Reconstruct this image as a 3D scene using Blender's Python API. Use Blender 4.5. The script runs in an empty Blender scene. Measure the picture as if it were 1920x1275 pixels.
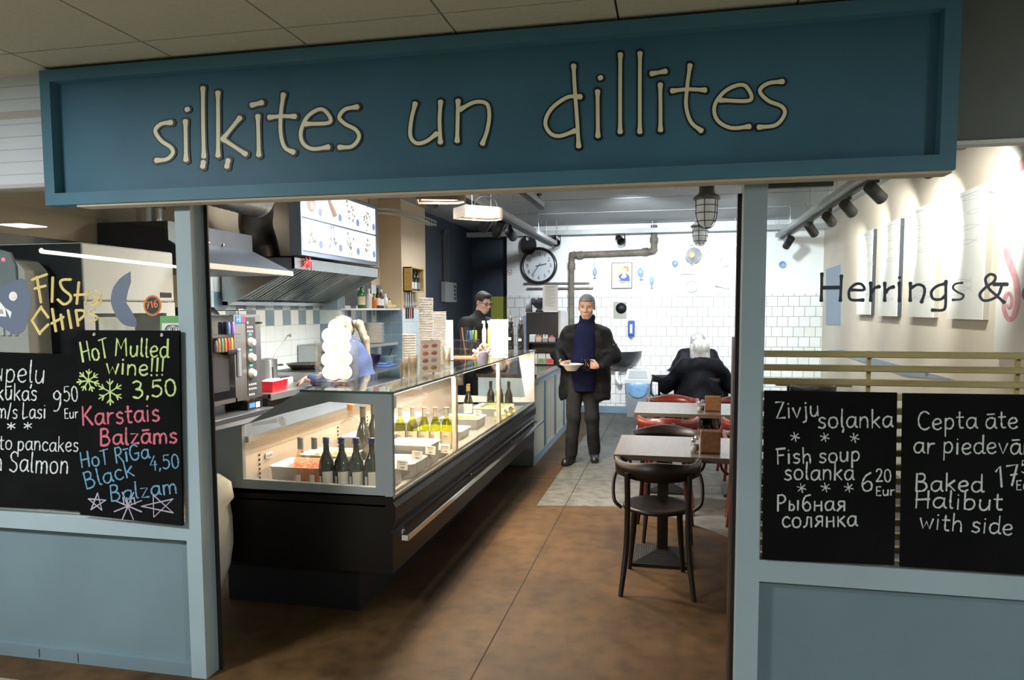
import bpy, math, random
import numpy as np
from mathutils import Vector, Matrix
random.seed(7)
SC = bpy.context.scene
COL = SC.collection

# ---------------------------------------------------------------- camera
F, CX, CY, HC = 1361.06, 965.85, 682.1, 1.64
YAW, PIT, ROL = [math.radians(a) for a in (12.156, 4.221, -0.191)]
def _cam(v):
    x, y, z = v
    cy, sy, cp, sp, cr, sr = math.cos(YAW), math.sin(YAW), math.cos(PIT), math.sin(PIT), math.cos(ROL), math.sin(ROL)
    xr = x*cy+y*sy; fw = -x*sy+y*cy
    f2 = fw*cp-z*sp; u2 = fw*sp+z*cp
    return np.array([xr*cr+u2*sr, xr*sr-u2*cr, f2])
CM = np.array([_cam(e) for e in np.eye(3)]).T          # rows: right, down, forward
def ray(px, py): return CM.T @ np.array([(px-CX)/F, (py-CY)/F, 1.0])
C0 = np.array([0, 0, HC])
def PY(px, py, y): d = ray(px, py); return C0+d*(y/d[1])   # point of a sight line on the plane Y = y
def PX(px, py, x): d = ray(px, py); return C0+d*(x/d[0])
def PZ(px, py, z): d = ray(px, py); return C0+d*((z-HC)/d[2])
def PM(p): return float((CM @ (np.array(p)-C0))[2])/F       # metres per pixel at a point

cam = bpy.data.cameras.new('camera'); camo = bpy.data.objects.new('camera', cam); COL.objects.link(camo)
R3 = Matrix([list(CM[0]), list(-CM[1]), list(-CM[2])]).transposed()
camo.matrix_world = Matrix.Translation((0, 0, HC)) @ R3.to_4x4()
cam.sensor_width = 36; cam.lens = F/1920*36
cam.shift_x = -(CX-960)/1920; cam.shift_y = (CY-637.5)/1920
cam.clip_start = 0.05; cam.clip_end = 100
SC.camera = camo

# ---------------------------------------------------------------- world, lights, exposure
w = bpy.data.worlds.new('world'); SC.world = w; w.use_nodes = True
bg = w.node_tree.nodes['Background']; bg.inputs[0].default_value = (0.75, 0.85, 1, 1); bg.inputs[1].default_value = 0.045
SC.view_settings.view_transform = 'Standard'; SC.view_settings.look = 'None'
SC.view_settings.exposure = 0.0; SC.view_settings.gamma = 1; SC.view_settings.use_curve_mapping = False
SC.cycles.transparent_max_bounces = 24
SC.cycles.max_bounces = 8; SC.cycles.sample_clamp_indirect = 4.0

def aim(o, loc, to):
    o.location = loc
    d = Vector(to)-Vector(loc)
    o.rotation_euler = d.to_track_quat('-Z', 'Y').to_euler()
def area(name, loc, to, sx, sy, power, col=(1, 1, 1), spread=180):
    l = bpy.data.lights.new(name, 'AREA'); l.shape = 'RECTANGLE'; l.size = sx; l.size_y = sy; l.energy = power; l.color = col
    l.spread = math.radians(spread)
    o = bpy.data.objects.new(name, l); COL.objects.link(o); aim(o, loc, to); return o
def spot(name, loc, to, power, ang=50, blend=.5, col=(1, 1, 1), r=.03):
    l = bpy.data.lights.new(name, 'SPOT'); l.energy = power; l.color = col; l.spot_size = math.radians(ang); l.spot_blend = blend
    l.shadow_soft_size = r
    o = bpy.data.objects.new(name, l); COL.objects.link(o); aim(o, loc, to); return o

COOL = (.88, .95, 1); WARM = (1, .72, .42); SOFT = (1, .9, .78)
# ceiling lamps of the kitchen, the dining room and the passage in front of the shop
area('kitchen_lamp', (-2.3, 5.6, 2.9), (-2.9, 5.6, 0), .35, 2.2, 185, COOL, 140)
area('bar_lamp', (-2.3, 8.6, 2.9), (-2.3, 8.6, 0), .4, 1.6, 32, COOL, 140)
area('dining_lamp', (.2, 9.0, 2.92), (.2, 9.0, 0), 2.2, 1.6, 42, COOL, 130)
spot('back_wall_fill', (-.6, 8.0, 2.75), (-.2, 11.6, 1.75), 540, 66, .7, COOL, .06)  # bare spots without a lamp body, added to brighten the back wall
spot('back_wall_fill', (.7, 8.0, 2.75), (.95, 11.6, 1.6), 460, 64, .7, COOL, .06)
spot('back_wall_fill', (-1.3, 8.6, 2.75), (-1.6, 11.6, 1.9), 220, 60, .7, COOL, .06)
area('passage_lamp', (-3.3, .45, 2.66), (-3.3, .45, 0), .6, .6, 195, (.93, .98, 1))
area('passage_lamp', (3.8, -1.2, 2.66), (3.8, -1.2, 0), .6, .6, 330, (.93, .98, 1))

# ---------------------------------------------------------------- materials
MATS = {}
def mat(name, col, rough=.5, metal=0, noise=0, nscale=8, bump=0, bscale=60, spec=.5, emit=None, estr=0, coat=0, stretch=None):
    if name in MATS: return MATS[name]
    m = bpy.data.materials.new(name); m.use_nodes = True; nt = m.node_tree; b = nt.nodes['Principled BSDF']
    c = (*col, 1); b.inputs['Base Color'].default_value = c; b.inputs['Roughness'].default_value = rough
    b.inputs['Metallic'].default_value = metal; b.inputs['Specular IOR Level'].default_value = spec
    if coat: b.inputs['Coat Weight'].default_value = coat; b.inputs['Coat Roughness'].default_value = .08
    if emit: b.inputs['Emission Color'].default_value = (*emit, 1); b.inputs['Emission Strength'].default_value = estr
    if noise or bump:
        tc = nt.nodes.new('ShaderNodeTexCoord'); mp = nt.nodes.new('ShaderNodeMapping')
        nt.links.new(tc.outputs['Object'], mp.inputs[0])
        if stretch: mp.inputs['Scale'].default_value = stretch
    if noise:
        n = nt.nodes.new('ShaderNodeTexNoise'); n.inputs['Scale'].default_value = nscale; n.inputs['Detail'].default_value = 6
        nt.links.new(mp.outputs[0], n.inputs['Vector'])
        r = nt.nodes.new('ShaderNodeValToRGB')
        r.color_ramp.elements[0].position = .3; r.color_ramp.elements[1].position = .72
        r.color_ramp.elements[0].color = (*[max(0, x*(1-noise)) for x in col], 1)
        r.color_ramp.elements[1].color = (*[min(1, x*(1+noise*.6)) for x in col], 1)
        nt.links.new(n.outputs[0], r.inputs[0]); nt.links.new(r.outputs[0], b.inputs['Base Color'])
    if bump:
        n2 = nt.nodes.new('ShaderNodeTexNoise'); n2.inputs['Scale'].default_value = bscale; n2.inputs['Detail'].default_value = 4
        nt.links.new(mp.outputs[0], n2.inputs['Vector'])
        bp = nt.nodes.new('ShaderNodeBump'); bp.inputs['Strength'].default_value = bump; bp.inputs['Distance'].default_value = .01
        nt.links.new(n2.outputs[0], bp.inputs['Height']); nt.links.new(bp.outputs[0], b.inputs['Normal'])
    MATS[name] = m; return m
def glass(name, tint=(1, 1, 1), gloss=.02, ior=1.45, mirror=1.0):
    """a thin pane: clear (tinted) transmission with a fresnel reflection"""
    if name in MATS: return MATS[name]
    m = bpy.data.materials.new(name); m.use_nodes = True; nt = m.node_tree; nt.nodes.remove(nt.nodes['Principled BSDF'])
    out = nt.nodes['Material Output']; t = nt.nodes.new('ShaderNodeBsdfTransparent'); t.inputs[0].default_value = (*tint, 1)
    g = nt.nodes.new('ShaderNodeBsdfGlossy'); g.inputs['Roughness'].default_value = gloss; g.inputs[0].default_value = (mirror, mirror, mirror, 1)
    ge = nt.nodes.new('ShaderNodeNewGeometry'); ma = nt.nodes.new('ShaderNodeMath'); ma.operation = 'MULTIPLY_ADD'; ma.inputs[1].default_value = 1/ior-ior; ma.inputs[2].default_value = ior
    nt.links.new(ge.outputs['Backfacing'], ma.inputs[0])
    f = nt.nodes.new('ShaderNodeFresnel'); nt.links.new(ma.outputs[0], f.inputs[0]); mx = nt.nodes.new('ShaderNodeMixShader')
    nt.links.new(f.outputs[0], mx.inputs[0]); nt.links.new(t.outputs[0], mx.inputs[1]); nt.links.new(g.outputs[0], mx.inputs[2])
    nt.links.new(mx.outputs[0], out.inputs[0]); MATS[name] = m; return m
def lamp(name, col, s):
    if name in MATS: return MATS[name]
    m = bpy.data.materials.new(name); m.use_nodes = True; b = m.node_tree.nodes['Principled BSDF']
    b.inputs['Base Color'].default_value = (.06, .06, .06, 1)
    b.inputs['Emission Color'].default_value = (*col, 1); b.inputs['Emission Strength'].default_value = s; MATS[name] = m; return m
def brick(name, c1, c2, mortar, bw, rh, off=.5, ms=.02, rough=.25, axis='xz', bump=.3, dirt=0):
    if name in MATS: return MATS[name]
    m = bpy.data.materials.new(name); m.use_nodes = True; nt = m.node_tree; b = nt.nodes['Principled BSDF']; b.inputs['Roughness'].default_value = rough
    tc = nt.nodes.new('ShaderNodeTexCoord'); s = nt.nodes.new('ShaderNodeSeparateXYZ'); c = nt.nodes.new('ShaderNodeCombineXYZ')
    nt.links.new(tc.outputs['Object'], s.inputs[0])
    nt.links.new(s.outputs['xyz'.index(axis[0])], c.inputs[0]); nt.links.new(s.outputs['xyz'.index(axis[1])], c.inputs[1])
    br = nt.nodes.new('ShaderNodeTexBrick'); nt.links.new(c.outputs[0], br.inputs[0])
    br.offset = off; br.squash = 1
    for k, v in (('Color1', (*c1, 1)), ('Color2', (*c2, 1)), ('Mortar', (*mortar, 1)), ('Scale', 1), ('Mortar Size', ms*rh), ('Mortar Smooth', .1), ('Bias', 0), ('Brick Width', bw), ('Row Height', rh)):
        br.inputs[k].default_value = v
    colo = br.outputs[0]
    if dirt:
        n = nt.nodes.new('ShaderNodeTexNoise'); n.inputs['Scale'].default_value = 2.3; n.inputs['Detail'].default_value = 7
        nt.links.new(tc.outputs['Object'], n.inputs[0])
        r = nt.nodes.new('ShaderNodeValToRGB'); r.color_ramp.elements[0].position = .35; r.color_ramp.elements[1].position = .6
        r.color_ramp.elements[0].color = (1-dirt, 1-dirt, 1-dirt, 1); nt.links.new(n.outputs[0], r.inputs[0])
        mx = nt.nodes.new('ShaderNodeMix'); mx.data_type = 'RGBA'; mx.blend_type = 'MULTIPLY'; mx.inputs[0].default_value = 1
        nt.links.new(br.outputs[0], mx.inputs[6]); nt.links.new(r.outputs[0], mx.inputs[7]); colo = mx.outputs[2]
    nt.links.new(colo, b.inputs['Base Color'])
    bp = nt.nodes.new('ShaderNodeBump'); bp.inputs['Strength'].default_value = bump; bp.inputs['Distance'].default_value = .004; bp.invert = True
    nt.links.new(br.outputs[1], bp.inputs['Height']); nt.links.new(bp.outputs[0], b.inputs['Normal'])
    MATS[name] = m; return m
def wood(name, c1, c2, rough=.4, scale=(1, 14, 14), coat=0):
    if name in MATS: return MATS[name]
    m = mat(name, c1, rough, noise=.01, nscale=3, stretch=scale, coat=coat)
    r = [n for n in m.node_tree.nodes if n.type == 'VALTORGB'][0]
    r.color_ramp.elements[0].color = (*c1, 1); r.color_ramp.elements[1].color = (*c2, 1); return m

# ---------------------------------------------------------------- mesh builder
OFF = {}
class MB:
    def __init__(s): s.v = []; s.f = []; s.m = []; s.sm = []; s.mats = []; s.cur = 0
    def use(s, m):
        if m not in s.mats: s.mats.append(m)
        s.cur = s.mats.index(m); return s
    def add(s, vs, fs, smooth=False):
        o = len(s.v); s.v += [tuple(map(float, p)) for p in vs]
        for f in fs: s.f.append(tuple(i+o for i in f)); s.m.append(s.cur); s.sm.append(smooth)
        return s
    def box(s, a, b, bev=0):
        x0, y0, z0 = [min(a[i], b[i]) for i in range(3)]; x1, y1, z1 = [max(a[i], b[i]) for i in range(3)]
        if bev <= 0:
            return s.add([(x0,y0,z0),(x1,y0,z0),(x1,y1,z0),(x0,y1,z0),(x0,y0,z1),(x1,y0,z1),(x1,y1,z1),(x0,y1,z1)],
                [(0,3,2,1),(4,5,6,7),(0,1,5,4),(1,2,6,5),(2,3,7,6),(3,0,4,7)])
        e = min(bev, (x1-x0)/2.01, (y1-y0)/2.01, (z1-z0)/2.01); vs = []; idx = {}
        for i in (0, 1):
            for j in (0, 1):
                for k in (0, 1):
                    X, Y, Z = (x0, x1)[i], (y0, y1)[j], (z0, z1)[k]; dx, dy, dz = (e, -e)[i], (e, -e)[j], (e, -e)[k]
                    for ax, p in enumerate(((X, Y+dy, Z+dz), (X+dx, Y, Z+dz), (X+dx, Y+dy, Z))): idx[i, j, k, ax] = len(vs); vs.append(p)
        fs = []
        for ax in range(3):
            o1, o2 = [q for q in range(3) if q != ax]
            for side in (0, 1):
                ring = []
                for p, q in ((0, 0), (1, 0), (1, 1), (0, 1)):
                    c = [0]*3; c[ax] = side; c[o1] = p; c[o2] = q; ring.append(idx[c[0], c[1], c[2], ax])
                fs.append(tuple(ring))
            for p in (0, 1):
                for q in (0, 1):
                    r = []
                    for side, face in ((0, o1), (0, o2), (1, o2), (1, o1)):
                        c = [0]*3; c[ax] = side; c[o1] = p; c[o2] = q; r.append(idx[c[0], c[1], c[2], face])
                    fs.append(tuple(r))
        for i in (0, 1):
            for j in (0, 1):
                for k in (0, 1): fs.append(tuple(idx[i, j, k, a] for a in range(3)))
        cx, cy, cz = (x0+x1)/2, (y0+y1)/2, (z0+z1)/2; out = []
        for f in fs:
            p = [Vector(vs[i]) for i in f]; n = (p[1]-p[0]).cross(p[2]-p[0]); c = sum(p, Vector())/len(p)-Vector((cx, cy, cz))
            out.append(f if n.dot(c) > 0 else f[::-1])
        return s.add(vs, out)
    def tube(s, pts, r, seg=10, closed=False, caps=True, smooth=True):
        P = [Vector(p) for p in pts]; n = len(P); rs = r if isinstance(r, (list, tuple)) else [r]*n
        T = []
        for i in range(n):
            a = P[(i-1) % n] if (closed or i > 0) else P[i]; b = P[(i+1) % n] if (closed or i < n-1) else P[i]
            t = (b-a); T.append(t.normalized() if t.length > 1e-9 else Vector((0, 0, 1)))
        u = T[0].orthogonal().normalized(); vs = []
        for i in range(n):
            u = (u-T[i]*u.dot(T[i])); u = u.normalized() if u.length > 1e-6 else T[i].orthogonal().normalized(); w_ = T[i].cross(u)
            for k in range(seg):
                a = 2*math.pi*k/seg; vs.append(P[i]+(u*math.cos(a)+w_*math.sin(a))*rs[i])
        fs = []
        for i in range(n if closed else n-1):
            for k in range(seg):
                a = i*seg+k; b = i*seg+(k+1) % seg; j = ((i+1) % n)*seg; fs.append((a, b, j+(k+1) % seg, j+k))
        s.add(vs, fs, smooth)
        if caps and not closed:
            s.add(vs[:seg], [tuple(range(seg))[::-1]]); s.add(vs[-seg:], [tuple(range(seg))])
        return s
    def cyl(s, a, b, r, r2=None, seg=20): return s.tube([a, b], [r, r if r2 is None else r2], seg)
    def lathe(s, prof, c=(0, 0, 0), seg=24, axis=(0, 0, 1), smooth=True, caps=False):
        ax = Vector(axis).normalized(); u = ax.orthogonal().normalized(); w_ = ax.cross(u); c = Vector(c); vs = []; fs = []
        for r, h in prof:
            for k in range(seg):
                a = 2*math.pi*k/seg; vs.append(c+ax*h+(u*math.cos(a)+w_*math.sin(a))*max(r, 1e-5))
        for i in range(len(prof)-1):
            for k in range(seg): fs.append((i*seg+k, i*seg+(k+1) % seg, (i+1)*seg+(k+1) % seg, (i+1)*seg+k))
        s.add(vs, fs, smooth)
        if caps: s.add(vs[:seg], [tuple(range(seg))[::-1]]); s.add(vs[-seg:], [tuple(range(seg))])
        return s
    def prism(s, poly, axis, d0, d1):
        """polygon in the two other axes, pulled from d0 to d1 along axis"""
        n = len(poly)
        def mk(p, d): return {'x': (d, p[0], p[1]), 'y': (p[0], d, p[1]), 'z': (p[0], p[1], d)}[axis]
        vs = [mk(p, d0) for p in poly]+[mk(p, d1) for p in poly]
        return s.add(vs, [tuple(range(n)), tuple(range(2*n-1, n-1, -1))]+[(i, n+i, n+(i+1) % n, (i+1) % n) for i in range(n)])
    def frame(s, outer, inner, axis, d0, d1):
        n = len(outer)
        def mk(p, d): return {'x': (d, p[0], p[1]), 'y': (p[0], d, p[1]), 'z': (p[0], p[1], d)}[axis]
        vs = [mk(p, d) for d in (d0, d1) for q in (outer, inner) for p in q]; fs = []
        for i in range(n):
            j = (i+1) % n
            fs += [(i, j, n+j, n+i), (2*n+i, 3*n+i, 3*n+j, 2*n+j), (i, 2*n+i, 2*n+j, j), (n+i, n+j, 3*n+j, 3*n+i)]
        return s.add(vs, fs)
    def quad(s, *p): return s.add(p, [tuple(range(len(p)))])
    def ball(s, c, r, seg=16, rings=10, sm=True):
        rx, ry, rz = r if isinstance(r, (tuple, list)) else (r, r, r); vs = []; fs = []
        for i in range(rings+1):
            t = math.pi*i/rings
            for k in range(seg):
                a = 2*math.pi*k/seg; vs.append((c[0]+rx*math.sin(t)*math.cos(a), c[1]+ry*math.sin(t)*math.sin(a), c[2]-rz*math.cos(t)))
        for i in range(rings):
            for k in range(seg): fs.append((i*seg+k, i*seg+(k+1) % seg, (i+1)*seg+(k+1) % seg, (i+1)*seg+k))
        return s.add(vs, fs, sm)
    def build(s, name, m=None, parent=None, label=None, kind=None, local=False):
        off = Vector((0, 0, 0)) if (parent is None or local) else OFF.get(parent, Vector((0, 0, 0)))
        me = bpy.data.meshes.new(name)
        me.from_pydata([(p[0]-off[0], p[1]-off[1], p[2]-off[2]) for p in s.v], [], s.f)
        for x in (s.mats or [m]): me.materials.append(x)
        for p, i, q in zip(me.polygons, s.m, s.sm): p.material_index = i; p.use_smooth = q
        me.validate(); me.update()
        o = bpy.data.objects.new(name, me); COL.objects.link(o)
        if parent: o.parent = parent; OFF[o] = off
        if label: o['label'] = label
        if kind: o['kind'] = kind
        return o
def tag(o, label, cat, group=None, kind=None):
    o['label'] = label; o['category'] = cat
    if group: o['group'] = group
    if kind: o['kind'] = kind
    return o
def thing(name, label, cat, loc=(0, 0, 0), group=None):
    o = bpy.data.objects.new(name, None); COL.objects.link(o); o.location = loc; o.empty_display_size = .1
    OFF[o] = Vector(loc); return tag(o, label, cat, group)
def dup(root, loc, rz=None, label=None, group=None, scale=None, mats=None):
    def cp(o, par):
        c = o.copy(); COL.objects.link(c)
        if par: c.parent = par
        if mats and c.data:
            c.data = c.data.copy()
            for i, q in enumerate(c.data.materials):
                if q in mats: c.data.materials[i] = mats[q]
        for ch in [x for x in list(KIDS.get(o, []))]: KIDS.setdefault(c, []).append(cp(ch, c))
        return c
    c = cp(root, None); c.location = loc
    if rz is not None: c.rotation_euler = (0, 0, rz)
    if scale: c.scale = (scale,)*3 if not isinstance(scale, tuple) else scale
    if label: c['label'] = label
    if group: c['group'] = group
    return c
KIDS = {}
def settle(root):
    for o in COL.objects:
        if o.parent: KIDS.setdefault(o.parent, [])
    for k in KIDS: KIDS[k] = []
    for o in COL.objects:
        if o.parent: KIDS.setdefault(o.parent, []).append(o)
    return root
def structure(o, label=None):
    o['kind'] = 'structure'
    if label: o['label'] = label
    return o

# ---------------------------------------------------------------- strokes and lettering
def smooth_path(pts, n=6):
    P = [np.array(p, float) for p in pts]
    if len(P) < 3: return P
    Q = [2*P[0]-P[1]]+P+[2*P[-1]-P[-2]]; out = []
    for i in range(1, len(Q)-2):
        for k in range(n):
            t = k/n; a, b, c, d = Q[i-1:i+3]
            out.append(.5*((2*b)+(c-a)*t+(2*a-5*b+4*c-d)*t*t+(3*b-a-3*c+d)*t**3))
    out.append(P[-1]); return out
RB = [0]
def ribbon(mb, path, w_, M3, depth=.001, flare=0, jit=0):
    """a flat painted or cut stroke: path in 2D, M3 maps (u, v, d) to space; w_ is its width"""
    RB[0] = (RB[0]+1) % 16; depth += RB[0]*3e-5
    P = [np.array(p, float) for p in path]
    q = [P[0]]
    for p in P[1:]:
        if np.hypot(*(p-q[-1])) > 1e-5: q.append(p)
    P = q
    if len(P) < 2: P = [P[0]-np.array([w_*.2, 0]), P[0]+np.array([w_*.2, 0])]
    n = len(P); S = [0]
    for i in range(1, n): S.append(S[-1]+float(np.hypot(*(P[i]-P[i-1]))))
    L = S[-1]; left = []; right = []; h0 = None
    for i in range(n):
        t = P[min(n-1, i+1)]-P[max(0, i-1)]; t = t/max(1e-9, np.hypot(*t)); nn = np.array([-t[1], t[0]])
        e = min(S[i], L-S[i])/max(1e-6, w_*1.6)
        ww = w_/2*(1+flare*max(0, 1-e))*(1+(random.uniform(-jit, jit) if jit else 0))
        left.append(P[i]+nn*ww); right.append(P[i]-nn*ww)
        if i == 0: h0 = (t, nn, ww)
        if i == n-1: h1 = (t, nn, ww)
    cap1 = [P[-1]+h1[0]*h1[2]*math.sin(a)*.8+h1[1]*h1[2]*math.cos(a) for a in (.6, 1.57, 2.54)]
    cap0 = [P[0]-h0[0]*h0[2]*math.sin(a)*.8-h0[1]*h0[2]*math.cos(a) for a in (.6, 1.57, 2.54)]
    vs = []; fs = []
    for d in (depth, 0):
        for i, p in enumerate(left+right+cap1+cap0): vs.append(M3(p[0], p[1], d+(8e-5*((i % n)/n if i < 2*n else (i < 2*n+3)) if d else 0)))
    N = len(left)*2+6; a = n*2; b = a+3
    for i in range(n-1): fs.append((i, i+1, n+i+1, n+i))
    fs.append((n-1, a, a+1, a+2, 2*n-1)); fs.append((n, b, b+1, b+2, 0))
    loop = list(range(n))+[a, a+1, a+2]+list(range(2*n-1, n-1, -1))+[b, b+1, b+2]
    for i in range(len(loop)):
        p, q2 = loop[i], loop[(i+1) % len(loop)]; fs.append((p, N+p, N+q2, q2))
    mb.add(vs, fs)
GL = {}
def _g(ch, adv, s): GL[ch] = (adv, s)
for line in """a 5 4.2,4.3 3,5 1.4,4.5 .5,2.8 .8,.9 2,.1 3.4,1 4.2,3;!4.3,4.9 4.2,2;4.2,2 4.4,.6 5,.2
b 4.8 !.8,8.5 .7,.2;.7,3.4 1.8,4.9 3.4,4.8 4.2,3 3.6,.8 2,0 .7,.7
c 4.2 3.8,4.2 2.6,5 1.1,4.3 .5,2.4 1.2,.5 2.6,0 4,.8
d 5 4.2,4.2 2.8,5 1.2,4.4 .5,2.5 1.1,.5 2.6,.1 4.1,1.4;!4.3,8.6 4.2,1;4.2,1 4.5,.2 5.2,.3
e 4.4 .6,2.4 2.6,2.6 3.9,3.3 3.4,4.7 2.2,5 .9,4 .5,2.2 1.2,.5 2.6,0 4,.8
h 4.8 !.8,8.5 .7,0;.7,3 1.8,4.7 3.2,4.8 3.9,3.4 4,0
i 2 !1,5 .9,0;!.95,7 1.05,6.8
j 2.6 1.6,5 1.6,0 1.3,-2 0,-2.6;!1.6,7 1.7,6.8
k 4.4 !.8,8.5 .7,0;!3.8,5 .8,2.2;!1.6,2.9 4,0
l 2 1,8.6 .8,3 1,.4 1.7,.1
m 7 !.8,5 .7,0;.8,3.4 1.8,4.9 3,4.8 3.5,3.2 3.4,0;3.5,3.4 4.6,4.9 5.8,4.7 6.3,3 6.3,0
n 4.8 !.8,5 .7,0;.8,3.2 1.9,4.8 3.3,4.8 4,3.2 4,0
o 4.8 2.4,5 1,4.3 .5,2.5 1,.6 2.4,0 3.8,.7 4.3,2.6 3.7,4.4 2.4,5
p 4.8 !.9,5 .7,-3.4;.8,3.4 1.9,4.9 3.4,4.8 4.2,3 3.6,.8 2.2,.1 .8,.8
r 3.6 !.8,5 .7,0;.8,2.8 1.7,4.4 3.4,4.8
s 4 3.5,4.4 2.2,5 .9,4.2 1.4,2.9 3,2.2 3.4,1 2.2,0 .5,.5
t 3.4 1.5,7.6 1.4,2 1.8,.4 3,.3;!.2,5.2 3.1,5.3
u 4.8 .8,5 .7,1.6 1.6,.1 3,.5 4,2.4;!4.1,5 4,.2
v 4.4 !.4,5 2.1,.1 4,5
w 6 !.4,5 1.7,.1 3,3.6 4.3,.1 5.6,5
y 4.4 !.5,5 2.2,.6;!4,5 2.2,.4 .9,-3
z 4.4 !.6,5 3.8,5 .7,.2 4,.2
B 5.4 !.9,8.4 .7,0;.8,8.2 3,8.4 4,7 3.2,5 .8,4.5;.8,4.5 3.6,4.3 4.7,2.2 3.4,.3 .7,0
C 5.6 5,7.4 3.4,8.5 1.5,7.4 .6,4.6 1.2,1.4 3.2,0 5.2,1
E 4.2 !3.6,8 .8,8 .7,0 3.7,.1;!.8,4.2 3.2,4.3
F 4.6 !.9,8.4 .8,0;!.3,8 4.4,8.3;!.8,4.6 3.6,4.8
G 6 5.2,7.2 3.4,8.4 1.4,7.2 .6,4 1.6,.8 3.6,.1 5.2,1.6 5.2,3.6;!3.2,3.6 5.6,3.7
H 5.6 !.8,8.4 .6,0;!4.8,8.4 4.7,0;!.4,4 5.2,4.5
K 5.4 !.9,8.4 .7,0;!4.8,8.2 .9,3.6;!1.8,4.4 5,0
L 4.4 .9,8.4 .6,0 2.4,.1 4,.6
M 7 !.6,0 1.2,8.2 3.3,3.4 5.6,8.4 6.2,0
P 5 !.9,8.4 .8,0;.8,8.2 3.2,8.4 4.4,6.4 3.2,4.4 .8,4
R 5.2 !.9,8.4 .8,0;.8,8.2 3.2,8.4 4.2,6.6 3.2,4.6 .9,4.2;!2,4.3 4.8,0
S 5 4.4,7.6 2.8,8.5 1.1,7.2 1.6,5 3.8,3.6 4.3,1.6 2.8,0 .6,.9
T 4.8 !2.4,8.2 2.2,0;!.1,7.8 4.9,8.4
Z 5 !.6,8.2 4.4,8.2 .6,.2 4.6,.3
I 2 !1,8.4 .9,0
O 5.6 2.8,8.4 1.1,7.2 .6,4.2 1.1,1.1 2.8,0 4.4,1.2 5,4.2 4.4,7.2 2.8,8.4
0 5 2.5,8.4 1.1,7.2 .6,4.2 1.1,1.1 2.5,0 3.9,1.2 4.4,4.2 3.9,7.2 2.5,8.4
1 3.4 !.6,6.4 2.2,8.4 2.1,0
2 4.8 .8,6.8 1.8,8.3 3.6,8 4,6 2.6,3 .6,.2;!.6,.2 4.4,.3
3 4.8 .8,7.8 2.4,8.5 3.9,7.2 3.2,5 1.8,4.5;1.8,4.5 3.8,3.8 4.2,1.8 2.6,0 .5,.7
4 5 !3.4,8.4 .6,3 4.6,3.2;!3.6,5.2 3.4,-.4
5 4.8 !4.2,8.2 1.3,8.2 1,5;1,5 2.6,5.5 4.2,4 4,1.4 2.2,0 .5,.8
6 4.8 3.8,8.3 1.8,6.6 .7,3.4 1.2,.7 2.6,0 4.1,1.2 4,3.6 2.6,4.4 1,3
7 4.6 !.5,8 4.2,8.2 1.7,0;!1.6,4.2 3.8,4.4
8 4.8 2.5,4.5 1,6.2 2.4,8.4 4,6.6 2.5,4.5 .7,2.2 2.4,0 4.3,2 2.5,4.5
9 4.8 4,6.6 2.6,8.4 .9,7 1.2,5 2.8,4.6 4,6.4;4.1,7 3.8,2 2.4,-.6 .8,-.6
! 1.8 !1.1,8.4 .9,2;!.8,.3 .95,0
, 1.6 !.9,.5 .4,-1.2
. 1.6 !.7,.2 .85,0
/ 3 !2.6,8.2 .4,-.6
* 4 !2,5.4 1.9,1;!.4,4.4 3.6,2;!.4,2 3.6,4.5
р 4.8 !.9,5 .7,-3.4;.8,3.4 1.9,4.9 3.4,4.8 4.2,3 3.6,.8 2.2,.1 .8,.8
ы 6 !.8,5 .7,0;.7,2.8 2.2,3 3,1.6 2.2,0 .7,0;!4.8,5 4.7,0
б 4.8 4.2,8.4 1.8,7.6 .7,5 .6,2 2,0 3.8,.8 4,3 2.6,4.6 .9,3.4
н 4.8 !.8,5 .7,0;!4,5 4,0;!.7,2.6 4,2.8
я 4.8 !4,5 3.9,0;3.9,4.9 2,5 1,3.8 2,2.5 3.9,2.4;!2.6,2.4 .6,0
л 4.8 2.2,5 1.8,1.4 .5,.1;!2.2,5 4,5 4,0
Р 5 !.9,8.4 .8,0;.8,8.2 3.2,8.4 4.4,6.4 3.2,4.4 .8,4""".split('\n'):
    ch, adv, rest = line.split(' ', 2); _g(ch, float(adv), rest)
for c, b in (('а', 'a'), ('с', 'c'), ('о', 'o'), ('к', 'k')): GL[c] = GL[b]
GL['к'] = (4.4, '!.8,5 .7,0;!3.8,5 .8,2.4;!1.6,2.9 4,0')
def glyph(ch):
    extra = []
    base = {'ā': 'a', 'ū': 'u', 'ī': 'i', 'ļ': 'l', 'ķ': 'k', 'ē': 'e', 'Ī': 'I'}.get(ch, ch)
    if base not in GL: return 3, []
    adv, s = GL[base]; st = []
    for part in s.split(';'):
        sm = not part.startswith('!')
        pts = [tuple(map(float, p.split(','))) for p in part.lstrip('!').split()]
        st.append(smooth_path(pts) if sm else [np.array(p) for p in pts])
    if ch in 'āūē': st.append([np.array((1, 6.6)), np.array((4, 6.8))])
    if ch in 'īĪ': st = st[:1]+[[np.array((-.3, 6.6 if ch == 'ī' else 9.6)), np.array((2.4, 6.8 if ch == 'ī' else 9.8))]]
    if ch in 'ļķ': st.append([np.array((1.6, -.8)), np.array((1.2, -2.2))])
    return adv, st
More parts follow.
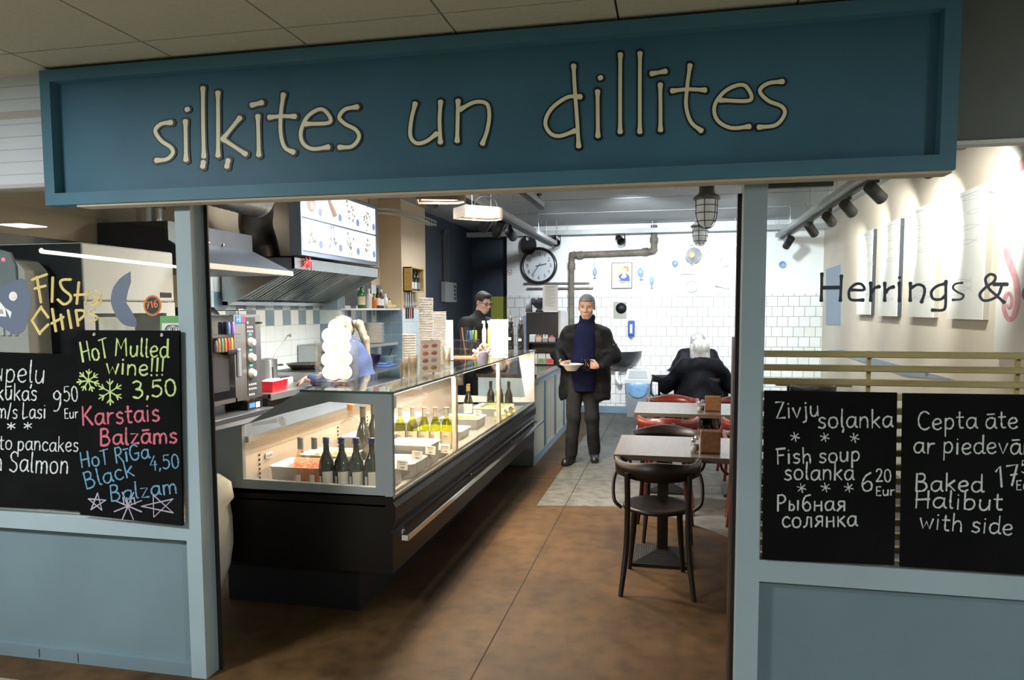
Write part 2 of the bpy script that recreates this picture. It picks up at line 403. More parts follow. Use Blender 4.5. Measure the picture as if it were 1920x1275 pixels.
def write(mb, text, a, b, h, M3, width, cap=8.5, jit=.25, depth=.001, rnd=.25):
    """single-stroke text from a to b (2D points on the surface); h is the height of a capital"""
    a = np.array(a, float); b = np.array(b, float); d = b-a; L = np.hypot(*d); ux = d/L; uy = np.array([-ux[1], ux[0]])
    if M3.flip: uy = -uy
    tot = sum((2.6 if c == ' ' else glyph(c)[0]+.6) for c in text)-.6
    sx = L/tot; sy = h/cap; x = 0
    for c in text:
        if c == ' ': x += 2.6; continue
        adv, st = glyph(c); dy = random.uniform(-rnd, rnd)
        for s in st:
            ribbon(mb, [a+ux*(x+p[0])*sx+uy*(p[1]+dy)*sy for p in s], width, M3, depth, 0, jit)
        x += adv+.6
class Plane:
    """surface for lettering: pixel coordinates of a zoomed view -> point on a real plane"""
    def __init__(s, axis, pos, ox=0, oy=0, k=1.0, sign=-1): s.axis, s.pos, s.ox, s.oy, s.k, s.sign = axis, pos, ox, oy, k, sign; s.flip = True
    def __call__(s, u, v, d=0):
        px, py = s.ox+u/s.k, s.oy+v/s.k
        p = PY(px, py, s.pos) if s.axis == 'y' else PX(px, py, s.pos)
        p = p.copy(); p[1 if s.axis == 'y' else 0] += s.sign*d; return p
class Local:
    """surface for lettering given by an origin and two unit axes in metres"""
    flip = False
    def __init__(s, o, u, v, n): s.o, s.u, s.v, s.n = [np.array(q, float) for q in (o, u, v, n)]
    def __call__(s, a, b, d=0): return s.o+s.u*a+s.v*b+s.n*d
# ================================================================ the setting
YF = 2.77
def slab(name, a, b, m, label=None): return structure(MB().box(a, b).build(name, m), label)
def concrete(name, c1, c2, c3):
    m = mat(name, c1, .6, noise=.3, nscale=1.1, bump=.08, bscale=90, spec=.22)
    nt = m.node_tree; b = nt.nodes['Principled BSDF']; r = [n for n in nt.nodes if n.type == 'VALTORGB'][0]
    r.color_ramp.elements[0].color = (*c2, 1); r.color_ramp.elements[1].color = (*c3, 1)
    n = nt.nodes.new('ShaderNodeTexNoise'); n.inputs['Scale'].default_value = 9; n.inputs['Detail'].default_value = 9
    tc = [x for x in nt.nodes if x.type == 'TEX_COORD'][0]; nt.links.new(tc.outputs['Object'], n.inputs[0])
    r2 = nt.nodes.new('ShaderNodeValToRGB'); r2.color_ramp.elements[0].position = .3; r2.color_ramp.elements[1].position = .62
    r2.color_ramp.elements[0].color = (.55, .55, .55, 1); nt.links.new(n.outputs[0], r2.inputs[0])
    mx = nt.nodes.new('ShaderNodeMix'); mx.data_type = 'RGBA'; mx.blend_type = 'MULTIPLY'; mx.inputs[0].default_value = 1
    nt.links.new(r.outputs[0], mx.inputs[6]); nt.links.new(r2.outputs[0], mx.inputs[7]); nt.links.new(mx.outputs[2], b.inputs['Base Color'])
    return m
M_floor = concrete('floor_concrete', (.080, .042, .0145), (.044, .024, .009), (.120, .066, .025))  # the brown also holds the warm light of the front zone
M_fgrey = concrete('floor_light_patch_grey', (.14, .143, .13), (.105, .108, .097), (.18, .183, .168))
M_out = concrete('outside_concrete', (.3, .3, .24), (.16, .17, .12), (.42, .42, .33))
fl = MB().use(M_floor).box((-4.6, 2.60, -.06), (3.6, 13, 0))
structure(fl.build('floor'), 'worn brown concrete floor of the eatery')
fp = MB().use(M_fgrey).prism([(-1.09, 5.90), (-.95, 5.93), (-.37, 6.02), (.1, 5.72), (.45, 5.3), (1.0, 4.9), (2.2, 4.7), (2.2, 11.56), (-1.09, 11.56)], 'z', -.01, .0008)  # thin slab stands in for the white light on the back floor
structure(fp.build('floor_light_patch'), 'thin grey slab imitating the white light on the floor towards the back')
# saw cuts in the concrete
jm = mat('floor_joint', (.012, .009, .006), .9)
jt = MB()
x0 = float(PZ(884.7, 1270, 0)[0])
jt.box((x0-.003, 2.62, -.002), (x0+.003, 11.55, .0014)); jt.box((-1.35, 6.9, -.002), (2.2, 6.904, .0012)); jt.box((-1.35, 9.4, -.002), (2.2, 9.404, .0012))
structure(jt.build('floor_joint', jm), 'thin dark saw cuts in the concrete floor')
slab('floor_front', (-6, -9, -.06), (5, 2.60, -.004), M_out, 'dirty grey concrete of the passage outside')
M_ceil = mat('ceiling_paint', (.33, .355, .37), .7, noise=.10, nscale=1.2)
ce = MB().use(M_ceil).box((-4.6, 2.87, 2.98), (3.6, 13, 3.08))
ce.use(mat('ceiling_joint', (.40, .43, .45), .8))
for y in (4.1, 5.3, 6.5, 7.7, 8.9, 10.1): ce.box((-4.4, y, 2.974), (2.2, y+.012, 2.98))
structure(ce.build('ceiling'), 'light grey painted ceiling slabs')
M_tile = mat('ceiling_board', (.60, .51, .40), .9, noise=.07, nscale=60, bump=.1, bscale=250)
co = MB().use(M_tile)
xs = [float(PZ(70, 45, 2.68)[0])+.0+i*.6 for i in range(-6, 9)]
gx = [-2.62+i*.605 for i in range(-6, 10)]; gy = [2.52-i*.605 for i in range(0, 20)]
for i in range(len(gx)-1):
    for j in range(len(gy)-1): co.box((gx[i]+.004, gy[j+1]+.004, 2.68), (gx[i+1]-.004, gy[j]-.004, 2.70))
    co.box((gx[i]+.004, gy[0]+.004, 2.68), (gx[i+1]-.004, 2.79, 2.70))
co.use(mat('ceiling_gap', (.05, .045, .04), .9)).box((-6.2, -9, 2.70), (4, 2.79, 2.74))
structure(co.build('ceiling_front'), 'grey acoustic tiles over the passage')

M_plas = mat('white_plaster', (.86, .87, .87), .75, noise=.06, nscale=2, bump=.12, bscale=14)
M_wtile = brick('white_wall_tile', (.86, .87, .87), (.78, .79, .78), (.34, .33, .31), .156, .153, .5, .03, .22, 'xz', .4, .06)
wb = MB().use(M_plas).box((-2.63, 11.6, 1.88), (2.2, 11.75, 2.98)).use(M_wtile).box((-2.63, 11.585, 0), (2.2, 11.75, 1.88))
structure(wb.build('wall_back'), 'white back wall with square tiles below and rough plaster above')
M_bluet = mat('blue_trim_paint', (.20, .31, .41), .45, noise=.06)
slab('baseboard_back', (-2.6, 11.56, 0), (2.2, 11.585, .11), M_bluet, 'pale blue skirting along the back wall')
M_beige = mat('beige_plaster', (.74, .66, .56), .8, noise=.10, nscale=1.6, bump=.15, bscale=25)
slab('wall_right', (2.2, 2.87, 0), (2.35, 11.75, 2.98), M_beige, 'beige plaster wall behind the right window')
# pale blue painted panel and the sloping blue stripe on the right wall
st = MB().use(mat('blue_grey_wall_paint', (.30, .36, .46), .6))
q = [PX(1549, 505, 2.198), PX(1577, 496, 2.198), PX(1577, 610, 2.198), PX(1549, 609, 2.198)]
st.add([(2.194, p[1], p[2]) for p in q]+[(2.2, p[1], p[2]) for p in q], [(0, 1, 2, 3), (0, 4, 5, 1), (1, 5, 6, 2), (2, 6, 7, 3), (3, 7, 4, 0)])
q = [PX(1552, 657, 2.198), PX(1580, 656, 2.198), PX(1790, 712, 2.198), PX(1700, 706, 2.198)]
st.add([(2.194, p[1], p[2]) for p in q]+[(2.2, p[1], p[2]) for p in q], [(0, 1, 2, 3), (0, 4, 5, 1), (1, 5, 6, 2), (2, 6, 7, 3), (3, 7, 4, 0)])
structure(st.build('wall_right_stripe'), 'grey blue painted panel and stripe on the beige wall')
slab('ceiling_beam', (1.62, 5.5, 2.87), (2.2, 6.35, 2.98), mat('dark_beam', (.12, .12, .13), .6, noise=.2, nscale=30), 'boxed beam under the ceiling by the right wall')
# kitchen side walls, stepping towards the room
M_kb = mat('kitchen_beige', (.70, .55, .38), .8, noise=.08, nscale=2)
M_navy = mat('navy_wall', (.035, .05, .085), .6, noise=.15, nscale=1.5)
slab('wall_left', (-3.85, 2.87, 0), (-3.7, 7.2, 2.98), M_kb, 'beige kitchen wall')
slab('wall_left_step', (-3.85, 7.2, 0), (-3.48, 8.35, 2.98), M_kb)
slab('wall_left_column', (-3.85, 8.35, 0), (-3.2, 9.23, 2.98), M_kb, 'beige column at the end of the kitchen')
slab('wall_left_navy', (-3.85, 9.23, 0), (-3.3, 11.9, 2.98), M_navy, 'dark navy side wall behind the bar')
slab('wall_back_navy', (-3.85, 11.9, 0), (-2.4, 12.05, 2.98), M_navy, 'dark navy passage behind the bar')
slab('wall_back_green', (-2.97, 11.87, 1.42), (-2.64, 11.9, 1.87), mat('olive_panel', (.34, .36, .05), .7), 'olive green panel in the dark passage')
# kitchen tiles: white with a chequered blue band
def tiles(name, x, y0, y1, z0, z1, axis, fn, label=None):
    mb = MB(); W = mat('glazed_white_tile', (.78, .86, .87), .15); B = mat('glazed_blue_tile', (.20, .29, .36), .15); P = mat('glazed_pale_tile', (.60, .74, .76), .15)
    mb.use(mat('tile_grout', (.55, .58, .58), .9))
    mb.box((x, y0, z0), (x+.004, y1, z1)) if axis == 'x' else mb.box((y0, x-.004, z0), (y1, x, z1))
    n = int(round((y1-y0)/.15)); nz = int(round((z1-z0)/.15))
    for i in range(n):
        for k in range(nz):
            t = fn(i, k, n, nz); mb.use({'w': W, 'b': B, 'p': P}[t])
            a = y0+(y1-y0)*i/n+.002; b = y0+(y1-y0)*(i+1)/n-.002; c = z0+(z1-z0)*k/nz+.002; d = z0+(z1-z0)*(k+1)/nz-.002
            if axis == 'x': mb.box((x, a, c), (x+.008, b, d), .0015)
            else: mb.box((a, x-.008, c), (b, x, d), .0015)
    return structure(mb.build(name), label)
def band(i, k, n, nz):
    if k == nz-3: return 'wb'[i % 2]
    if k == nz-2: return 'bp'[i % 2]
    return 'w'
tiles('wall_left_tiles', -3.7, 5.05, 7.2, .9, 1.95, 'x', band, 'white kitchen tiles with a blue chequered band')
tiles('wall_left_step_tiles', 7.2, -3.7, -3.48, .9, 1.95, 'y', lambda i, k, n, nz: 'pb'[(i+(k > 4)) % 2] if k > 3 else 'b')
tiles('wall_left_far_tiles', -3.48, 7.2, 8.35, .9, 1.95, 'x', lambda i, k, n, nz: 'wb'[(i+k) % 2] if k > 3 else 'w')
tiles('wall_left_column_tiles', 8.35, -3.48, -3.2, .9, 1.65, 'y', lambda i, k, n, nz: 'b', 'grey blue tiles on the column')
tiles('wall_left_column_side_tiles', -3.2, 8.35, 9.2, .9, 1.65, 'x', lambda i, k, n, nz: 'w')
slab('wall_left_dark', (-3.7, 2.9, .0), (-3.66, 4.0, 2.08), mat('black_sheet', (.02, .019, .018), .35), 'black sheeting on the kitchen wall')

# storefront
M_blue = mat('storefront_blue', (.138, .198, .225), .5, noise=.08, nscale=2.4, bump=.05, bscale=40)
M_blue2 = mat('storefront_rail', (.285, .36, .39), .48, noise=.07, nscale=3)
M_head = brick('header_tile', (.70, .73, .76), (.66, .69, .73), (.50, .52, .56), .3, .055, 0, .05, .3, 'xz', .1)
hb = MB().use(M_head).box((-4.6, YF+.0, 2.21), (-2.0, YF+.1, 2.98)).use(mat('header_dark', (.15, .165, .16), .7, noise=.1)).box((.3, YF, 2.205), (3.6, YF+.1, 2.98)).box((-2.0, YF, 2.128), (.3, YF+.1, 2.98))
hb.use(mat('header_strip', (.50, .46, .42), .7)).box((-4.6, YF-.005, 2.195), (-2.0, YF+.1, 2.212)).box((-4.6, YF-.003, 2.50), (-2.6, YF, 2.53))
hb.use(mat('header_white', (.75, .74, .72), .6)).box((.33, YF-.01, 2.192), (3.6, YF+.045, 2.205))
structure(hb.build('wall_front'), 'header wall over the storefront')
slab('trim_1', (-2.087, YF, 0), (-2.012, YF+.1, 2.11), M_blue2, 'blue post left of the entrance')
slab('trim_2', (.250, YF, 0), (.331, YF+.1, 2.11), M_blue2, 'blue post right of the entrance')
slab('trim_3', (-4.6, YF, .627), (-2.087, YF+.07, .70), M_blue2, 'blue window rail left of the entrance')
slab('trim_4', (.331, YF, .629), (3.6, YF+.07, .712), M_blue2, 'blue window rail right of the entrance')
structure(MB().use(M_blue).box((-4.6, YF+.004, 0), (-2.087, YF+.05, .06)).use(mat('crack', (.03, .035, .04), .9)).box((-2.905, YF+.002, .012), (-2.901, YF+.0045, .052)).box((-2.69, YF+.002, .008), (-2.686, YF+.0045, .05)).build('trim_5'), 'blue base rail left of the entrance')
slab('trim_6', (.331, YF+.004, 0), (3.6, YF+.05, .06), M_blue)
slab('trim_7', (-2.012, YF+.092, 0), (-1.994, YF+.10, 2.112), mat('black_jamb', (.012, .010, .009), .5), 'black door jamb inside the left post')
slab('trim_8', (-2.012, YF+.085, 2.112), (.25, YF+.11, 2.13), MATS['black_jamb'], 'black lintel strip under the sign')
slab('trim_9', (.236, YF+.085, 0), (.252, YF+.12, 2.07), MATS['black_jamb'])
slab('wall_front_left', (-4.6, YF+.035, 0), (-2.087, YF+.06, .64), M_blue, 'blue painted panel below the left window')
slab('wall_front_right', (.331, YF+.035, 0), (3.6, YF+.06, .64), M_blue, 'blue painted panel below the right window')
M_pane = glass('window_glass', (.93, .96, .95), .0, 1.5)
YG = YF+.04
slab('window_1', (-4.6, YG-.003, .70), (-2.087, YG+.003, 2.21), M_pane, 'large pane left of the entrance')
slab('window_2', (.331, YG-.003, .71), (3.6, YG+.003, 2.19), M_pane, 'large pane right of the entrance')
slab('window_3', (.34, YG+.004, 2.08), (.56, YG+.03, 2.115), mat('green_bracket', (.10, .13, .11), .6))
# the strip lamps of the passage, mirrored in the left pane
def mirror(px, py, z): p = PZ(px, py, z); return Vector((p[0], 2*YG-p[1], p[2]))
# ================================================================ shop sign
SG = thing('shop_sign', 'long dark blue framed fascia sign with cream lettering over the entrance', 'sign', (-.87, 2.72, 2.1))
M_sign = mat('sign_blue', (.058, .155, .225), .5, spec=.25, noise=.22, nscale=1.7, bump=.04, bscale=30)
M_sfr = mat('sign_frame_blue', (.075, .185, .255), .5, spec=.25, noise=.12, nscale=3)
MB().box((-2.64, 2.725, 2.11), (.90, 2.765, 2.655)).build('board', M_sign, SG)
fr = MB().frame([(-2.65, 2.098), (.908, 2.098), (.908, 2.665), (-2.65, 2.665)], [(-2.60, 2.148), (.858, 2.148), (.858, 2.617), (-2.60, 2.617)], 'y', 2.68, 2.768)
fr.build('frame', M_sfr, SG)
MB().use(mat('raw_batten', (.55, .45, .34), .7)).box((-2.5, 2.69, 2.088), (.9, 2.765, 2.098)).build('batten', None, SG)
SIGN = [("260,80", ["172,412 120,420 90,455 120,505 170,540 180,570 150,600 95,607", "245,405 247,500 248,605", "335,235 336,420 340,588", "338,615 334,640",
 "412,258 413,420 413,583", "525,388 437,497", "437,497 555,575", "465,606 458,640", "617,378 620,480 622,580", "585,323 638,310", "748,268 735,370 735,470 755,540 800,565", "675,386 740,380 808,381",
 "860,420 985,412 970,360 930,345 870,385 838,460 850,520 900,548 980,538", "1128,332 1065,345 1035,385 1065,420 1120,450 1136,490 1100,535 1035,540",
 "1425,315 1405,400 1400,480 1430,518 1480,510 1535,470", "1555,305 1550,400 1554,515", "1645,300 1642,420 1640,508", "1655,345 1730,308 1790,315 1805,370 1795,450 1770,522"]),
 ("860,80", ["592,120 597,220 605,330 612,430 618,535", "628,280 560,283 480,340 447,410 470,465 520,482 600,455", "715,252 716,370 717,483", "832,62 831,260 831,462", "933,56 932,260 932,462",
 "1037,217 1038,340 1038,452", "992,162 1065,149", "1190,118 1175,230 1170,330 1195,410 1248,455", "1097,250 1180,242 1268,246", "1345,298 1498,298 1480,230 1430,222 1360,260 1315,330 1330,400 1400,440 1495,433", "1666,202 1590,212 1548,250 1590,300 1660,330 1675,370 1630,425 1542,437"])]
DOTS = [("260,80", 255, 345), ("860,80", 730, 183)]
M_out_ = mat('sign_black', (.008, .009, .010), .5); M_cr = mat('sign_cream', (.88, .82, .58), .5, noise=.06, nscale=9)
sb = [o for o in COL.objects if o.parent == SG and o.name.startswith('board')][0]
WORDS = [(SIGN[0][0], SIGN[0][1][:14], DOTS[0]), (SIGN[0][0], SIGN[0][1][14:], None), (SIGN[1][0], SIGN[1][1], DOTS[1])]
for org, strokes, dot in WORDS:
    ox, oy = map(float, org.split(',')); lt = MB(); ol = MB(); PS = Plane('y', 2.725, ox, oy, 2.743)
    for s in strokes:
        pts = smooth_path([tuple(map(float, p.split(','))) for p in s.split()], 8)
        if len(pts) == 2: pts = [pts[0]+(pts[1]-pts[0])*t for t in np.linspace(0, 1, 7)]
        ribbon(lt, pts, 19, PS, .006, .45)
        ribbon(ol, [pts[0]-(pts[1]-pts[0])/np.hypot(*(pts[1]-pts[0]))*6]+list(pts)+[pts[-1]+(pts[-1]-pts[-2])/np.hypot(*(pts[-1]-pts[-2]))*6], 35, PS, .004, .3)
    if dot:
        u, v = dot[1:]
        ribbon(lt, [(u-5, v+2), (u, v), (u+5, v-2)], 24, PS, .006); ribbon(ol, [(u-9, v+3), (u, v), (u+9, v-3)], 38, PS, .004)
    ol.build('lettering_outline', M_out_, sb); lt.build('lettering', M_cr, sb)

# ================================================================ chalkboards
M_cb = mat('chalkboard', (.0045, .0045, .0048), .8, noise=.5, nscale=3, bump=.03, bscale=50, spec=.08)
def chalk(name, col): return mat(name, col, .9, noise=.25, nscale=120)
CW = chalk('chalk_white', (.52, .54, .52)); CG = chalk('chalk_green', (.46, .56, .20)); CP = chalk('chalk_pink', (.50, .11, .15)); CB = chalk('chalk_blue', (.11, .26, .38)); CL = chalk('chalk_lilac', (.36, .33, .39))
def board(label, corners, yb, lines, extra=None, org=(0, 0), k=1):
    pts = [PY(*c, yb) for c in corners]
    t = thing('chalkboard', label, 'chalkboard', tuple(pts[3]), 'chalkboards on the storefront windows')
    bd = MB().prism([(p[0], p[2]) for p in pts], 'y', yb, yb+.012).build('board', M_cb, t)
    P = Plane('y', yb, org[0], org[1], k); mbs = {}
    for txt, x0, y0, x1, y1, h, wd, m in lines:
        mb = MB().use(m); write(mb, txt, (x0, y0), (x1, y1), h, P, wd, jit=.35, depth=.0003); mb.build('chalk_writing', None, bd)
    if extra: extra(mbs, P)
    for nm, mb in mbs.items(): mb.build('chalk_drawing', None, bd)
    return t
def flake(mb, P, cx, cy, r, wd, n=6, a0=.2, branch=True, sq=1.0):
    for i in range(n):
        a = a0+2*math.pi*i/n; e = (cx+r*math.cos(a), cy+r*math.sin(a)*sq); ribbon(mb, [(cx, cy), e], wd, P, .0003, 0, .3)
        if branch:
            b = (cx+r*.55*math.cos(a), cy+r*.55*math.sin(a)*sq)
            for s in (-.7, .7): ribbon(mb, [b, (b[0]+r*.36*math.cos(a+s), b[1]+r*.36*math.sin(a+s)*sq)], wd*.9, P, .0003, 0, .3)
def star(mb, P, cx, cy, r, wd, a0=-1.5, sx=1.0):
    p = [(cx+r*sx*math.cos(a0+4*math.pi*i/5), cy+r*math.sin(a0+4*math.pi*i/5)) for i in range(6)]
    for i in range(5): ribbon(mb, [p[i], p[i+1]], wd, P, .0003, 0, .4)
YB = YF-.012
board('wide black chalkboard at the far left offering pancakes with salmon', [(-150, 656), (149, 665), (152, 958), (-150, 944)], YB, [
 ("kartupeļu", -300, 352, 268, 380, 130, 8, CW), ("kūkas", -20, 478, 222, 480, 100, 8, CW), ("m/s Lasi", -20, 585, 275, 588, 92, 7, CW), ("* *", 40, 662, 195, 662, 80, 6, CW),
 ("potato pancakes", -190, 768, 470, 788, 90, 7, CW), ("with Salmon", -190, 892, 410, 920, 120, 8, CW), ("9", 312, 535, 372, 535, 112, 8, CW), ("50", 380, 488, 470, 482, 90, 7, CW), ("Eur", 385, 588, 470, 585, 62, 6, CW)], None, (0, 600), 3.188)
def ex(mbs, P):
    g = mbs.setdefault(CG.name, MB().use(CG)); flake(g, P, 528, 362, 68, 8, 7, .3); flake(g, P, 658, 430, 78, 8, 6, .5)
    l = mbs.setdefault(CL.name, MB().use(CL)); star(l, P, 580, 1090, 55, 7); flake(l, P, 765, 1112, 88, 7, 8, .4, False); star(l, P, 950, 1112, 70, 6, -1.9, 1.5)
    for i in range(4): ribbon(l, [(735+i*22, 1060), (742+i*22, 1100)], 6, P, .0003, 0, .3)
b2 = board('narrow black chalkboard with green, pink and blue writing by the left post', [(143.5, 619), (335.5, 620), (342, 986), (150, 965)], YB-.014, [
 ("HoT", 492, 252, 655, 222, 118, 10, CG), ("Mulled", 685, 216, 1010, 222, 108, 10, CG), ("wine!!!", 632, 322, 982, 332, 104, 10, CG), ("3,50", 790, 470, 1060, 448, 100, 11, CG),
 ("Karstais", 490, 632, 958, 600, 112, 12, CP), ("Balzāms", 596, 748, 1062, 732, 100, 12, CP), ("HoT RīGa", 486, 885, 898, 822, 92, 9, CB), ("4,50", 895, 898, 1075, 882, 84, 8, CB),
 ("Black", 512, 1010, 808, 932, 100, 9, CB), ("Balzam", 660, 1085, 1062, 1035, 96, 9, CB)], ex, (0, 600), 3.188)
for u, v in ((562, 86), (966, 90)):
    p = PY(u/3.188, 600+v/3.188, YB-.02)
    MB().lathe([(.008, 0), (.008, .006), (.004, .008), (.0035, .004), (0, .004)], (p[0], p[1]+.006, p[2]), 14, (0, -1, 0)).build('hook', mat('steel_hook', (.6, .6, .6), .3, 1), b2)
board('black chalkboard right of the entrance with the fish soup prices', [(1433.5, 732.5), (1682.5, 736.5), (1677, 1060), (1429.5, 1049)], YB, [
 ("Zivju", 105, 322, 266, 312, 62, 6, CW), ("soļanka", 258, 354, 535, 352, 66, 6, CW), ("Fish soup", 108, 487, 415, 475, 58, 6, CW), ("solanka", 135, 543, 393, 545, 62, 6, CW),
 ("6", 415, 584, 462, 584, 68, 6, CW), ("20", 470, 552, 529, 550, 46, 5, CW), ("Eur", 470, 601, 541, 601, 34, 4.5, CW), ("Рыбная", 108, 657, 363, 655, 58, 6, CW), ("солянка", 128, 718, 404, 712, 62, 6, CW)],
 lambda mbs, P: [flake(mbs.setdefault(CW.name, MB().use(CW)), P, x, y, 17, 4, 6, .3, False) for x, y in ((176, 387), (285, 389), (393, 391), (200, 574), (288, 572), (372, 573))], (1400, 620), 1.946)
board('black chalkboard at the far right offering baked halibut', [(1693.5, 737.5), (2050, 742), (2048, 1086), (1688, 1062)], YB, [
 ("Cepta āte", 622, 360, 990, 356, 66, 6, CW), ("ar piedevām", 607, 446, 1068, 452, 66, 6, CW), ("17", 908, 570, 998, 562, 76, 6.5, CW), ("50", 1000, 520, 1060, 518, 46, 5, CW), ("Eur", 982, 582, 1055, 582, 36, 4.5, CW),
 ("Baked", 612, 584, 864, 588, 64, 6.5, CW), ("Halibut", 612, 645, 934, 656, 64, 6.5, CW), ("with side", 628, 722, 970, 746, 64, 6, CW)], None, (1400, 620), 1.946)

# ================================================================ lettering and stickers on the panes
YL = YG-.004
HER = ["187,152 185,260 182,383", "355,170 350,280 345,383", "187,272 350,270", "430,290 545,290 530,245 480,240 430,280 418,330 440,375 540,378", "605,230 606,300 605,383", "612,312 640,275 680,262",
 "725,232 726,300 725,383", "733,312 760,280 802,264", "850,230 850,300 850,386", "945,232 944,300 943,383", "952,272 1010,245 1060,265 1065,320 1040,396", "1250,217 1248,330 1245,430 1220,464 1132,464",
 "1250,235 1170,260 1125,310 1140,365 1200,372 1248,340", "1390,230 1330,240 1310,275 1350,310 1400,335 1380,370 1308,377", "1772,243 1735,245 1700,330 1640,372 1570,380 1540,330 1590,270 1660,220 1672,175 1630,157 1588,200 1620,280 1690,345 1748,398", "1660,243 1775,243",
 "1990,240 1940,262 1912,320 1930,370 1985,370", "2010,120 2008,250 2012,380"]
hl = MB(); PH = Plane('y', YL, 1500, 480, 4.571)
for s in HER:
    pts = smooth_path([tuple(map(float, p.split(','))) for p in s.split()], 8); ribbon(hl, pts, 24 if s[:4] not in ('1390',) else 17, PH, .0015, .4)
ribbon(hl, [(846, 187), (858, 183)], 22, PH, .0015)
tag(hl.build('window_lettering', mat('lettering_slate', (.035, .05, .065), .4)), 'dark slate serif words on the right window pane', 'lettering')
FC = [["405,285 428,430 450,565", "352,318 515,258", "378,415 500,383", "578,292 570,558", "775,315 690,318 660,350 690,420 770,490 765,550 700,585 632,532", "863,345 840,580", "960,437 930,592", "815,485 970,475",
 "1042,430 1098,470 1085,520 1010,560 1000,590 1060,588 1108,542", "1022,480 1090,598"], ["455,610 352,762 440,912", "457,630 530,730", "440,895 530,805", "572,635 612,880", "665,697 690,860", "565,795 695,725", "745,650 780,845", "830,650 855,820", "830,652 910,655 925,700 865,760", "1035,627 985,655 990,690 1060,720 1050,755 985,780"]]
PF = Plane('y', YL, 0, 470, 5.818)
wl = MB(); ns = 0
for row in FC:
    for s in row:
        pts = [np.array(tuple(map(float, p.split(',')))) for p in s.split()]
        pts = smooth_path(pts) if len(pts) > 3 else pts
        ns += 3; RB[0] = ns % 9; wd = 24 if pts[0][0] < 960 else 17
        wl.use(mat('decal_edge', (.50, .38, .10), .5)); ribbon(wl, pts, wd+5, PF, .0012)
        wl.use(mat('decal_straw', (.72, .58, .24), .5)); ribbon(wl, pts, wd, PF, .0024)
        wl.use(MATS['decal_edge']); ribbon(wl, pts, 2.5, PF, .0036)
tag(wl.build('window_lettering'), 'straw yellow chip-shaped words on the left window pane', 'lettering')
def decal(poly, m, d, P, mb): 
    vs = [P(*p, d) for p in poly]; n = len(vs); mb.use(m).add(vs+[P(*p, 0) for p in poly], [tuple(range(n))]+[(i, n+i, n+(i+1) % n, (i+1) % n) for i in range(n)])
def disc(cx, cy, rx, ry, n=28): return [(cx+rx*math.cos(2*math.pi*i/n), cy+ry*math.sin(2*math.pi*i/n)) for i in range(n)]
M_fish = mat('decal_fish_grey', (.12, .145, .20), .45); M_dw = mat('decal_white', (.75, .74, .72), .5)
fh = MB(); decal([(-260, 560), (-150, 480), (0, 400), (235, 297), (290, 330), (345, 510), (335, 620), (300, 780), (268, 870), (210, 915), (150, 916), (0, 822), (-150, 740)], M_fish, .0012, PF, fh)
t = thing('fish_head_decal', 'grey fish head sticker with white teeth at the left window edge', 'sticker', tuple(PF(100, 700)))
fh.build('head', None, t)
e = MB(); decal(disc(146, 497, 45, 50), M_dw, .0018, PF, e); decal(disc(152, 500, 21, 26), MATS['decal_straw'], .0022, PF, e); decal(disc(152, 500, 15, 19), M_dw, .0025, PF, e); e.build('eye', None, t)
e = MB(); decal([(-120, 560), (0, 553), (62, 632), (72, 720), (0, 716), (-120, 700)], M_dw, .0018, PF, e); decal([(62, 625), (130, 670), (116, 738)], M_dw, .002, PF, e); decal([(-40, 640), (30, 640), (45, 690), (-40, 685)], mat('decal_mouth', (.35, .34, .30), .6), .0022, PF, e); e.build('teeth', None, t)
ft = MB(); decal(smooth_path([(1425, 225), (1320, 295), (1240, 400), (1212, 510), (1218, 590), (1260, 700), (1330, 790), (1400, 822), (1492, 835)])+[np.array(p) for p in ((1490, 760), (1430, 650), (1375, 560), (1398, 440), (1430, 340))], M_fish, .0012, PF, ft)
tag(ft.build('fish_tail_decal'), 'grey crescent fish tail sticker on the left window pane', 'sticker')
t = thing('round_sticker', 'round black and orange sticker with a number on the left window', 'sticker', tuple(PF(1665, 598)))
e = MB(); decal(disc(1665, 598, 98, 114), mat('sticker_orange', (.72, .22, .05), .5), .0012, PF, e); decal(disc(1665, 598, 86, 101), mat('sticker_black', (.015, .014, .013), .5), .0016, PF, e)
for i in range(1): e.use(MATS['sticker_orange']); ribbon(e, disc(1665, 598, 80, 94)+[np.array((1745, 598))], 5, PF, .002)
e.build('disc', None, t)
e = MB().use(MATS['sticker_orange']); write(e, '716', (1600, 632), (1728, 612), 74, PF, 12, jit=.1, depth=.0024); e.build('number', None, t)
t = thing('owl_sticker', 'green and white owl sticker half hidden behind the narrow chalkboard', 'sticker', tuple(PF(1840, 800)))
e = MB(); decal([(1748, 712), (1962, 712), (1962, 1000), (1748, 1000)], mat('sticker_green', (.13, .36, .10), .5), .0012, PF, e); decal([(1768, 790), (1962, 790), (1962, 1000), (1768, 1000)], M_dw, .0016, PF, e); e.build('card', None, t)
e = MB().use(MATS['sticker_black'])
for cx in (1850, 1925):
    for r in (34, 17): ribbon(e, disc(cx, 858, r, r*1.05)+[np.array((cx+r, 858))], 7, PF, .0022)
ribbon(e, smooth_path([(1800, 865), (1830, 822), (1885, 812), (1945, 822), (1975, 865)]), 7, PF, .0022); e.build('owl_face', None, t)
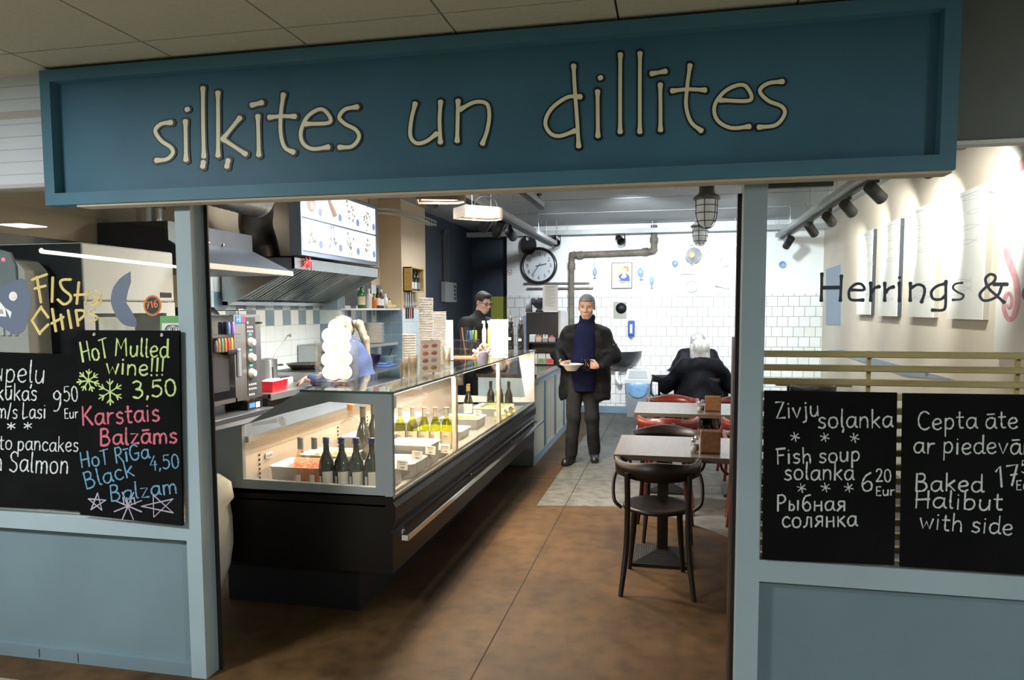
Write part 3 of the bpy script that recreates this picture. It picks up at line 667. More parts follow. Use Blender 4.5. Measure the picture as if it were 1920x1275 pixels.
# ================================================================ the refrigerated display counter
M_body = mat('counter_brown', (.0075, .005, .004), .35, noise=.2, nscale=4, spec=.2)
M_grey = mat('counter_grey', (.24, .26, .26), .5, noise=.05)
M_steel = mat('brushed_steel', (.60, .60, .59), .33, 1, noise=.06, nscale=5, stretch=(1, 1, 30))
M_steelw = mat('worn_steel', (.52, .50, .47), .4, .85, noise=.12, nscale=6)
M_chrome = mat('chrome', (.75, .75, .75), .12, 1)
M_cg = glass('case_glass', (.97, .985, .98), 0, 1.45)
M_edge = mat('glass_edge', (.04, .10, .09), .2)
M_black = mat('black_plastic', (.012, .012, .013), .4)
M_white = mat('white_plastic', (.80, .80, .78), .4)
Y0, Y1 = 3.45, 7.40; DK = .65
DC = thing('display_counter', 'long refrigerated glass display counter with dark brown base and chrome bumper rail', 'counter', (-1.9, 5.4, 0))
MB().prism([(-2.5, .28), (-1.395, .28), (-1.392, .49), (-1.405, .50), (-1.375, .56), (-1.372, .63), (-1.386, .655), (-1.386, .686), (-1.43, .686), (-1.43, .64), (-2.5, .64)], 'y', Y0, Y1).box((-2.5, Y0, .63), (-1.43, Y0+.03, .69)).build('body', M_body, DC)
MB().box((-2.45, Y0+.15, 0), (-1.65, Y1-.05, .28)).build('plinth', M_black, DC)
MB().use(mat('case_trim', (.32, .36, .33), .4)).box((-1.392, Y0, .676), (-1.384, Y1, .690)).build('trim_strip', None, DC)
sp = MB().frame([(-2.5, .66), (-1.385, .686), (-1.385, 1.222), (-1.88, 1.226), (-2.2, 1.045), (-2.5, .975)], [(-2.24, .74), (-1.48, .73), (-1.48, 1.16), (-1.73, 1.17), (-2.0, 1.10), (-2.24, 1.03)], 'y', Y0, Y0+.03)
sp.build('side_panel', M_grey, DC)
MB().prism([(-2.24, .74), (-1.48, .73), (-1.48, 1.16), (-1.73, 1.17), (-2.0, 1.10), (-2.24, 1.03)], 'y', Y0+.012, Y0+.016).build('side_glass', M_cg, DC)
MB().frame([(-2.5, .66), (-1.385, .686), (-1.385, 1.222), (-1.88, 1.226), (-2.2, 1.045), (-2.5, .975)], [(-2.24, .74), (-1.48, .73), (-1.55, 1.16), (-1.73, 1.17), (-2.0, 1.10), (-2.24, 1.03)], 'y', Y1-.03, Y1).build('side_panel', M_white, DC)
dk = MB().use(M_steelw).box((-2.25, Y0+.03, DK-.02), (-1.43, Y1-.03, DK))
dk.build('deck', None, DC)
M_perf = brick('perforated_steel', (.62, .55, .47), (.60, .53, .45), (.30, .26, .21), .03, .008, .5, .28, .35, 'yz', .2)
rw = MB().use(mat('case_liner', (.66, .58, .50), .38, .3, noise=.08)).box((-2.28, Y0+.03, DK), (-2.25, Y1-.03, .95)).use(M_perf).box((-2.25, Y0+.03, .86), (-2.247, Y1-.03, .93))
rw.build('rear_wall', None, DC)
MB().use(M_steel).prism([(-2.22, .935), (-2.22, .965), (-2.47, 1.0), (-2.47, .96)], 'y', Y0+.03, Y1-.03).build('rear_ledge', None, DC)
mb = MB().use(M_black)
for k in range(6):
    for y in (3.62, 4.1, 4.6, 5.1, 5.6): mb.box((-2.249, y, .70+k*.026), (-2.244, y+.008, .712+k*.026))
mb.build('shelf_slots', None, DC)
MB().use(M_white).box((-2.248, 3.68, .80), (-2.238, 3.75, .835), .004).use(mat('gauge_face', (.35, .25, .22), .3)).box((-2.239, 3.69, .81), (-2.236, 3.74, .825)).build('thermometer', None, DC)
py_ = [float(PX(857, 780, -1.43)[1]), float(PX(938, 740, -1.43)[1])]
js = [Y0+.03, py_[0]+.03, py_[1]+.03, Y1-.02]
for i in range(3):
    MB().box((-1.389, js[i]+.004, .69), (-1.384, js[i+1]-.004, 1.218)).build('front_glass', M_cg, DC)
tg = MB().use(glass('top_glass', (.86, .90, .89), .02, 1.6)).box((-1.89, Y0-.01, 1.222), (-1.372, Y1, 1.230)); tg.use(M_edge).box((-1.372, Y0-.01, 1.2215), (-1.370, Y1, 1.2305)).box((-1.89, Y0-.012, 1.2215), (-1.37, Y0-.01, 1.2305))
tg.build('top_glass', None, DC)
MB().use(mat('case_cream', (.66, .56, .44), .5)).box((-2.47, Y0+.04, 1.0), (-2.45, Y1, 1.21)).build('rear_glass_frame', M_cg, DC) if 0 else None
for y in py_:
    MB().use(mat('case_post', (.78, .70, .60), .4)).box((-1.46, y-.026, DK), (-1.43, y+.026, 1.215), .004).build('light_post', None, DC)
    MB().use(M_chrome).box((-1.43, y-.012, 1.13), (-1.383, y+.03, 1.21), .006).build('glass_clamp', None, DC)
MB().use(M_white).box((-1.46, Y0+.03, 1.13), (-1.385, Y0+.075, 1.215), .012).build('glass_clamp', None, DC)
LED = lamp('case_led', (1, .80, .58), 5)
lb = MB().use(M_steelw).box((-1.475, Y0+.04, 1.198), (-1.435, Y1-.04, 1.216)).use(LED).box((-1.47, Y0+.05, 1.194), (-1.44, Y1-.05, 1.198)); lb.build('light_bar', None, DC)
area('counter_light_bar', (-1.455, (Y0+Y1)/2, 1.188), (-1.455, (Y0+Y1)/2, .6), .02, 3.7, 58, (1, .68, .38))
a = PX(759, 1004, -1.34); b = PX(1016.5, 799, -1.34)
rl = MB().use(M_chrome).box((-1.36, a[1], a[2]-.03), (-1.32, b[1], a[2]+.004), .003); rl.build('bumper_rail', None, DC)
for t_ in (.02, .35, .68, .97):
    y = a[1]+(b[1]-a[1])*t_; MB().use(M_chrome).box((-1.395, y+.01, a[2]-.025), (-1.355, y+.03, a[2]-.005)).box((-1.395, y, a[2]-.035), (-1.388, y+.04, a[2]+.005)).build('rail_bracket', None, DC)

# ---- bottles
def glassm(name, col, gloss=.03):
    return glass(name, col, gloss, 1.5)
def bottle(name, label, group, loc, h, r, gm, labm, capm, labz=(.12, .42), capz=.84, shape='sloped', arc=1.0, back=None, rot=-math.pi/2, liquid=None, lab2=None):
    t = thing(name, label, 'bottle', loc, group)
    x, y, z = loc
    if shape == 'sloped': pr = [(0, 0), (r*.92, 0), (r, .02), (r, .50), (r*.93, .58), (r*.62, .69), (r*.40, .76), (r*.36, .97), (r*.42, .975), (r*.42, 1.0), (0, 1.0)]
    elif shape == 'square': pr = [(0, 0), (r*.95, 0), (r, .02), (r, .60), (r*.9, .66), (r*.45, .72), (r*.36, .76), (r*.36, 1.0), (0, 1.0)]
    else: pr = [(0, 0), (r*.9, 0), (r, .03), (r, .58), (r*.92, .67), (r*.6, .75), (r*.3, .79), (r*.22, .82), (r*.22, .97), (r*.28, 1.0), (0, 1.0)]
    MB().lathe([(q, u*h) for q, u in pr], loc, 20).build('glass_body', gm, t)
    if liquid:
        MB().lathe([(0, .01*h), (r*.93, .012*h)]+[(q*.93, u*h) for q, u in pr[3:6] if u < .7]+[(0, pr[5][1]*h*.99)], loc, 18).build('liquid', liquid, t)
    if labm:
        vs = []; n = 14; a0 = rot-arc*1.15; a1 = rot+arc*1.15
        for k in range(n+1):
            a = a0+(a1-a0)*k/n
            for zz in labz: vs.append((x+math.cos(a)*r*1.012, y+math.sin(a)*r*1.012, z+zz*h))
        MB().add(vs, [(2*k, 2*k+2, 2*k+3, 2*k+1) for k in range(n)], True).build('paper_label', labm, t)
        if lab2:
            vs = []; a0, a1 = rot-1.3, rot-.85
            for k in range(5):
                a = a0+(a1-a0)*k/4
                for zz in (labz[0], labz[1]*.8): vs.append((x+math.cos(a)*r*1.014, y+math.sin(a)*r*1.014, z+zz*h))
            MB().add(vs, [(2*k, 2*k+2, 2*k+3, 2*k+1) for k in range(4)], True).build('paper_label', labm, t)
    if capm:
        q = r*.40 if shape != 'demijohn' else r*.25
        MB().lathe([(q, capz*h), (q*1.06, capz*h+.002), (q*1.02, h*.985), (q*1.12, h*.99), (q*1.08, h*1.004), (0, h*1.006)], loc, 16).build('capsule', capm, t)
    return t
M_rose = glassm('rose_wine', (.98, .80, .66)); M_dg = mat('dark_bottle', (.015, .016, .010), .08, coat=.6); M_gg = glassm('green_bottle', (.66, .70, .14))
M_lab = mat('label_paper', (.74, .72, .66), .7); M_labc = mat('label_cream', (.72, .64, .48), .7, noise=.06, nscale=60); M_capg = mat('cap_grey', (.42, .44, .47), .4); M_capb = mat('cap_blue', (.03, .045, .20), .4)
M_capw = mat('cap_silver', (.66, .64, .60), .35, .3)
pxs = [564, 590, 612, 641, 668, 697]
for i, px in enumerate(pxs):
    p = PY(px, 860, 3.56+.012*i); loc = (float(p[0]), float(p[1]), DK)
    if i < 2: bottle('wine_bottle', ['pale pink wine bottle at the left end of the front row in the display counter', 'pale pink wine bottle standing next to the first blue-capped dark bottle'][i], 'wine bottles behind the end window', loc, .305, .0385, M_rose, M_lab, M_capg, (.1, .36), .80, arc=.35, lab2=True)
    else: bottle('wine_bottle', ['dark bottle with blue cap next to the pink wine in the counter', 'dark blue-capped bottle, second from the pink wine', 'dark blue-capped bottle, third from the pink wine', 'dark blue-capped bottle by the corner post of the counter'][i-2], 'wine bottles behind the end window', loc, .305, .042, M_dg, M_lab, M_capb, (.12, .42), .90, arc=.62, rot=-math.pi/2+.6, lab2=True)
p = PZ(660, 845, DK); 
bottle('demijohn', 'large clear glass flask with an orange stopper inside the counter', None, (-2.03, 4.34, DK), .385, .075, glass('clear_glass', (.90, .90, .88), .02, 1.6), None, mat('cork_orange', (.62, .25, .07), .6), shape='demijohn', capz=.90)
for i, (X_, Y_) in enumerate(((-1.875, 4.19), (-1.855, 4.31))):
    bottle('wine_bottle', ['tall smoke grey bottle beside the clear flask', 'tall smoke grey bottle half hidden by the counter corner post'][i], 'grey bottles in the counter', (X_, Y_, DK), .395, .044, mat('smoke_bottle', (.055, .06, .055), .15, coat=.5), None, mat('smoke_cap', (.12, .12, .13), .4))
five = [751, 774, 796, 817, 838]
wl5 = ['green white-wine bottle nearest the counter corner post', 'green white-wine bottle, second from the corner post', 'green white-wine bottle in the middle of the row of five', 'green white-wine bottle with a red printed label', 'green white-wine bottle beside the beige light post']
for i, px in enumerate(five):
    p = PY(px, 840, 4.88+.012*i); t = bottle('wine_bottle', wl5[i], 'five white wine bottles in the counter', (float(p[0]), float(p[1]), DK), .30, .040, M_gg, M_labc if i != 3 else mat('label_white', (.80, .78, .72), .7), M_capw, (.13, .44), .78, arc=1.1, liquid=glassm('straw_wine', (.86, .84, .45)))
    Lc = Local((p[0]-.02, p[1]-.0415, DK+.085), (1, 0, 0), (0, 0, 1), (0, -1, 0)); e = MB().use(mat('label_ink', (.28, .23, .17), .8) if i != 3 else mat('label_red', (.5, .05, .05), .7))
    if i == 3:
        for k in range(3): ribbon(e, [(.0, .02-.012*k), (.012, .02-.012*k)], .006, Lc); ribbon(e, [(.016, .02-.012*k), (.022, .02-.012*k)], .005, Lc)
    else:
        ribbon(e, [(.002, .014), (.038, .014)], .006, Lc); ribbon(e, [(.01, 0), (.03, 0)], .002, Lc); ribbon(e, [(.008, -.01), (.032, -.01)], .002, Lc)
    e.build('label_print', None, [o for o in COL.objects if o.parent == t and o.name.startswith('paper_label')][0])
# ---- trays of salads
M_tray = mat('tray_white', (.80, .78, .74), .35)
def mound(mb, x0, x1, y0, y1, z, h, seed, n=14):
    rr = random.Random(seed); vs = []; 
    for i in range(n+1):
        for j in range(n+1):
            u, v = i/n, j/n; e = min(u, 1-u, v, 1-v); vs.append((x0+(x1-x0)*u, y0+(y1-y0)*v, z+h*min(1, e*4)*(.7+.3*rr.random())+rr.uniform(-.004, .004)))
    mb.add(vs, [(i*(n+1)+j, (i+1)*(n+1)+j, (i+1)*(n+1)+j+1, i*(n+1)+j+1) for i in range(n) for j in range(n)], True)
def food(name, c1, c2, sc=60):
    m = mat(name, c1, .4, noise=.3, nscale=sc, bump=.4, bscale=90); r = [n for n in m.node_tree.nodes if n.type == 'VALTORGB'][0]
    r.color_ramp.elements[0].color = (*c1, 1); r.color_ramp.elements[1].color = (*c2, 1); r.color_ramp.elements[0].position = .42; r.color_ramp.elements[1].position = .58; return m
F_red = food('food_red', (.34, .05, .03), (.66, .42, .24), 40); F_pink = food('food_pink', (.62, .16, .20), (.75, .45, .42), 30); F_yel = food('food_yellow', (.72, .52, .18), (.80, .68, .42), 30); F_grn = food('food_green', (.20, .26, .06), (.62, .52, .30), 40)
F_bei = food('food_beige', (.62, .50, .34), (.78, .70, .56), 30); F_org = food('food_orange', (.55, .16, .05), (.70, .34, .14), 40); F_brn = food('food_brown', (.36, .20, .07), (.62, .40, .18), 30)
def tray(label, x0, x1, y0, y1, z0, z1, f, seed, group='food trays in the display counter', fill=.72, seg=None, parts=None):
    t = thing('food_tray', label, 'tray', ((x0+x1)/2, (y0+y1)/2, z0), group); r = .02; b = .018
    def rc(i, rad):
        xa, xb, ya, yb = x0+i, x1-i, y0+i, y1-i; o = []
        for cx, cy, a0 in ((xb-rad, ya+rad, -90), (xb-rad, yb-rad, 0), (xa+rad, yb-rad, 90), (xa+rad, ya+rad, 180)):
            for k in range(4): a = math.radians(a0+30*k); o.append((cx+rad*math.cos(a), cy+rad*math.sin(a)))
        return o
    rings = [(rc(b+.01, r), z0), (rc(b, r), z0), (rc(.008, .03), z1-.006), (rc(0, .034), z1-.004), (rc(0, .034), z1), (rc(.012, .03), z1), (rc(b+.008, .024), z0+.008)]
    vs = [(p[0], p[1], z) for rg, z in rings for p in rg]; n = 16; fs = [(i*n+k, i*n+(k+1) % n, (i+1)*n+(k+1) % n, (i+1)*n+k) for i in range(len(rings)-1) for k in range(n)]
    fs += [tuple(range(n))[::-1], tuple(range((len(rings)-1)*n, len(rings)*n))]
    MB().add(vs, fs, True).build('tray', M_tray, t)
    m = MB(); mound(m, x0+b, x1-b, y0+b, y1-b, z0+(z1-z0)*fill, .03, seed); m.build('salad', f, t); return t
tray('white tray of red salad nearest the end window', -2.19, -1.86, 3.60, 3.86, DK, .78, F_red, 1)
tray('white tray of brown relish behind the red salad', -2.19, -1.86, 3.93, 4.19, DK, .78, F_brn, 2)
tray('white tray of pink salad behind the clear flask', -2.19, -1.86, 4.50, 4.76, DK, .79, F_pink, 3)
tray('white tray of pink herring behind the dark bottles', -1.79, -1.48, 4.30, 4.56, DK, .79, F_pink, 4)
tray('white tray of greenish salad behind the blue-capped bottles', -1.82, -1.50, 3.72, 3.94, DK, .76, F_grn, 5)
tray('white tray of pale salad with price tags by the front glass', -1.80, -1.47, 3.98, 4.26, DK, .74, F_bei, 6)
tray('white tray of yellow salad with orange rim food under the five bottles', -1.83, -1.49, 4.59, 4.80, DK, .71, F_yel, 7)
tray('white tray of pale pastry between the two light posts', -1.95, -1.55, 5.25, 5.55, DK, .72, F_bei, 8)
tray('white tray of fried brown fish between the light posts', -1.9, -1.55, 5.75, 6.05, DK, .74, F_brn, 9)
tray('wide white tray of cream salad at the back of the counter', -2.2, -1.95, 5.1, 5.7, DK, .80, F_bei, 10)
tray('white tray of green salads at the far end of the counter', -1.85, -1.5, 6.55, 6.95, DK, .72, F_grn, 11)
t = thing('food_bowl', 'shallow pale bowl of yellow spread beside the grey bottle', 'bowl', (-1.62, 4.62, DK+.06)) if 0 else None
# ---- price tags on wire stands
M_card = mat('tag_card', (.72, .72, .70), .6); M_ink = mat('tag_ink', (.10, .10, .13), .8)
def price_tag(label, px, py, x, size=.075, ins=('Salāti', '3,50')):
    p = PX(px, py, x); t = thing('price_tag', label, 'price tag', (p[0], p[1], DK), 'price tags in the display counter')
    c, s = math.cos(-.25), math.sin(-.25); u = np.array([c, s, .0]); v = np.array([0, .2, .98]); n = np.cross(u, v); n = -n if n[1] > 0 else n
    o = np.array(p); q = [o+u*(-size*.5)+v*(-size*.35), o+u*(size*.5)+v*(-size*.35), o+u*(size*.5)+v*(size*.35), o+u*(-size*.5)+v*(size*.35)]
    MB().add(q+[a-n*.002 for a in q], [(0, 1, 2, 3), (7, 6, 5, 4), (0, 4, 5, 1), (1, 5, 6, 2), (2, 6, 7, 3), (3, 7, 4, 0)]).build('card', M_card, t)
    e = MB().use(M_ink); L = Local(o+n*.0006, u, v, n)
    ribbon(e, [(-size*.3, size*.2), (size*.3, size*.2)], .004, L, .0004); ribbon(e, [(-size*.2, size*.05), (size*.25, size*.05)], .003, L, .0004); ribbon(e, [(-size*.1, -size*.18), (size*.2, -size*.18)], .006, L, .0004); e.build('card_print', None, t)
    b = o+v*(-size*.35)
    MB().use(M_chrome).tube([b, (b[0], b[1]+.004, (b[2]+DK)/2), (b[0], b[1], DK+.003)], .0012, 6).lathe([(0, 0), (.016, 0), (.016, .003), (0, .004)], (b[0], b[1], DK), 14).build('wire_stand', None, t)
for lb_, a in (('price tag nearest the corner post of the display counter', (754, 872, -1.455)), ('price tag in front of the second green wine bottle', (782, 854, -1.46)), ('price tag in front of the fourth green wine bottle', (807, 844, -1.47)), ('price tag in front of the last green wine bottle', (835, 842, -1.46)), ('small price tag beside the fried fish tray', (895, 775, -1.5))): price_tag(lb_, *a)
# ---- far end of the counter
p = PX(907, 735, -1.62); bottle('wine_bottle', 'dark bottle with a plain white label in the middle of the counter', None, (-1.75, 6.15, DK), .34, .042, M_dg, MATS['label_white'], mat('cap_gold', (.5, .42, .2), .4, .5), (.25, .5), .82, arc=1.1)
M_lg = mat('label_green', (.40, .52, .12), .6)
for i in range(4):
    bottle('wine_bottle', ['dark green-labelled bottle nearest the far light post', 'dark green-labelled bottle, second from the far light post', 'dark green-labelled bottle, third from the far light post', 'dark green-labelled bottle at the far end of the counter'][i], 'green-labelled bottles at the far end', (-1.72+.09*i, 6.75+.0*i+.1, DK) if i < 3 else (-1.68, 7.05, DK), .30, .038, M_dg, M_lg, M_black, (.1, .3), .84, arc=1.2)
for i in range(6):
    x = -1.52+.02*(i % 2); y = 6.30+.11*i
    t = thing('packed_salad', 'small clear pack of green salad with a white tag, %s' % ['nearest the second light post', 'second from the second light post', 'third from the second light post', 'fourth from the second light post', 'fifth from the second light post', 'at the far end panel'][i], 'food pack', (x, y, DK), 'packed salads')
    m = MB().use(F_grn); mound(m, x-.04, x+.04, y-.04, y+.04, DK, .05, 30+i, 8); m.build('salad', None, t)
    MB().use(M_card).box((x-.02, y-.045, DK+.045), (x+.02, y-.042, DK+.085)).build('tag', None, t)
# wine scoop lying on the rear ledge
a = np.array((-2.31, 3.66, 1.0)); t = thing('scoop', 'clear plastic scoop lying on the steel ledge inside the counter', 'scoop', tuple(a))
MB().tube([a, a+np.array((.05, .06, .004)), a+np.array((.09, .11, .01))], [.012, .010, .012], 10).lathe([(.001, 0), (.026, .004), (.028, .03), (.02, .034)], a+np.array((.10, .12, .0)), 14, (.6, .7, .2)).build('scoop_body', glass('clear_plastic', (.85, .82, .80), .05, 1.45), t)

# ================================================================ bar counter beyond the display
BC = thing('bar_counter', 'pale blue bar counter with white ribbed panels and dark worktop', 'counter', (-1.7, 9.0, 0))
BX, B0, B1 = -1.40, 7.42, 10.7
M_bc = mat('bar_blue', (.30, .40, .49), .5, noise=.06); M_bd = mat('bar_post_blue', (.10, .17, .24), .5); M_rib = mat('ribbed_white', (.80, .81, .74), .45)
MB().box((-2.0, B0, .0), (BX-.03, B1, .93)).build('carcass', M_bc, BC)
fb = MB().use(M_bc).box((BX-.03, B0, 0), (BX, B1, .09)).box((BX-.03, B0, .84), (BX, B1, .93)).box((BX-.03, B0, .09), (BX, B0+.04, .84)); fb.build('frame', None, BC)
ys = [B0+.04]
k = 0; pw = .62
while ys[-1] < B1-.2:
    y = ys[-1]; rb = MB().use(M_rib); n = 14
    for i in range(n): rb.box((BX-.028, y+pw*i/n, .09), (BX-.012+(.006 if i % 2 else 0), y+pw*(i+.75)/n, .84))
    rb.box((BX-.03, y, .09), (BX-.024, y+pw, .84)); rb.build('ribbed_panel', None, BC)
    MB().use(M_bd).box((BX-.03, y+pw, .09), (BX-.002, y+pw+.13, .84)).build('post', None, BC); ys.append(y+pw+.13)
wt = MB().use(mat('dark_worktop', (.030, .027, .025), .12)).box((-2.02, B0, .93), (BX+.03, B1, .968)).use(mat('worktop_edge', (.33, .32, .31), .3)).box((BX+.03, B0, .928), (BX+.04, B1, .968)); wt.build('worktop', None, BC)

# ---- on the glass top
TZ = 1.2305
def at_top(px, py, z=TZ): p = PZ(px, py, z); return (float(p[0]), float(p[1]), z)
p = at_top(625, 720); p = (p[0]+.0, p[1]+.05, TZ); JR = .088
t = thing('glass_jar', 'square-sided clear glass jar heaped with glowing white ball lights', 'jar', p)
s_ = PM(p); jw = 60*s_/2; jh = 80*s_
jb = MB().use(glass('jar_glass', (.93, .93, .92), .01, 1.45)).box((p[0]-jw, p[1]-jw, TZ), (p[0]+jw, p[1]+jw, TZ+.018), .004)
for a, b in (((-jw, -jw), (jw, -jw+.005)), ((-jw, jw-.005), (jw, jw)), ((-jw, -jw+.005), (-jw+.005, jw-.005)), ((jw-.005, -jw+.005), (jw, jw-.005))): jb.box((p[0]+a[0], p[1]+a[1], TZ+.018), (p[0]+b[0], p[1]+b[1], TZ+jh))
jb.build('glass_wall', None, t)
M_ball = mat('light_ball', (.86, .84, .78), .5, emit=(1, .93, .80), estr=1.1)
rr = random.Random(4); br = jw*.47; i = 0
for lay, (n, zc) in enumerate(((4, .02+br), (4, .02+br*2.7), (4, .02+br*4.4), (3, .02+br*5.9), (1, .02+br*7.0))):
    for k in range(n):
        a = 6.28*k/max(n, 1)+lay*.7; rad = jw*.50 if n > 1 else 0
        c = (p[0]+rad*math.cos(a), p[1]+rad*math.sin(a), TZ+zc)
        b_ = MB().ball(c, br*(1 if n > 1 else 1.05), 14, 9).build('white_ball', M_ball)
        where = ['bottom layer', 'second layer', 'third layer', 'heaped layer', 'top'][lay]
        tag(b_, 'glowing white ball in the %s of the square glass jar' % where if n > 1 else 'topmost glowing white ball on the square glass jar', 'ball', 'balls in the jar')
# stacks of cups: a stack of nested tapered cups, each cup an object
def cup_stack(label, px, py, wpx, n, dz, m, name='plastic_cup', h=None, taper=.78, group=None):
    p = at_top(px, py); s = PM(p); r = wpx*s/2; hh = h or r*2.3
    for i in range(n):
        z = TZ+i*dz; mb = MB().lathe([(0, .002), (r*taper, 0), (r, hh-.004), (r*1.05, hh-.003), (r*1.05, hh), (r*.97, hh), (r*taper*.95, .006), (0, .006)], (p[0], p[1], z), 18)
        o = mb.build(name, m); tag(o, label, 'cup', group)
M_pc = glass('cup_plastic', (.97, .96, .94), .12, 1.4); M_paper = mat('cup_paper', (.84, .80, .75), .6)
cup_stack('clear plastic cup in the short stack left of the picture menu', 758, 710, 17, 6, .012, M_pc, group='short left cup stack')
cup_stack('clear plastic cup in the stack against the picture menu', 775, 706, 17, 7, .012, M_pc, group='cup stack by the menu')
cup_stack('white paper cup in the tall stack behind the picture menu', 800, 690, 26, 34, .012, M_paper, 'paper_cup', .10, .72, 'tall paper cup stack')
cup_stack('white paper cup in the second tall stack behind the menu', 825, 683, 24, 26, .012, M_paper, 'paper_cup', .10, .72, 'second tall paper cup stack')
cup_stack('clear plastic cup in the stack right of the picture menu', 838, 690, 15, 8, .012, M_pc, group='cup stack right of the menu')
cup_stack('white soup tub in the stack behind the short cups', 768, 690, 24, 10, .018, M_paper, 'soup_tub', .08, .8, 'soup tub stack')
# leaning menus
M_menu = mat('menu_paper', (.80, .75, .70), .6)
def sheet(label, quad, y, m, lines=None, name='menu_sheet', cat='menu', thick=.003, base=None, deco=None, lean=.0):
    q = [PY(*c, y) for c in quad]; zt = max(p[2] for p in q)
    q = [p+np.array([0, lean*(p[2]-q[0][2]), 0]) for p in q]
    t = thing(name, label, cat, tuple(q[0])); n = np.array([0, 1, 0])
    MB().add(q+[p+n*thick for p in q], [(0, 1, 2, 3), (7, 6, 5, 4), (0, 4, 5, 1), (1, 5, 6, 2), (2, 6, 7, 3), (3, 7, 4, 0)]).build('sheet', m, t)
    u = (q[1]-q[0]); v = (q[3]-q[0]); L = Local(q[0], u, v, (0, -1, 0))
    if lines:
        e = MB().use(mat('menu_ink', (.42, .40, .40), .8))
        for (a, b, c) in lines: 
            p0, p1 = q[0]+u*a+v*c, q[0]+u*b+v*c; d = v*.008
            e.add([p0-d+(0, -.0008, 0), p1-d+(0, -.0008, 0), p1+d+(0, -.0008, 0), p0+d+(0, -.0008, 0)], [(0, 1, 2, 3)])
        e.build('print', None, t)
    if deco: deco(q, u, v, t)
    return t
pm = at_top(806, 700)
def dishes(q, u, v, t):
    cols = [(.62, .16, .06), (.45, .14, .09), (.52, .20, .10), (.36, .15, .12), (.30, .17, .14), (.40, .30, .26), (.32, .34, .14), (.36, .26, .12)]
    for r in range(4):
        for c in range(2):
            m = mat('menu_dish_%s' % 'abcdefgh'[r*2+c], cols[r*2+c], .6, noise=.3, nscale=90); o = q[0]+u*(.27+.42*c)+v*(.80-.22*r)
            MB().use(m).add([o+u*.15*math.cos(a)+v*.06*math.sin(a)+np.array((0, -.001, 0)) for a in [6.283*k/14 for k in range(14)]], [tuple(range(14))]).build('dish_picture', None, t)
sheet('pinkish picture menu of eight dishes standing on the glass counter', [(787, 700), (826, 697), (826, 638), (788, 638)], pm[1], mat('menu_pink', (.80, .66, .58), .6), [(.1, .9, .95), (.1, .8, .9)]+[(.1+.42*c, .4+.42*c, .66-.22*r) for r in range(3) for c in range(2)], deco=dishes)
LN = [(.15, .85, .93), (.2, .8, .90)]+[(.15, .8-.25*(i % 3 == 0), .85-.05*i) for i in range(14)]
sheet('white printed menu standing behind the paper cups', [(832, 676), (850, 675), (849, 600), (831, 600)], float(at_top(840, 676)[1]), M_card, LN)
pmn = at_top(935, 664)
sheet('tall white printed menu in front of the pepper mills', [(919, 667), (952.5, 663), (952.5, 599), (919, 599)], pmn[1], mat('menu_white', (.80, .80, .79), .6), LN)
# wire basket of cutlery
c = at_top(873, 670); s = PM(c); bw = 46*s/2; bh = 32*s
t = thing('cutlery_basket', 'black wire basket with a wooden base holding cutlery', 'basket', c)
MB().use(wood('basket_wood', (.50, .22, .10), (.62, .30, .15))).box((c[0]-bw, c[1]-.07, TZ), (c[0]+bw, c[1]+.07, TZ+.012)).build('wooden_base', None, t)
e = MB().use(M_black)
for z in (TZ+.02, TZ+bh*.5, TZ+bh): e.tube([(c[0]-bw, c[1]-.07, z), (c[0]+bw, c[1]-.07, z), (c[0]+bw, c[1]+.07, z), (c[0]-bw, c[1]+.07, z)], .0022, 6, True)
for i in range(9):
    x = c[0]-bw+2*bw*i/8
    for y in (c[1]-.07, c[1]+.07): e.tube([(x, y, TZ+.01), (x, y, TZ+bh)], .0018, 6)
for j in range(1, 4):
    for x in (c[0]-bw, c[0]+bw): e.tube([(x, c[1]-.07+.035*j, TZ+.01), (x, c[1]-.07+.035*j, TZ+bh)], .0018, 6)
e.build('wire_cage', None, t)
t = thing('cutlery_bundle', 'bundle of black-handled cutlery in the wire basket', 'cutlery', (c[0], c[1], TZ+.012)); rr = random.Random(5)
for i in range(12):
    x, y = c[0]-bw*.5+bw*.1*i, c[1]+rr.uniform(-.04, .04); dx, dy = rr.uniform(-.03, .03), rr.uniform(-.02, .02)
    MB().use(M_black if i != 5 else mat('copper_handle', (.45, .22, .12), .3, .6)).tube([(x, y, TZ+.014), (x+dx*.6, y+dy*.6, TZ+bh*.9), (x+dx, y+dy, TZ+bh*1.75)], [.004, .006, .004], 6).build('handle', None, t)
# cans behind the basket
for i, (px, col, lb) in enumerate(((880, (.10, .30, .52), 'blue drinks can behind the cutlery basket'), (889, (.52, .62, .10), 'lime green drinks can behind the blue can'))):
    q = at_top(px, 640+i*2, TZ); q = (float(PY(px, 640, 7.0+.08*i)[0]), 7.0+.08*i, TZ+.10)
    t = thing('drinks_can', lb, 'can', (q[0], q[1], TZ)); 
    MB().lathe([(0, 0), (.028, 0), (.033, .008), (.033, .115), (.027, .125), (0, .123)], (q[0], q[1], TZ+.085), 18).build('can_body', mat('can_%d' % i if 0 else ['can_blue', 'can_lime'][i], col, .25, .6), t)
    MB().lathe([(.026, .124), (.027, .127), (0, .124)], (q[0], q[1], TZ+.085), 18).use(M_chrome).build('can_top', M_chrome, t)
    MB().use(M_black).box((q[0]-.05, q[1]-.05, TZ), (q[0]+.05, q[1]+.05, TZ+.085)).build('stand', None, t)
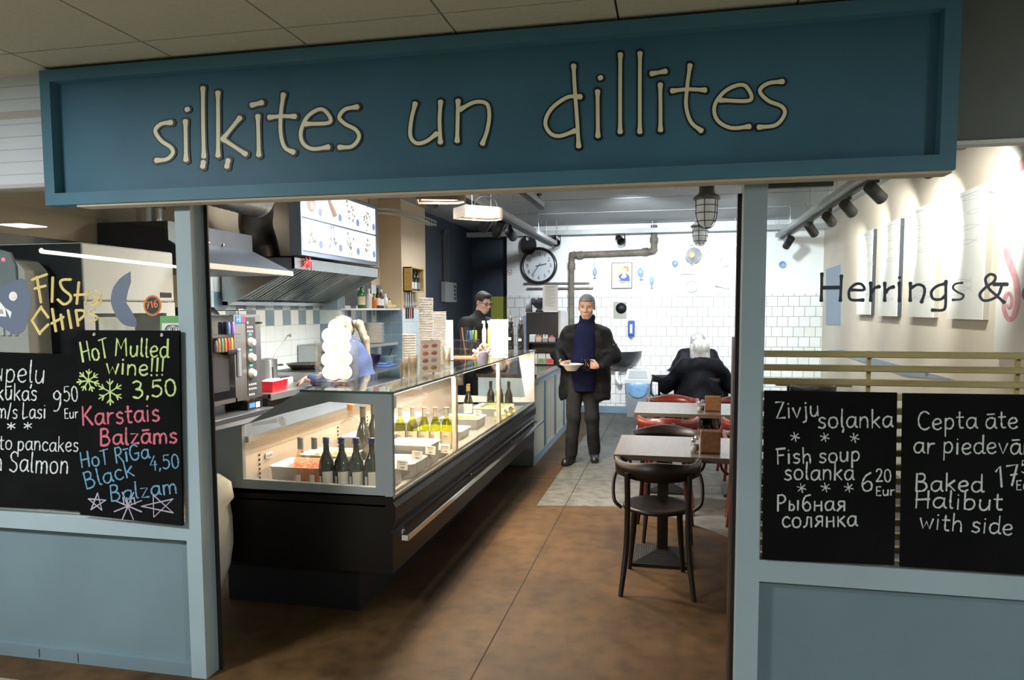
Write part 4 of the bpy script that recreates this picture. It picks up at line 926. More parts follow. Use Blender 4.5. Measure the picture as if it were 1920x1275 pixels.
# flower pot
c = at_top(905, 682); s = PM(c); r = 15*s
t = thing('flower_pot', 'lilac pot of dried flowers on the glass counter', 'flower pot', c)
MB().lathe([(0, 0), (r*.62, 0), (r*.85, 22*s), (r*.9, 24*s), (r*.8, 24*s), (r*.55, .01), (0, .01)], c, 18).build('pot', mat('lilac_pot', (.50, .44, .66), .5, noise=.1), t)
rr = random.Random(9); fm = [mat('dried_straw', (.62, .50, .26), .9), mat('dried_pink', (.55, .30, .28), .9), mat('dried_cream', (.74, .68, .52), .9)]
for k, m in enumerate(fm):
    e = MB()
    for i in range(22):
        a, q, z = rr.uniform(0, 6.28), rr.uniform(0, r*1.15), rr.uniform(22, 40)*s
        e.ball((c[0]+q*math.cos(a), c[1]+q*math.sin(a), TZ+z*(1-.3*(q/r)**2)), rr.uniform(.008, .016), 6, 4, False)
    e.build('dried_flowers', m, t)
# sprays, candle bottle
for i, (px, py, h, w_, col, nm, lb, cp_) in enumerate(((908, 645, 26, 8, (.74, .66, .50), 'spray_bottle', 'cream bottle with a white pump behind the flower pot', (.85, .85, .85)), (915, 646, 24, 7, (.55, .60, .12), 'spray_bottle', 'lime bottle with a white cap behind the flower pot', (.85, .85, .85)))):
    q = (float(PY(px, py, 6.6)[0]), 6.6+.05*i, TZ); s = PM(q)
    t = thing(nm, lb, 'bottle', q); hh = 62*s; r_ = w_*s/2
    MB().lathe([(0, 0), (r_, 0), (r_, hh*.72), (r_*.4, hh*.82), (0, hh*.82)], q, 14).build('body', mat(['soap_cream', 'soap_lime'][i], col, .35), t)
    MB().lathe([(r_*.45, hh*.82), (r_*.45, hh*.92), (0, hh*.93)], q, 12).box((q[0]-r_*.9, q[1]-.01, q[2]+hh*.92), (q[0]+r_*.4, q[1]+.01, q[2]+hh)).build('pump', M_white, t)
c = at_top(929, 670); s = PM(c)
t = thing('water_bottle', 'clear glass bottle beside the dried flowers', 'bottle', c)
MB().lathe([(0, 0), (.022, 0), (.024, .01), (.024, .12), (.012, .16), (.011, .19), (.013, .195), (0, .196)], c, 16).build('glass_body', glass('clear_bottle', (.92, .92, .9), .02, 1.45), t)
c = at_top(934, 672)
t = thing('cork_coaster', 'round straw mat under the tall printed menu', 'mat', c); MB().lathe([(0, 0), (.06, 0), (.06, .012), (0, .012)], c, 24).build('woven_disc', mat('straw', (.66, .54, .34), .9, noise=.2, nscale=60), t)
# pepper mills
for i, (px, py, sc_) in enumerate(((958, 655, 1.0), (977, 653, .95))):
    c = at_top(px, py) if i == 0 else (float(PY(px, py, 7.33)[0]), 7.33, TZ); s = PM(c); h = 63*s*sc_; r = 5.6*s
    t = thing('pepper_mill', ['tall black pepper mill with a chrome knob next to the tall menu', 'tall black pepper mill in front of the coffee machine'][i], 'pepper mill', c, 'black pepper mills')
    MB().lathe([(0, 0), (r, 0), (r, h*.2), (r*.94, h*.22), (r, h*.25), (r*.98, h*.6), (r*.6, h*.74), (r*.9, h*.78), (r*.8, h*.82), (0, h*.83)], c, 16).build('body', mat('gloss_black', (.012, .011, .011), .1, coat=.5), t)
    MB().lathe([(r*.35, h*.82), (r*.3, h*.88), (r*.75, h*.93), (r*.6, h*.98), (0, h)], c, 14).build('knob', M_chrome, t)
    MB().box((c[0]-r*.7, c[1]-r*1.03, c[2]+h*.28), (c[0]+r*.3, c[1]-r*.9, c[2]+h*.36)).build('label', M_lab, t)
# ================================================================ the kitchen
M_st = MATS['brushed_steel']
WZ = 1.0
KT = thing('kitchen_worktop', 'stainless steel kitchen worktop along the tiled wall', 'worktop', (-3.4, 6.6, 0))
MB().use(M_st).box((-3.69, 5.05, WZ-.04), (-3.02, 7.18, WZ), .004).box((-3.465, 7.18, WZ-.04), (-3.02, 8.3, WZ), .004).build('top', None, KT)
MB().box((-3.69, 5.1, .1), (-3.08, 7.18, WZ-.04)).box((-3.465, 7.18, .1), (-3.08, 8.28, WZ-.04)).build('cabinet', mat('dark_steel', (.14, .14, .14), .4, .6), KT)
MB().box((-3.04, 5.05, WZ-.05), (-3.015, 8.3, WZ-.001)).build('front_edge', mat('edge_steel', (.48, .50, .50), .35, .8), KT)
OT = thing('oven_table', 'low dark steel table under the oven', 'table', (-3.35, 4.5, 0))
MB().use(mat('table_steel', (.25, .25, .26), .35, .8)).box((-3.69, 4.07, .86), (-2.98, 5.03, .905), .003).build('top', None, OT)
for x, y in ((-3.02, 4.12), (-3.02, 5.0), (-3.65, 4.12), (-3.65, 5.0)): MB().box((x-.02, y-.02, 0), (x+.02, y+.02, .86)).build('leg', MATS['table_steel'], OT)
OV = thing('combi_oven', 'steel combi oven with a dark glass door and three white knobs', 'oven', (-3.35, 4.6, .905))
oz0, oz1, oy0, oym, oy1, ox = .99, 1.615, 4.09, 4.66, 4.985, -3.05
MB().use(M_st).box((-3.68, oy0, oz0), (ox-.03, oy1, oz1), .006).build('body', None, OV)
dr = MB().use(mat('oven_black', (.010, .010, .013), .12, coat=.5)).box((ox-.03, oy0, oz0+.03), (ox-.002, oym, oz1-.005), .004); dr.use(M_st).box((ox-.03, oy0, oz0), (ox, oym, oz0+.03)).box((ox-.03, oym-.02, oz0), (ox, oym, oz1)); OVD = dr.build('door', None, OV)
MB().use(mat('oven_inner', (.05, .05, .055), .2)).box((ox-.003, oy0+.05, oz0+.09), (ox+.0005, oym-.09, oz1-.25)).build('door_glass', None, OVD)
h = MB().use(M_black).box((ox, 4.5, 1.335), (ox+.045, 4.62, 1.375), .006).use(mat('handle_grey', (.32, .34, .38), .35, .3)).box((ox+.03, 4.60, 1.17), (ox+.055, 4.645, 1.375), .008); h.build('handle', None, OVD)
OVP = MB().use(M_st).box((ox-.03, oym, oz0), (ox, oy1, oz1), .002).use(mat('panel_grey', (.06, .06, .065), .4)).box((ox, oym+.13, oz0+.03), (ox+.003, oym+.25, oz1-.02)).build('control_panel', None, OV)
yk = oym+.175
for z in (1.41, 1.295, 1.18):
    MB().lathe([(.036, 0), (.036, .012), (.028, .016), (.026, .034), (.02, .038), (0, .038)], (ox+.003, yk, z), 20, (1, 0, 0)).build('knob', M_white, OVP)
    MB().use(lamp('oven_display_green', (.05, .9, .5), 1.2)).box((ox+.003, yk-.014, z+.05), (ox+.005, yk+.022, z+.066)).build('display', None, OVP)
b = MB().use(M_white)
for z, n in ((1.555, 1), (1.52, 3), (1.49, 3), (1.095, 4), (1.062, 4), (1.02, 3)):
    for i in range(n): b.lathe([(.009, 0), (.009, .002), (0, .002)], (ox+.003, oym+.15+.027*i, z), 12, (1, 0, 0))
b.build('buttons', None, OVP)
L = Local((ox+.001, oym+.01, oz1-.055), (0, 1, 0), (0, 0, 1), (1, 0, 0))
e = MB().use(mat('badge_blue', (.02, .10, .35), .4)).box((ox, oym+.004, oz1-.065), (ox+.001, oym+.125, oz1-.012)); e.use(mat('badge_cyan', (.25, .62, .80), .4)); write(e, 'HI', (.006, .002), (.058, .002), .036, L, .009, jit=0, rnd=0, depth=.0015); e.use(mat('badge_red', (.75, .12, .08), .4)); write(e, 'OS', (.066, .002), (.116, .002), .036, L, .009, jit=0, rnd=0, depth=.0015); e.build('badge', None, OV)
for y in (4.2, 4.87): MB().use(M_st).cyl((-3.12, y, .905), (-3.12, y, oz0), .028).cyl((-3.6, y, .905), (-3.6, y, oz0), .028).build('foot', None, OV)
MB().use(M_black).box((ox+.003, oy1-.06, oz1-.07), (ox+.03, oy1-.02, oz1-.055), .004).build('latch', None, OV)
# coloured tins on a shelf, added to imitate a reflection in the oven door
sc = [(.14, .25, .5), (.35, .15, .5), (.45, .15, .06), (.06, .30, .20), (.5, .16, .06), (.42, .05, .06), (.42, .40, .08), (.12, .12, .12)]
SR = thing('reflection_shelf', 'clear little shelf of tins imitating a reflection in the oven door', 'shelf', (ox+.01, 4.3, 1.36))
MB().use(glass('reflection_acrylic', (.75, .78, .8), .05, 1.5)).box((ox+.002, 4.36, 1.355), (ox+.06, 4.63, 1.36)).box((ox+.002, 4.5, 1.475), (ox+.06, 4.63, 1.48)).build('reflection_ledge', None, SR)
tl = ['blue tin', 'violet tin', 'orange-red tin', 'green tin', 'orange tin', 'crimson tin', 'mustard tin', 'black tin']
for i in range(8):
    y, z, hh = (4.53+.05*i, 1.48, .085) if i < 2 else ((4.41+.037*(i-2), 1.36, .095) if i < 7 else (4.38, 1.36, .08))
    o = MB().lathe([(0, 0), (.014, 0), (.015, .004), (.015, hh*.85), (.012, hh*.9), (.012, hh), (0, hh)], (ox+.03, y, z), 12).build('reflection_tin', mat('reflection_tin_%s' % tl[i].split(' ')[0].replace('-', '_'), sc[i], .35)); tag(o, tl[i]+' imitating a reflection in the oven door', 'tin', 'tins imitating a reflection')
# pans on the oven
t = thing('frying_pan', 'black pan lying upside down on top of the oven', 'pan', (-3.35, 4.62, oz1))
MB().lathe([(.17, 0), (.165, .015), (.13, .055), (0, .06)], (-3.35, 4.62, oz1), 24).build('pan_body', M_black, t); MB().tube([(-3.22, 4.55, oz1+.03), (-3.1, 4.42, oz1+.05), (-3.05, 4.2, oz1+.05)], .014, 8).build('handle', M_black, t)
t = thing('wire_tray', 'steel tray rack on the oven beside the black pan', 'tray', (-3.3, 4.88, oz1))
e = MB()
for k in range(7): e.tube([(-3.55, 4.78+.03*k, oz1+.03), (-3.1, 4.78+.03*k, oz1+.03)], .003, 6)
for x in (-3.55, -3.1): e.tube([(x, 4.78, oz1+.0), (x, 4.78, oz1+.035), (x, 4.97, oz1+.035), (x, 4.97, oz1)], .004, 6)
e.build('wire', M_chrome, t)
# boxes under the worktop
t = thing('carton', 'black carton with a blue label below the worktop edge', 'box', (-3.1, 5.0, .905)); c = PX(455, 765, -3.08)
MB().box((-3.25, 4.80, .906), (-3.06, 5.0, .97)).build('box', M_black, t); MB().use(mat('carton_blue', (.08, .22, .55), .5)).box((-3.06, 4.82, .92), (-3.058, 4.9, .955)).use(M_lab).box((-3.06, 4.91, .915), (-3.058, 4.96, .955)).build('label', None, t)
# hanging curved hood above the oven
SH = thing('oven_hood', 'small stainless hood above the oven', 'hood', (-3.3, 4.6, 1.92))
sh = MB().use(mat('oven_hood_steel', (.12, .13, .145), .38, .9, noise=.06, nscale=5)); x0, x1 = -3.69, -2.9; ya, yb = 4.14, 5.22
sh.box((x0, ya, 1.915), (x1, yb, 1.945)).add([(x1, ya, 1.945), (x1, yb, 1.945), (-3.17, 5.10, 2.10), (-3.17, ya, 2.10), (x0, ya, 1.945), (x0, yb, 1.945), (x0, 5.10, 2.10), (x0, ya, 2.10)], [(0, 1, 2, 3), (1, 5, 6, 2), (4, 0, 3, 7)])
sh.box((x0, ya, 2.10), (-3.17, 5.10, 2.22)); sh.build('canopy', None, SH)
MB().use(M_black).prism([(-3.69, 1.92), (-2.95, 1.92), (-2.93, 1.945), (-3.18, 2.10), (-3.18, 2.22), (-3.69, 2.22)], 'y', 4.13, 4.14).build('shaded_end', None, SH)  # black plate puts the shade on the hood's near end into colour
e = MB().use(M_chrome)
for y in (4.55, 4.72): e.ball((-3.168, y, 2.115), .012, 8, 6)
e.build('screws', None, SH)
MB().use(mat('hood_lip', (.62, .50, .42), .3, .7)).box((x1, ya, 1.912), (x1+.004, yb, 1.948)).build('lip', None, SH)
# big extraction hood
BH = thing('extraction_hood', 'large stainless extraction hood with slanting baffle filters', 'hood', (-3.3, 6.3, 1.7))
A0, A1, XF, XR, ZF, ZR = 5.42, 7.16, -3.0, -3.66, 1.985, 1.69
M_hood = mat('hood_steel', (.50, .52, .52), .28, 1, noise=.08, nscale=4)
MB().use(M_hood).box((XF-.02, A0, ZF), (XF, A1, ZF+.10)).box((XR, A0, ZR), (XR+.05, A1, ZR+.03)).build('front_lip', None, BH)
MB().use(M_hood).prism([(XF, ZF+.10), (XF, ZF), (XR+.05, ZR), (XR, ZR), (XR, ZF+.10)], 'y', A0, A0+.012).build('end_panel', None, BH)
MB().use(M_hood).prism([(XF, ZF+.10), (XF, ZF), (XR+.05, ZR), (XR, ZR), (XR, ZF+.10)], 'y', A1-.012, A1).build('end_panel', None, BH)
MB().use(M_hood).box((XR, A0, ZF+.09), (XF, A1, ZF+.10)).build('top_plate', None, BH)
fz = lambda t_: (XR+.05+(XF-.05-XR-.05)*t_, ZR+.03+(ZF-ZR)*t_)
for k in range(4):
    ya = A0+.05+(A1-A0-.5)/4*k; yb = ya+(A1-A0-.5)/4-.01; e = MB().use(mat('filter_steel', (.36, .38, .38), .25, 1)); n = 5
    for i in range(n):
        a = ya+(yb-ya)*i/n; b = ya+(yb-ya)*(i+.55)/n; m_ = (a+b)/2
        (p0, q0), (p1, q1) = fz(.08), fz(.98)
        dd = .005; e.add([(p0, a, q0), (p0, a+.008, q0-dd), (p0, b-.004, q0-dd), (p0, b, q0), (p1, a, q1), (p1, a+.008, q1-dd), (p1, b-.004, q1-dd), (p1, b, q1)], [(0, 1, 5, 4), (1, 2, 6, 5), (2, 3, 7, 6), (0, 3, 2, 1), (4, 5, 6, 7)])
    e.use(mat('filter_gap', (.015, .016, .016), .6)).add([(p0, ya, q0+.004), (p0, yb, q0+.004), (p1, yb, q1+.004), (p1, ya, q1+.004)], [(0, 1, 2, 3)])
    e.build('baffle_filter', None, BH)
(p0, q0), (p1, q1) = fz(.0), fz(1.0)
MB().use(mat('hood_inner', (.12, .14, .14), .3, .9)).add([(p0, A0+.01, q0+.008), (p0, A1-.01, q0+.008), (p1, A1-.01, q1+.008), (p1, A0+.01, q1+.008)], [(0, 1, 2, 3)]).build('inner_plate', None, BH)
# red crab magnet on the hood front
c = PX(574, 494, XF+.004); t = thing('crab_figure', 'little red crab figure clinging to the hood front', 'figurine', tuple(c)); e = MB().use(mat('crab_red', (.45, .02, .02), .35))
e.ball(c+np.array((.012, 0, 0)), (.012, .035, .026), 12, 8); e.build('shell', None, t); e = MB().use(MATS['crab_red'])
for sg in (-1, 1):
    for k in range(3): e.tube([c+np.array((.012, sg*.03, .01-.015*k)), c+np.array((.02, sg*.055, .015-.022*k)), c+np.array((.006, sg*.07, -.01-.025*k))], [.006, .005, .002], 6)
    e.tube([c+np.array((.012, sg*.02, .02)), c+np.array((.018, sg*.035, .045)), c+np.array((.012, sg*.02, .062))], [.007, .009, .004], 6)
e.build('claws', None, t)
# ducts
t = thing('flexible_duct', 'ribbed silver exhaust duct under the kitchen ceiling', 'duct', (-3.2, 4.4, 2.5)); n = 70; pts = []; rs = []
for i in range(n):
    u = i/(n-1); pts.append((-3.42+.25*u, 3.0+2.2*u, 2.52+.04*math.sin(u*3))); rs.append(.15+(.008 if i % 2 else 0))
MB().tube(pts, rs, 22).build('duct', mat('foil', (.52, .52, .50), .3, .9, noise=.15, nscale=20), t)
t = thing('elbow_duct', 'dark bent exhaust pipe rising from the large hood', 'duct', (-3.3, 5.5, 2.1))
MB().tube(smooth_path([(-3.38, 5.62, 2.07), (-3.40, 5.60, 2.22), (-3.38, 5.50, 2.34), (-3.30, 5.38, 2.46), (-3.24, 5.30, 2.58), (-3.22, 5.28, 2.9)], 6), [.135]*31, 20).build('pipe', mat('dark_duct', (.05, .045, .04), .4, .7, noise=.3, nscale=12), t)
# menu lightbox
LB = thing('menu_lightbox', 'bright backlit menu board of eight dishes above the large hood', 'menu board', (-2.98, 6.2, 2.1))
lx, l0, l1, z0_, z1_ = -2.95, 5.45, 7.03, 2.095, 2.70
bx = MB().use(mat('lightbox_frame', (.16, .19, .24), .4, .3)).box((lx-.10, l0, z0_), (lx-.012, l1, z1_)); bx.frame([(l0, z0_), (l1, z0_), (l1, z1_), (l0, z1_)], [(l0+.02, z0_+.03), (l1-.02, z0_+.03), (l1-.02, z1_-.02), (l0+.02, z1_-.02)], 'x', lx-.012, lx+.004); bx.build('case', None, LB)
LBM = lamp('lightbox_white', (.96, .98, 1), 1.0)
dcols = [(.85, .32, .12), (.85, .45, .22), (.60, .42, .30), (.50, .45, .32), (.55, .62, .20), (.45, .42, .60), (.50, .55, .32), (.62, .50, .30)]
for r in range(2):
    for c in range(4):
        ya = l0+.03+(l1-l0-.06)/4*c+.006; yb = l0+.03+(l1-l0-.06)/4*(c+1)-.006; za = z0_+.035+(z1_-z0_-.06)/2*(1-r)+.008; zb = z0_+.035+(z1_-z0_-.06)/2*(2-r)-.008
        pn = MB().use(LBM).box((lx-.012, ya, za), (lx-.004, yb, zb)).build('backlit_panel', None, LB)
        e = MB().use(lamp('print_%s' % 'abcdefgh'[r*4+c], dcols[r*4+c], .45)); rr = random.Random(r*4+c); cy, cz = ya+(yb-ya)*.42, za+(zb-za)*.5
        if r == 0 and c == 0: e.lathe([(0, .001), (.075, .001)], (lx-.004, cy, cz), 20, (1, 0, 0)); e.use(lamp('print_rim', (.9, .75, .6), 1.2)).lathe([(0, .002), (.03, .002)], (lx-.004, cy+.02, cz-.02), 14, (1, 0, 0))
        elif r == 0 and c == 1: e.tube([(lx-.003, cy-.06, cz+.07), (lx-.003, cy+.05, cz-.05)], [.018, .028], 8)
        else:
            for i in range(16):
                y_, z_, q = cy+rr.gauss(0, .04), cz+rr.gauss(0, .05), rr.uniform(.006, .016); e.lathe([(0, .001+.0001*i), (q, .001+.0001*i)], (lx-.004, y_, z_), 8, (1, 0, 0))
        e.use(lamp('print_price', (.25, .36, .68), .8)).lathe([(0, .0035), (.034, .0035)], (lx-.004, yb-.055, za+.07), 18, (1, 0, 0)); e.build('dish_print', None, pn)
e = MB().use(M_black)
for y in (5.55, 6.95): e.tube([(lx-.05, y, z1_), (lx-.05, y, 2.975)], .004, 6)
e.build('hanger_wire', None, LB)
# things on the worktop
def on(px, x, z=WZ): p = PX(px, 700, x); return (x, float(p[1]), z)
c = on(500, -3.42); t = thing('stock_pot', 'tall steel pot beside the oven', 'pot', c); 
MB().use(M_st).lathe([(0, 0), (.085, 0), (.09, .01), (.09, .22), (.096, .225), (.088, .225), (.085, .02), (0, .02)], c, 24).build('pot_body', None, t); MB().use(M_black).tube([(c[0]+.06, c[1]+.07, c[2]+.17), (c[0]+.09, c[1]+.11, c[2]+.17), (c[0]+.06, c[1]+.12, c[2]+.17)], .008, 8).build('handle', None, t)
t = thing('whisk_ladle', 'long steel ladle leaning out of the tall pot', 'ladle', c); MB().tube([(c[0], c[1], c[2]+.05), (c[0]+.01, c[1]+.10, c[2]+.25), (c[0]+.03, c[1]+.32, c[2]+.42)], .007, 8).box((c[0]-.01, c[1]+.16, c[2]+.24), (c[0]+.03, c[1]+.34, c[2]+.40)).build('ladle', glass('steam_plastic', (.8, .85, .85), .2, 1.4), t) if 0 else MB().tube([(c[0], c[1], c[2]+.05), (c[0]+.01, c[1]+.12, c[2]+.25), (c[0]+.03, c[1]+.32, c[2]+.42), (c[0]+.03, c[1]+.36, c[2]+.42)], [.007, .007, .006, .014], 8).build('ladle', M_st, t)
c = PZ(509, 733, WZ); c = (-3.14, float(c[1])+.02, WZ); t = thing('food_tub', 'bright red plastic tub on the kitchen worktop', 'tub', c)
def tub(mb, c, hx, hy, hz, tp=.85):
    o = [(-hx, -hy), (hx, -hy), (hx, hy), (-hx, hy)]; vs = [(c[0]+a*tp, c[1]+b*tp, c[2]) for a, b in o]+[(c[0]+a, c[1]+b, c[2]+hz) for a, b in o]+[(c[0]+a*.93, c[1]+b*.93, c[2]+hz) for a, b in o]+[(c[0]+a*tp*.93, c[1]+b*tp*.93, c[2]+.006) for a, b in o]
    mb.add(vs, [(3, 2, 1, 0)]+[(r*4+k, r*4+(k+1) % 4, r*4+4+(k+1) % 4, r*4+4+k) for r in range(3) for k in range(4)]+[(12, 13, 14, 15)])
e = MB(); tub(e, c, .075, .12, .085); e.build('tub', mat('tub_red', (.62, .012, .02), .35), t); m = MB(); mound(m, c[0]-.065, c[0]+.065, c[1]-.105, c[1]+.105, c[2]+.07, .03, 77, 8); m.build('white_food', M_tray, t)
t = thing('spoon_handle', 'black spoon handle standing in the red tub', 'spoon', c); MB().tube([(c[0], c[1]+.02, c[2]+.05), (c[0]-.01, c[1]+.03, c[2]+.19)], .006, 8).build('handle', M_black, t)
c2 = on(533, -3.16); t = thing('white_bowl', 'small white bowl right of the red tub', 'bowl', c2); MB().lathe([(0, 0), (.035, 0), (.065, .05), (.068, .06), (.062, .06), (.03, .008), (0, .008)], c2, 20).build('bowl', M_tray, t)
c3 = on(520, -3.45); c3 = (-3.38, 5.78, WZ); t = thing('kitchen_scale', 'flat black kitchen scale with a white rim behind the red tub', 'scale', c3)
MB().box((c3[0]-.1, c3[1]-.12, WZ), (c3[0]+.08, c3[1]+.12, WZ+.055), .006).build('base', M_tray, t); MB().use(M_black).box((c3[0]-.08, c3[1]-.10, WZ+.055), (c3[0]+.06, c3[1]+.10, WZ+.065), .003).build('plate', None, t)
t = thing('induction_hob', 'steel induction hob under the frying pan', 'hob', (-3.35, 6.25, WZ)); MB().use(M_st).box((-3.62, 6.02, WZ), (-3.1, 6.62, WZ+.085), .006).use(M_black).box((-3.6, 6.04, WZ+.085), (-3.12, 6.6, WZ+.09)).build('body', None, t)
t = thing('saucepan', 'wide grey frying pan on the induction hob', 'pan', (-3.4, 6.3, WZ+.09)); c = (-3.4, 6.3, WZ+.091)
MB().lathe([(0, 0), (.12, 0), (.17, .05), (.174, .055), (.165, .055), (.115, .01), (0, .01)], c, 24).build('pan_body', mat('pan_grey', (.22, .20, .18), .3, .8), t); MB().use(mat('handle_white', (.6, .62, .66), .3, .4)).tube([(c[0]+.16, c[1]+.08, c[2]+.05), (c[0]+.32, c[1]+.18, c[2]+.06)], .012, 8).build('handle', None, t)
t = thing('deep_fryer', 'grey steel deep fryer with black taps against the tiles', 'fryer', (-3.58, 6.85, WZ)); MB().use(MATS['hood_steel']).box((-3.68, 6.68, WZ), (-3.46, 7.08, WZ+.30), .006).build('body', None, t)
MB().use(M_black).tube([(-3.46, 6.8, WZ+.2), (-3.42, 6.8, WZ+.2), (-3.40, 6.84, WZ+.25)], .012, 8).tube([(-3.46, 6.95, WZ+.22), (-3.41, 6.95, WZ+.22)], .018, 8).build('tap', None, t)
# far end of the worktop
c = (-3.2, 7.35, WZ); t = thing('mixing_bowl', 'dark violet mixing bowl behind the cook', 'bowl', c); MB().lathe([(0, 0), (.055, 0), (.06, .01), (.115, .10), (.125, .16), (.13, .165), (.118, .16), (.05, .02), (0, .02)], c, 24).build('bowl', mat('bowl_violet', (.03, .022, .08), .15, .4), t)
c = (-3.28, 7.78, WZ); t = thing('folded_cloth', 'folded blue cloths on the worktop beside the violet bowl', 'cloth', c); MB().use(mat('cloth_blue', (.09, .17, .42), .9, noise=.15)).box((c[0]-.12, c[1]-.12, WZ), (c[0]+.16, c[1]+.2, WZ+.025), .01).box((c[0]-.08, c[1]-.1, WZ+.025), (c[0]+.12, c[1]+.1, WZ+.045), .008).build('cloth', None, t)
c = (-3.32, 8.12, WZ); t = thing('salad_bowl', 'teal plastic bowl with a spoon at the far end of the worktop', 'bowl', c); MB().lathe([(0, 0), (.08, 0), (.12, .10), (.122, .11), (.112, .10), (.07, .01), (0, .01)], c, 22).build('bowl', mat('bowl_teal', (.14, .25, .28), .35), t); MB().tube([(c[0]+.02, c[1], c[2]+.06), (c[0]+.06, c[1]+.03, c[2]+.19)], .006, 6).build('spoon', M_black, t)
c = (-3.38, 7.52, WZ); t = thing('lime_jar', 'jar with a lime green lid beside the plate stack', 'jar', c); MB().lathe([(0, 0), (.05, 0), (.055, .01), (.055, .12), (.045, .14), (0, .14)], c, 18).build('jar', M_tray, t); MB().lathe([(.05, .12), (.055, .17), (.05, .20), (0, .2)], c, 18).build('lid', mat('lid_lime', (.48, .58, .10), .4), t)
# plates on a wall shelf
t = thing('plate_shelf', 'steel wall shelf carrying the stack of white plates', 'shelf', (-3.36, 7.85, 1.26)); MB().use(M_st).box((-3.47, 7.40, 1.25), (-3.22, 8.25, 1.265)).box((-3.24, 7.40, 1.235), (-3.22, 8.25, 1.25)).build('board', None, t)
rr = random.Random(3); tg2 = 'white plate in the tall stack on the kitchen wall shelf'
for i in range(15):
    c = (-3.345+rr.uniform(-.004, .004), 7.83+rr.uniform(-.006, .006), 1.266+i*.0155)
    o = MB().lathe([(0, 0), (.065, 0), (.115, .013), (.118, .0155), (.06, .005), (0, .005)], c, 24).build('plate', M_tray); tag(o, tg2, 'plate', 'stack of white plates')
# upper shelf with bottles
US = thing('bottle_shelf', 'white wall shelf with bottles above the cook', 'shelf', (-3.36, 7.75, 1.66)); MB().use(M_tray).box((-3.47, 7.22, 1.645), (-3.22, 8.34, 1.665), .003).build('board', None, US); MB().use(M_st).box((-3.47, 7.45, 1.58), (-3.45, 7.47, 1.645)).box((-3.47, 8.1, 1.58), (-3.45, 8.12, 1.645)).build('bracket', None, US)
bt = [(678, .26, .042, (.02, .16, .03), 'big green oil bottle at the left of the kitchen shelf', (.62, .55, .40)), (692, .22, .034, (.75, .72, .70), 'white plastic bottle beside the green oil bottle', None), (702, .17, .03, (.55, .18, .04), 'orange sauce bottle with a green cap on the kitchen shelf', None), (709, .24, .028, (.05, .03, .02), 'dark sauce bottle behind the orange one', (.75, .72, .66)), (715, .22, .03, (.10, .05, .03), 'brown bottle with a pale label on the kitchen shelf', (.8, .78, .74)), (723, .17, .034, (.80, .76, .74), 'white tub on the kitchen shelf', None), (730, .12, .026, (.62, .55, .20), 'small yellow jar on the kitchen shelf', None)]
for i, (px, h, r, col, lb, lab) in enumerate(bt):
    y = float(PX(px, 580, -3.32)[1]); c = (-3.32, y, 1.666); t = thing('shelf_bottle', lb, 'bottle', c, 'bottles on the kitchen shelf')
    MB().lathe([(0, 0), (r, 0), (r, h*.6), (r*.8, h*.7), (r*.38, h*.78), (r*.35, h*.9), (0, h*.9)], c, 16).build('body', mat('shelf_bottle_%s' % 'abcdefg'[i], col, .2), t)
    MB().lathe([(r*.42, h*.88), (r*.42, h), (0, h)], c, 12).build('cap', [M_black, M_white, mat('cap_green', (.02, .25, .05), .4), M_black, M_white, M_white, M_black][i], t)
    if lab: MB().lathe([(r*1.02, h*.15), (r*1.02, h*.5)], c, 16).build('label', mat('shelf_label_%s' % 'abcdefg'[i], lab, .6), t)
t = thing('rolling_pin', 'wooden rolling pin lying at the right end of the shelf', 'rolling pin', (-3.27, 8.28, 1.69)); MB().use(wood('pale_wood', (.58, .40, .18), (.70, .52, .28))).tube([(-3.27, 8.05, 1.69), (-3.27, 8.08, 1.69), (-3.27, 8.30, 1.69), (-3.27, 8.33, 1.69)], [.012, .024, .024, .012], 12).build('roller', None, t)
# small chalk sign on the tiles
t = thing('small_blackboard', 'small grey blackboard on the tiled wall behind the green bottle', 'chalkboard', (-3.46, 7.62, 1.78)); MB().use(mat('slate_board', (.10, .11, .11), .7)).box((-3.479, 7.35, 1.70), (-3.465, 8.05, 2.02)).build('board', None, t); e = MB().use(CW); write(e, 'kups', (.25, .15), (.5, .17), .09, Local((-3.464, 7.35, 1.72), (0, 1, 0), (0, 0, 1), (1, 0, 0)), .008); e.build('chalk_writing', None, t)
# wooden wine box on the column
WBX = thing('wine_box', 'open wooden wine box with bottles on the beige column', 'box', (-3.15, 8.6, 1.87)); ww = wood('box_wood', (.50, .30, .08), (.66, .44, .16))
e = MB().use(ww); a0, a1, zz0, zz1, xx0, xx1 = 8.40, 8.84, 1.87, 2.17, -3.2, -3.09
e.box((xx0, a0, zz0), (xx1, a0+.014, zz1)).box((xx0, a1-.014, zz0), (xx1, a1, zz1)).box((xx0, a0, zz1-.014), (xx1, a1, zz1)).box((xx0, a0, zz0), (xx1, a1, zz0+.014)).box((xx0, a0, zz0), (xx0+.012, a1, zz1)); e.build('crate', None, WBX)
for i in range(3): bottle('wine_bottle', ['dark bottle with white label in the wooden wall box, nearest', 'dark bottle in the middle of the wooden wall box', 'dark bottle at the far end of the wooden wall box'][i], 'bottles in the wall box', (-3.14, 8.50+.12*i, 1.885), .265, .034, M_dg, [MATS['label_white'], M_lab, mat('label_slate', (.2, .25, .32), .6)][i], M_black, (.08, .40), .86, arc=1.2, rot=0)
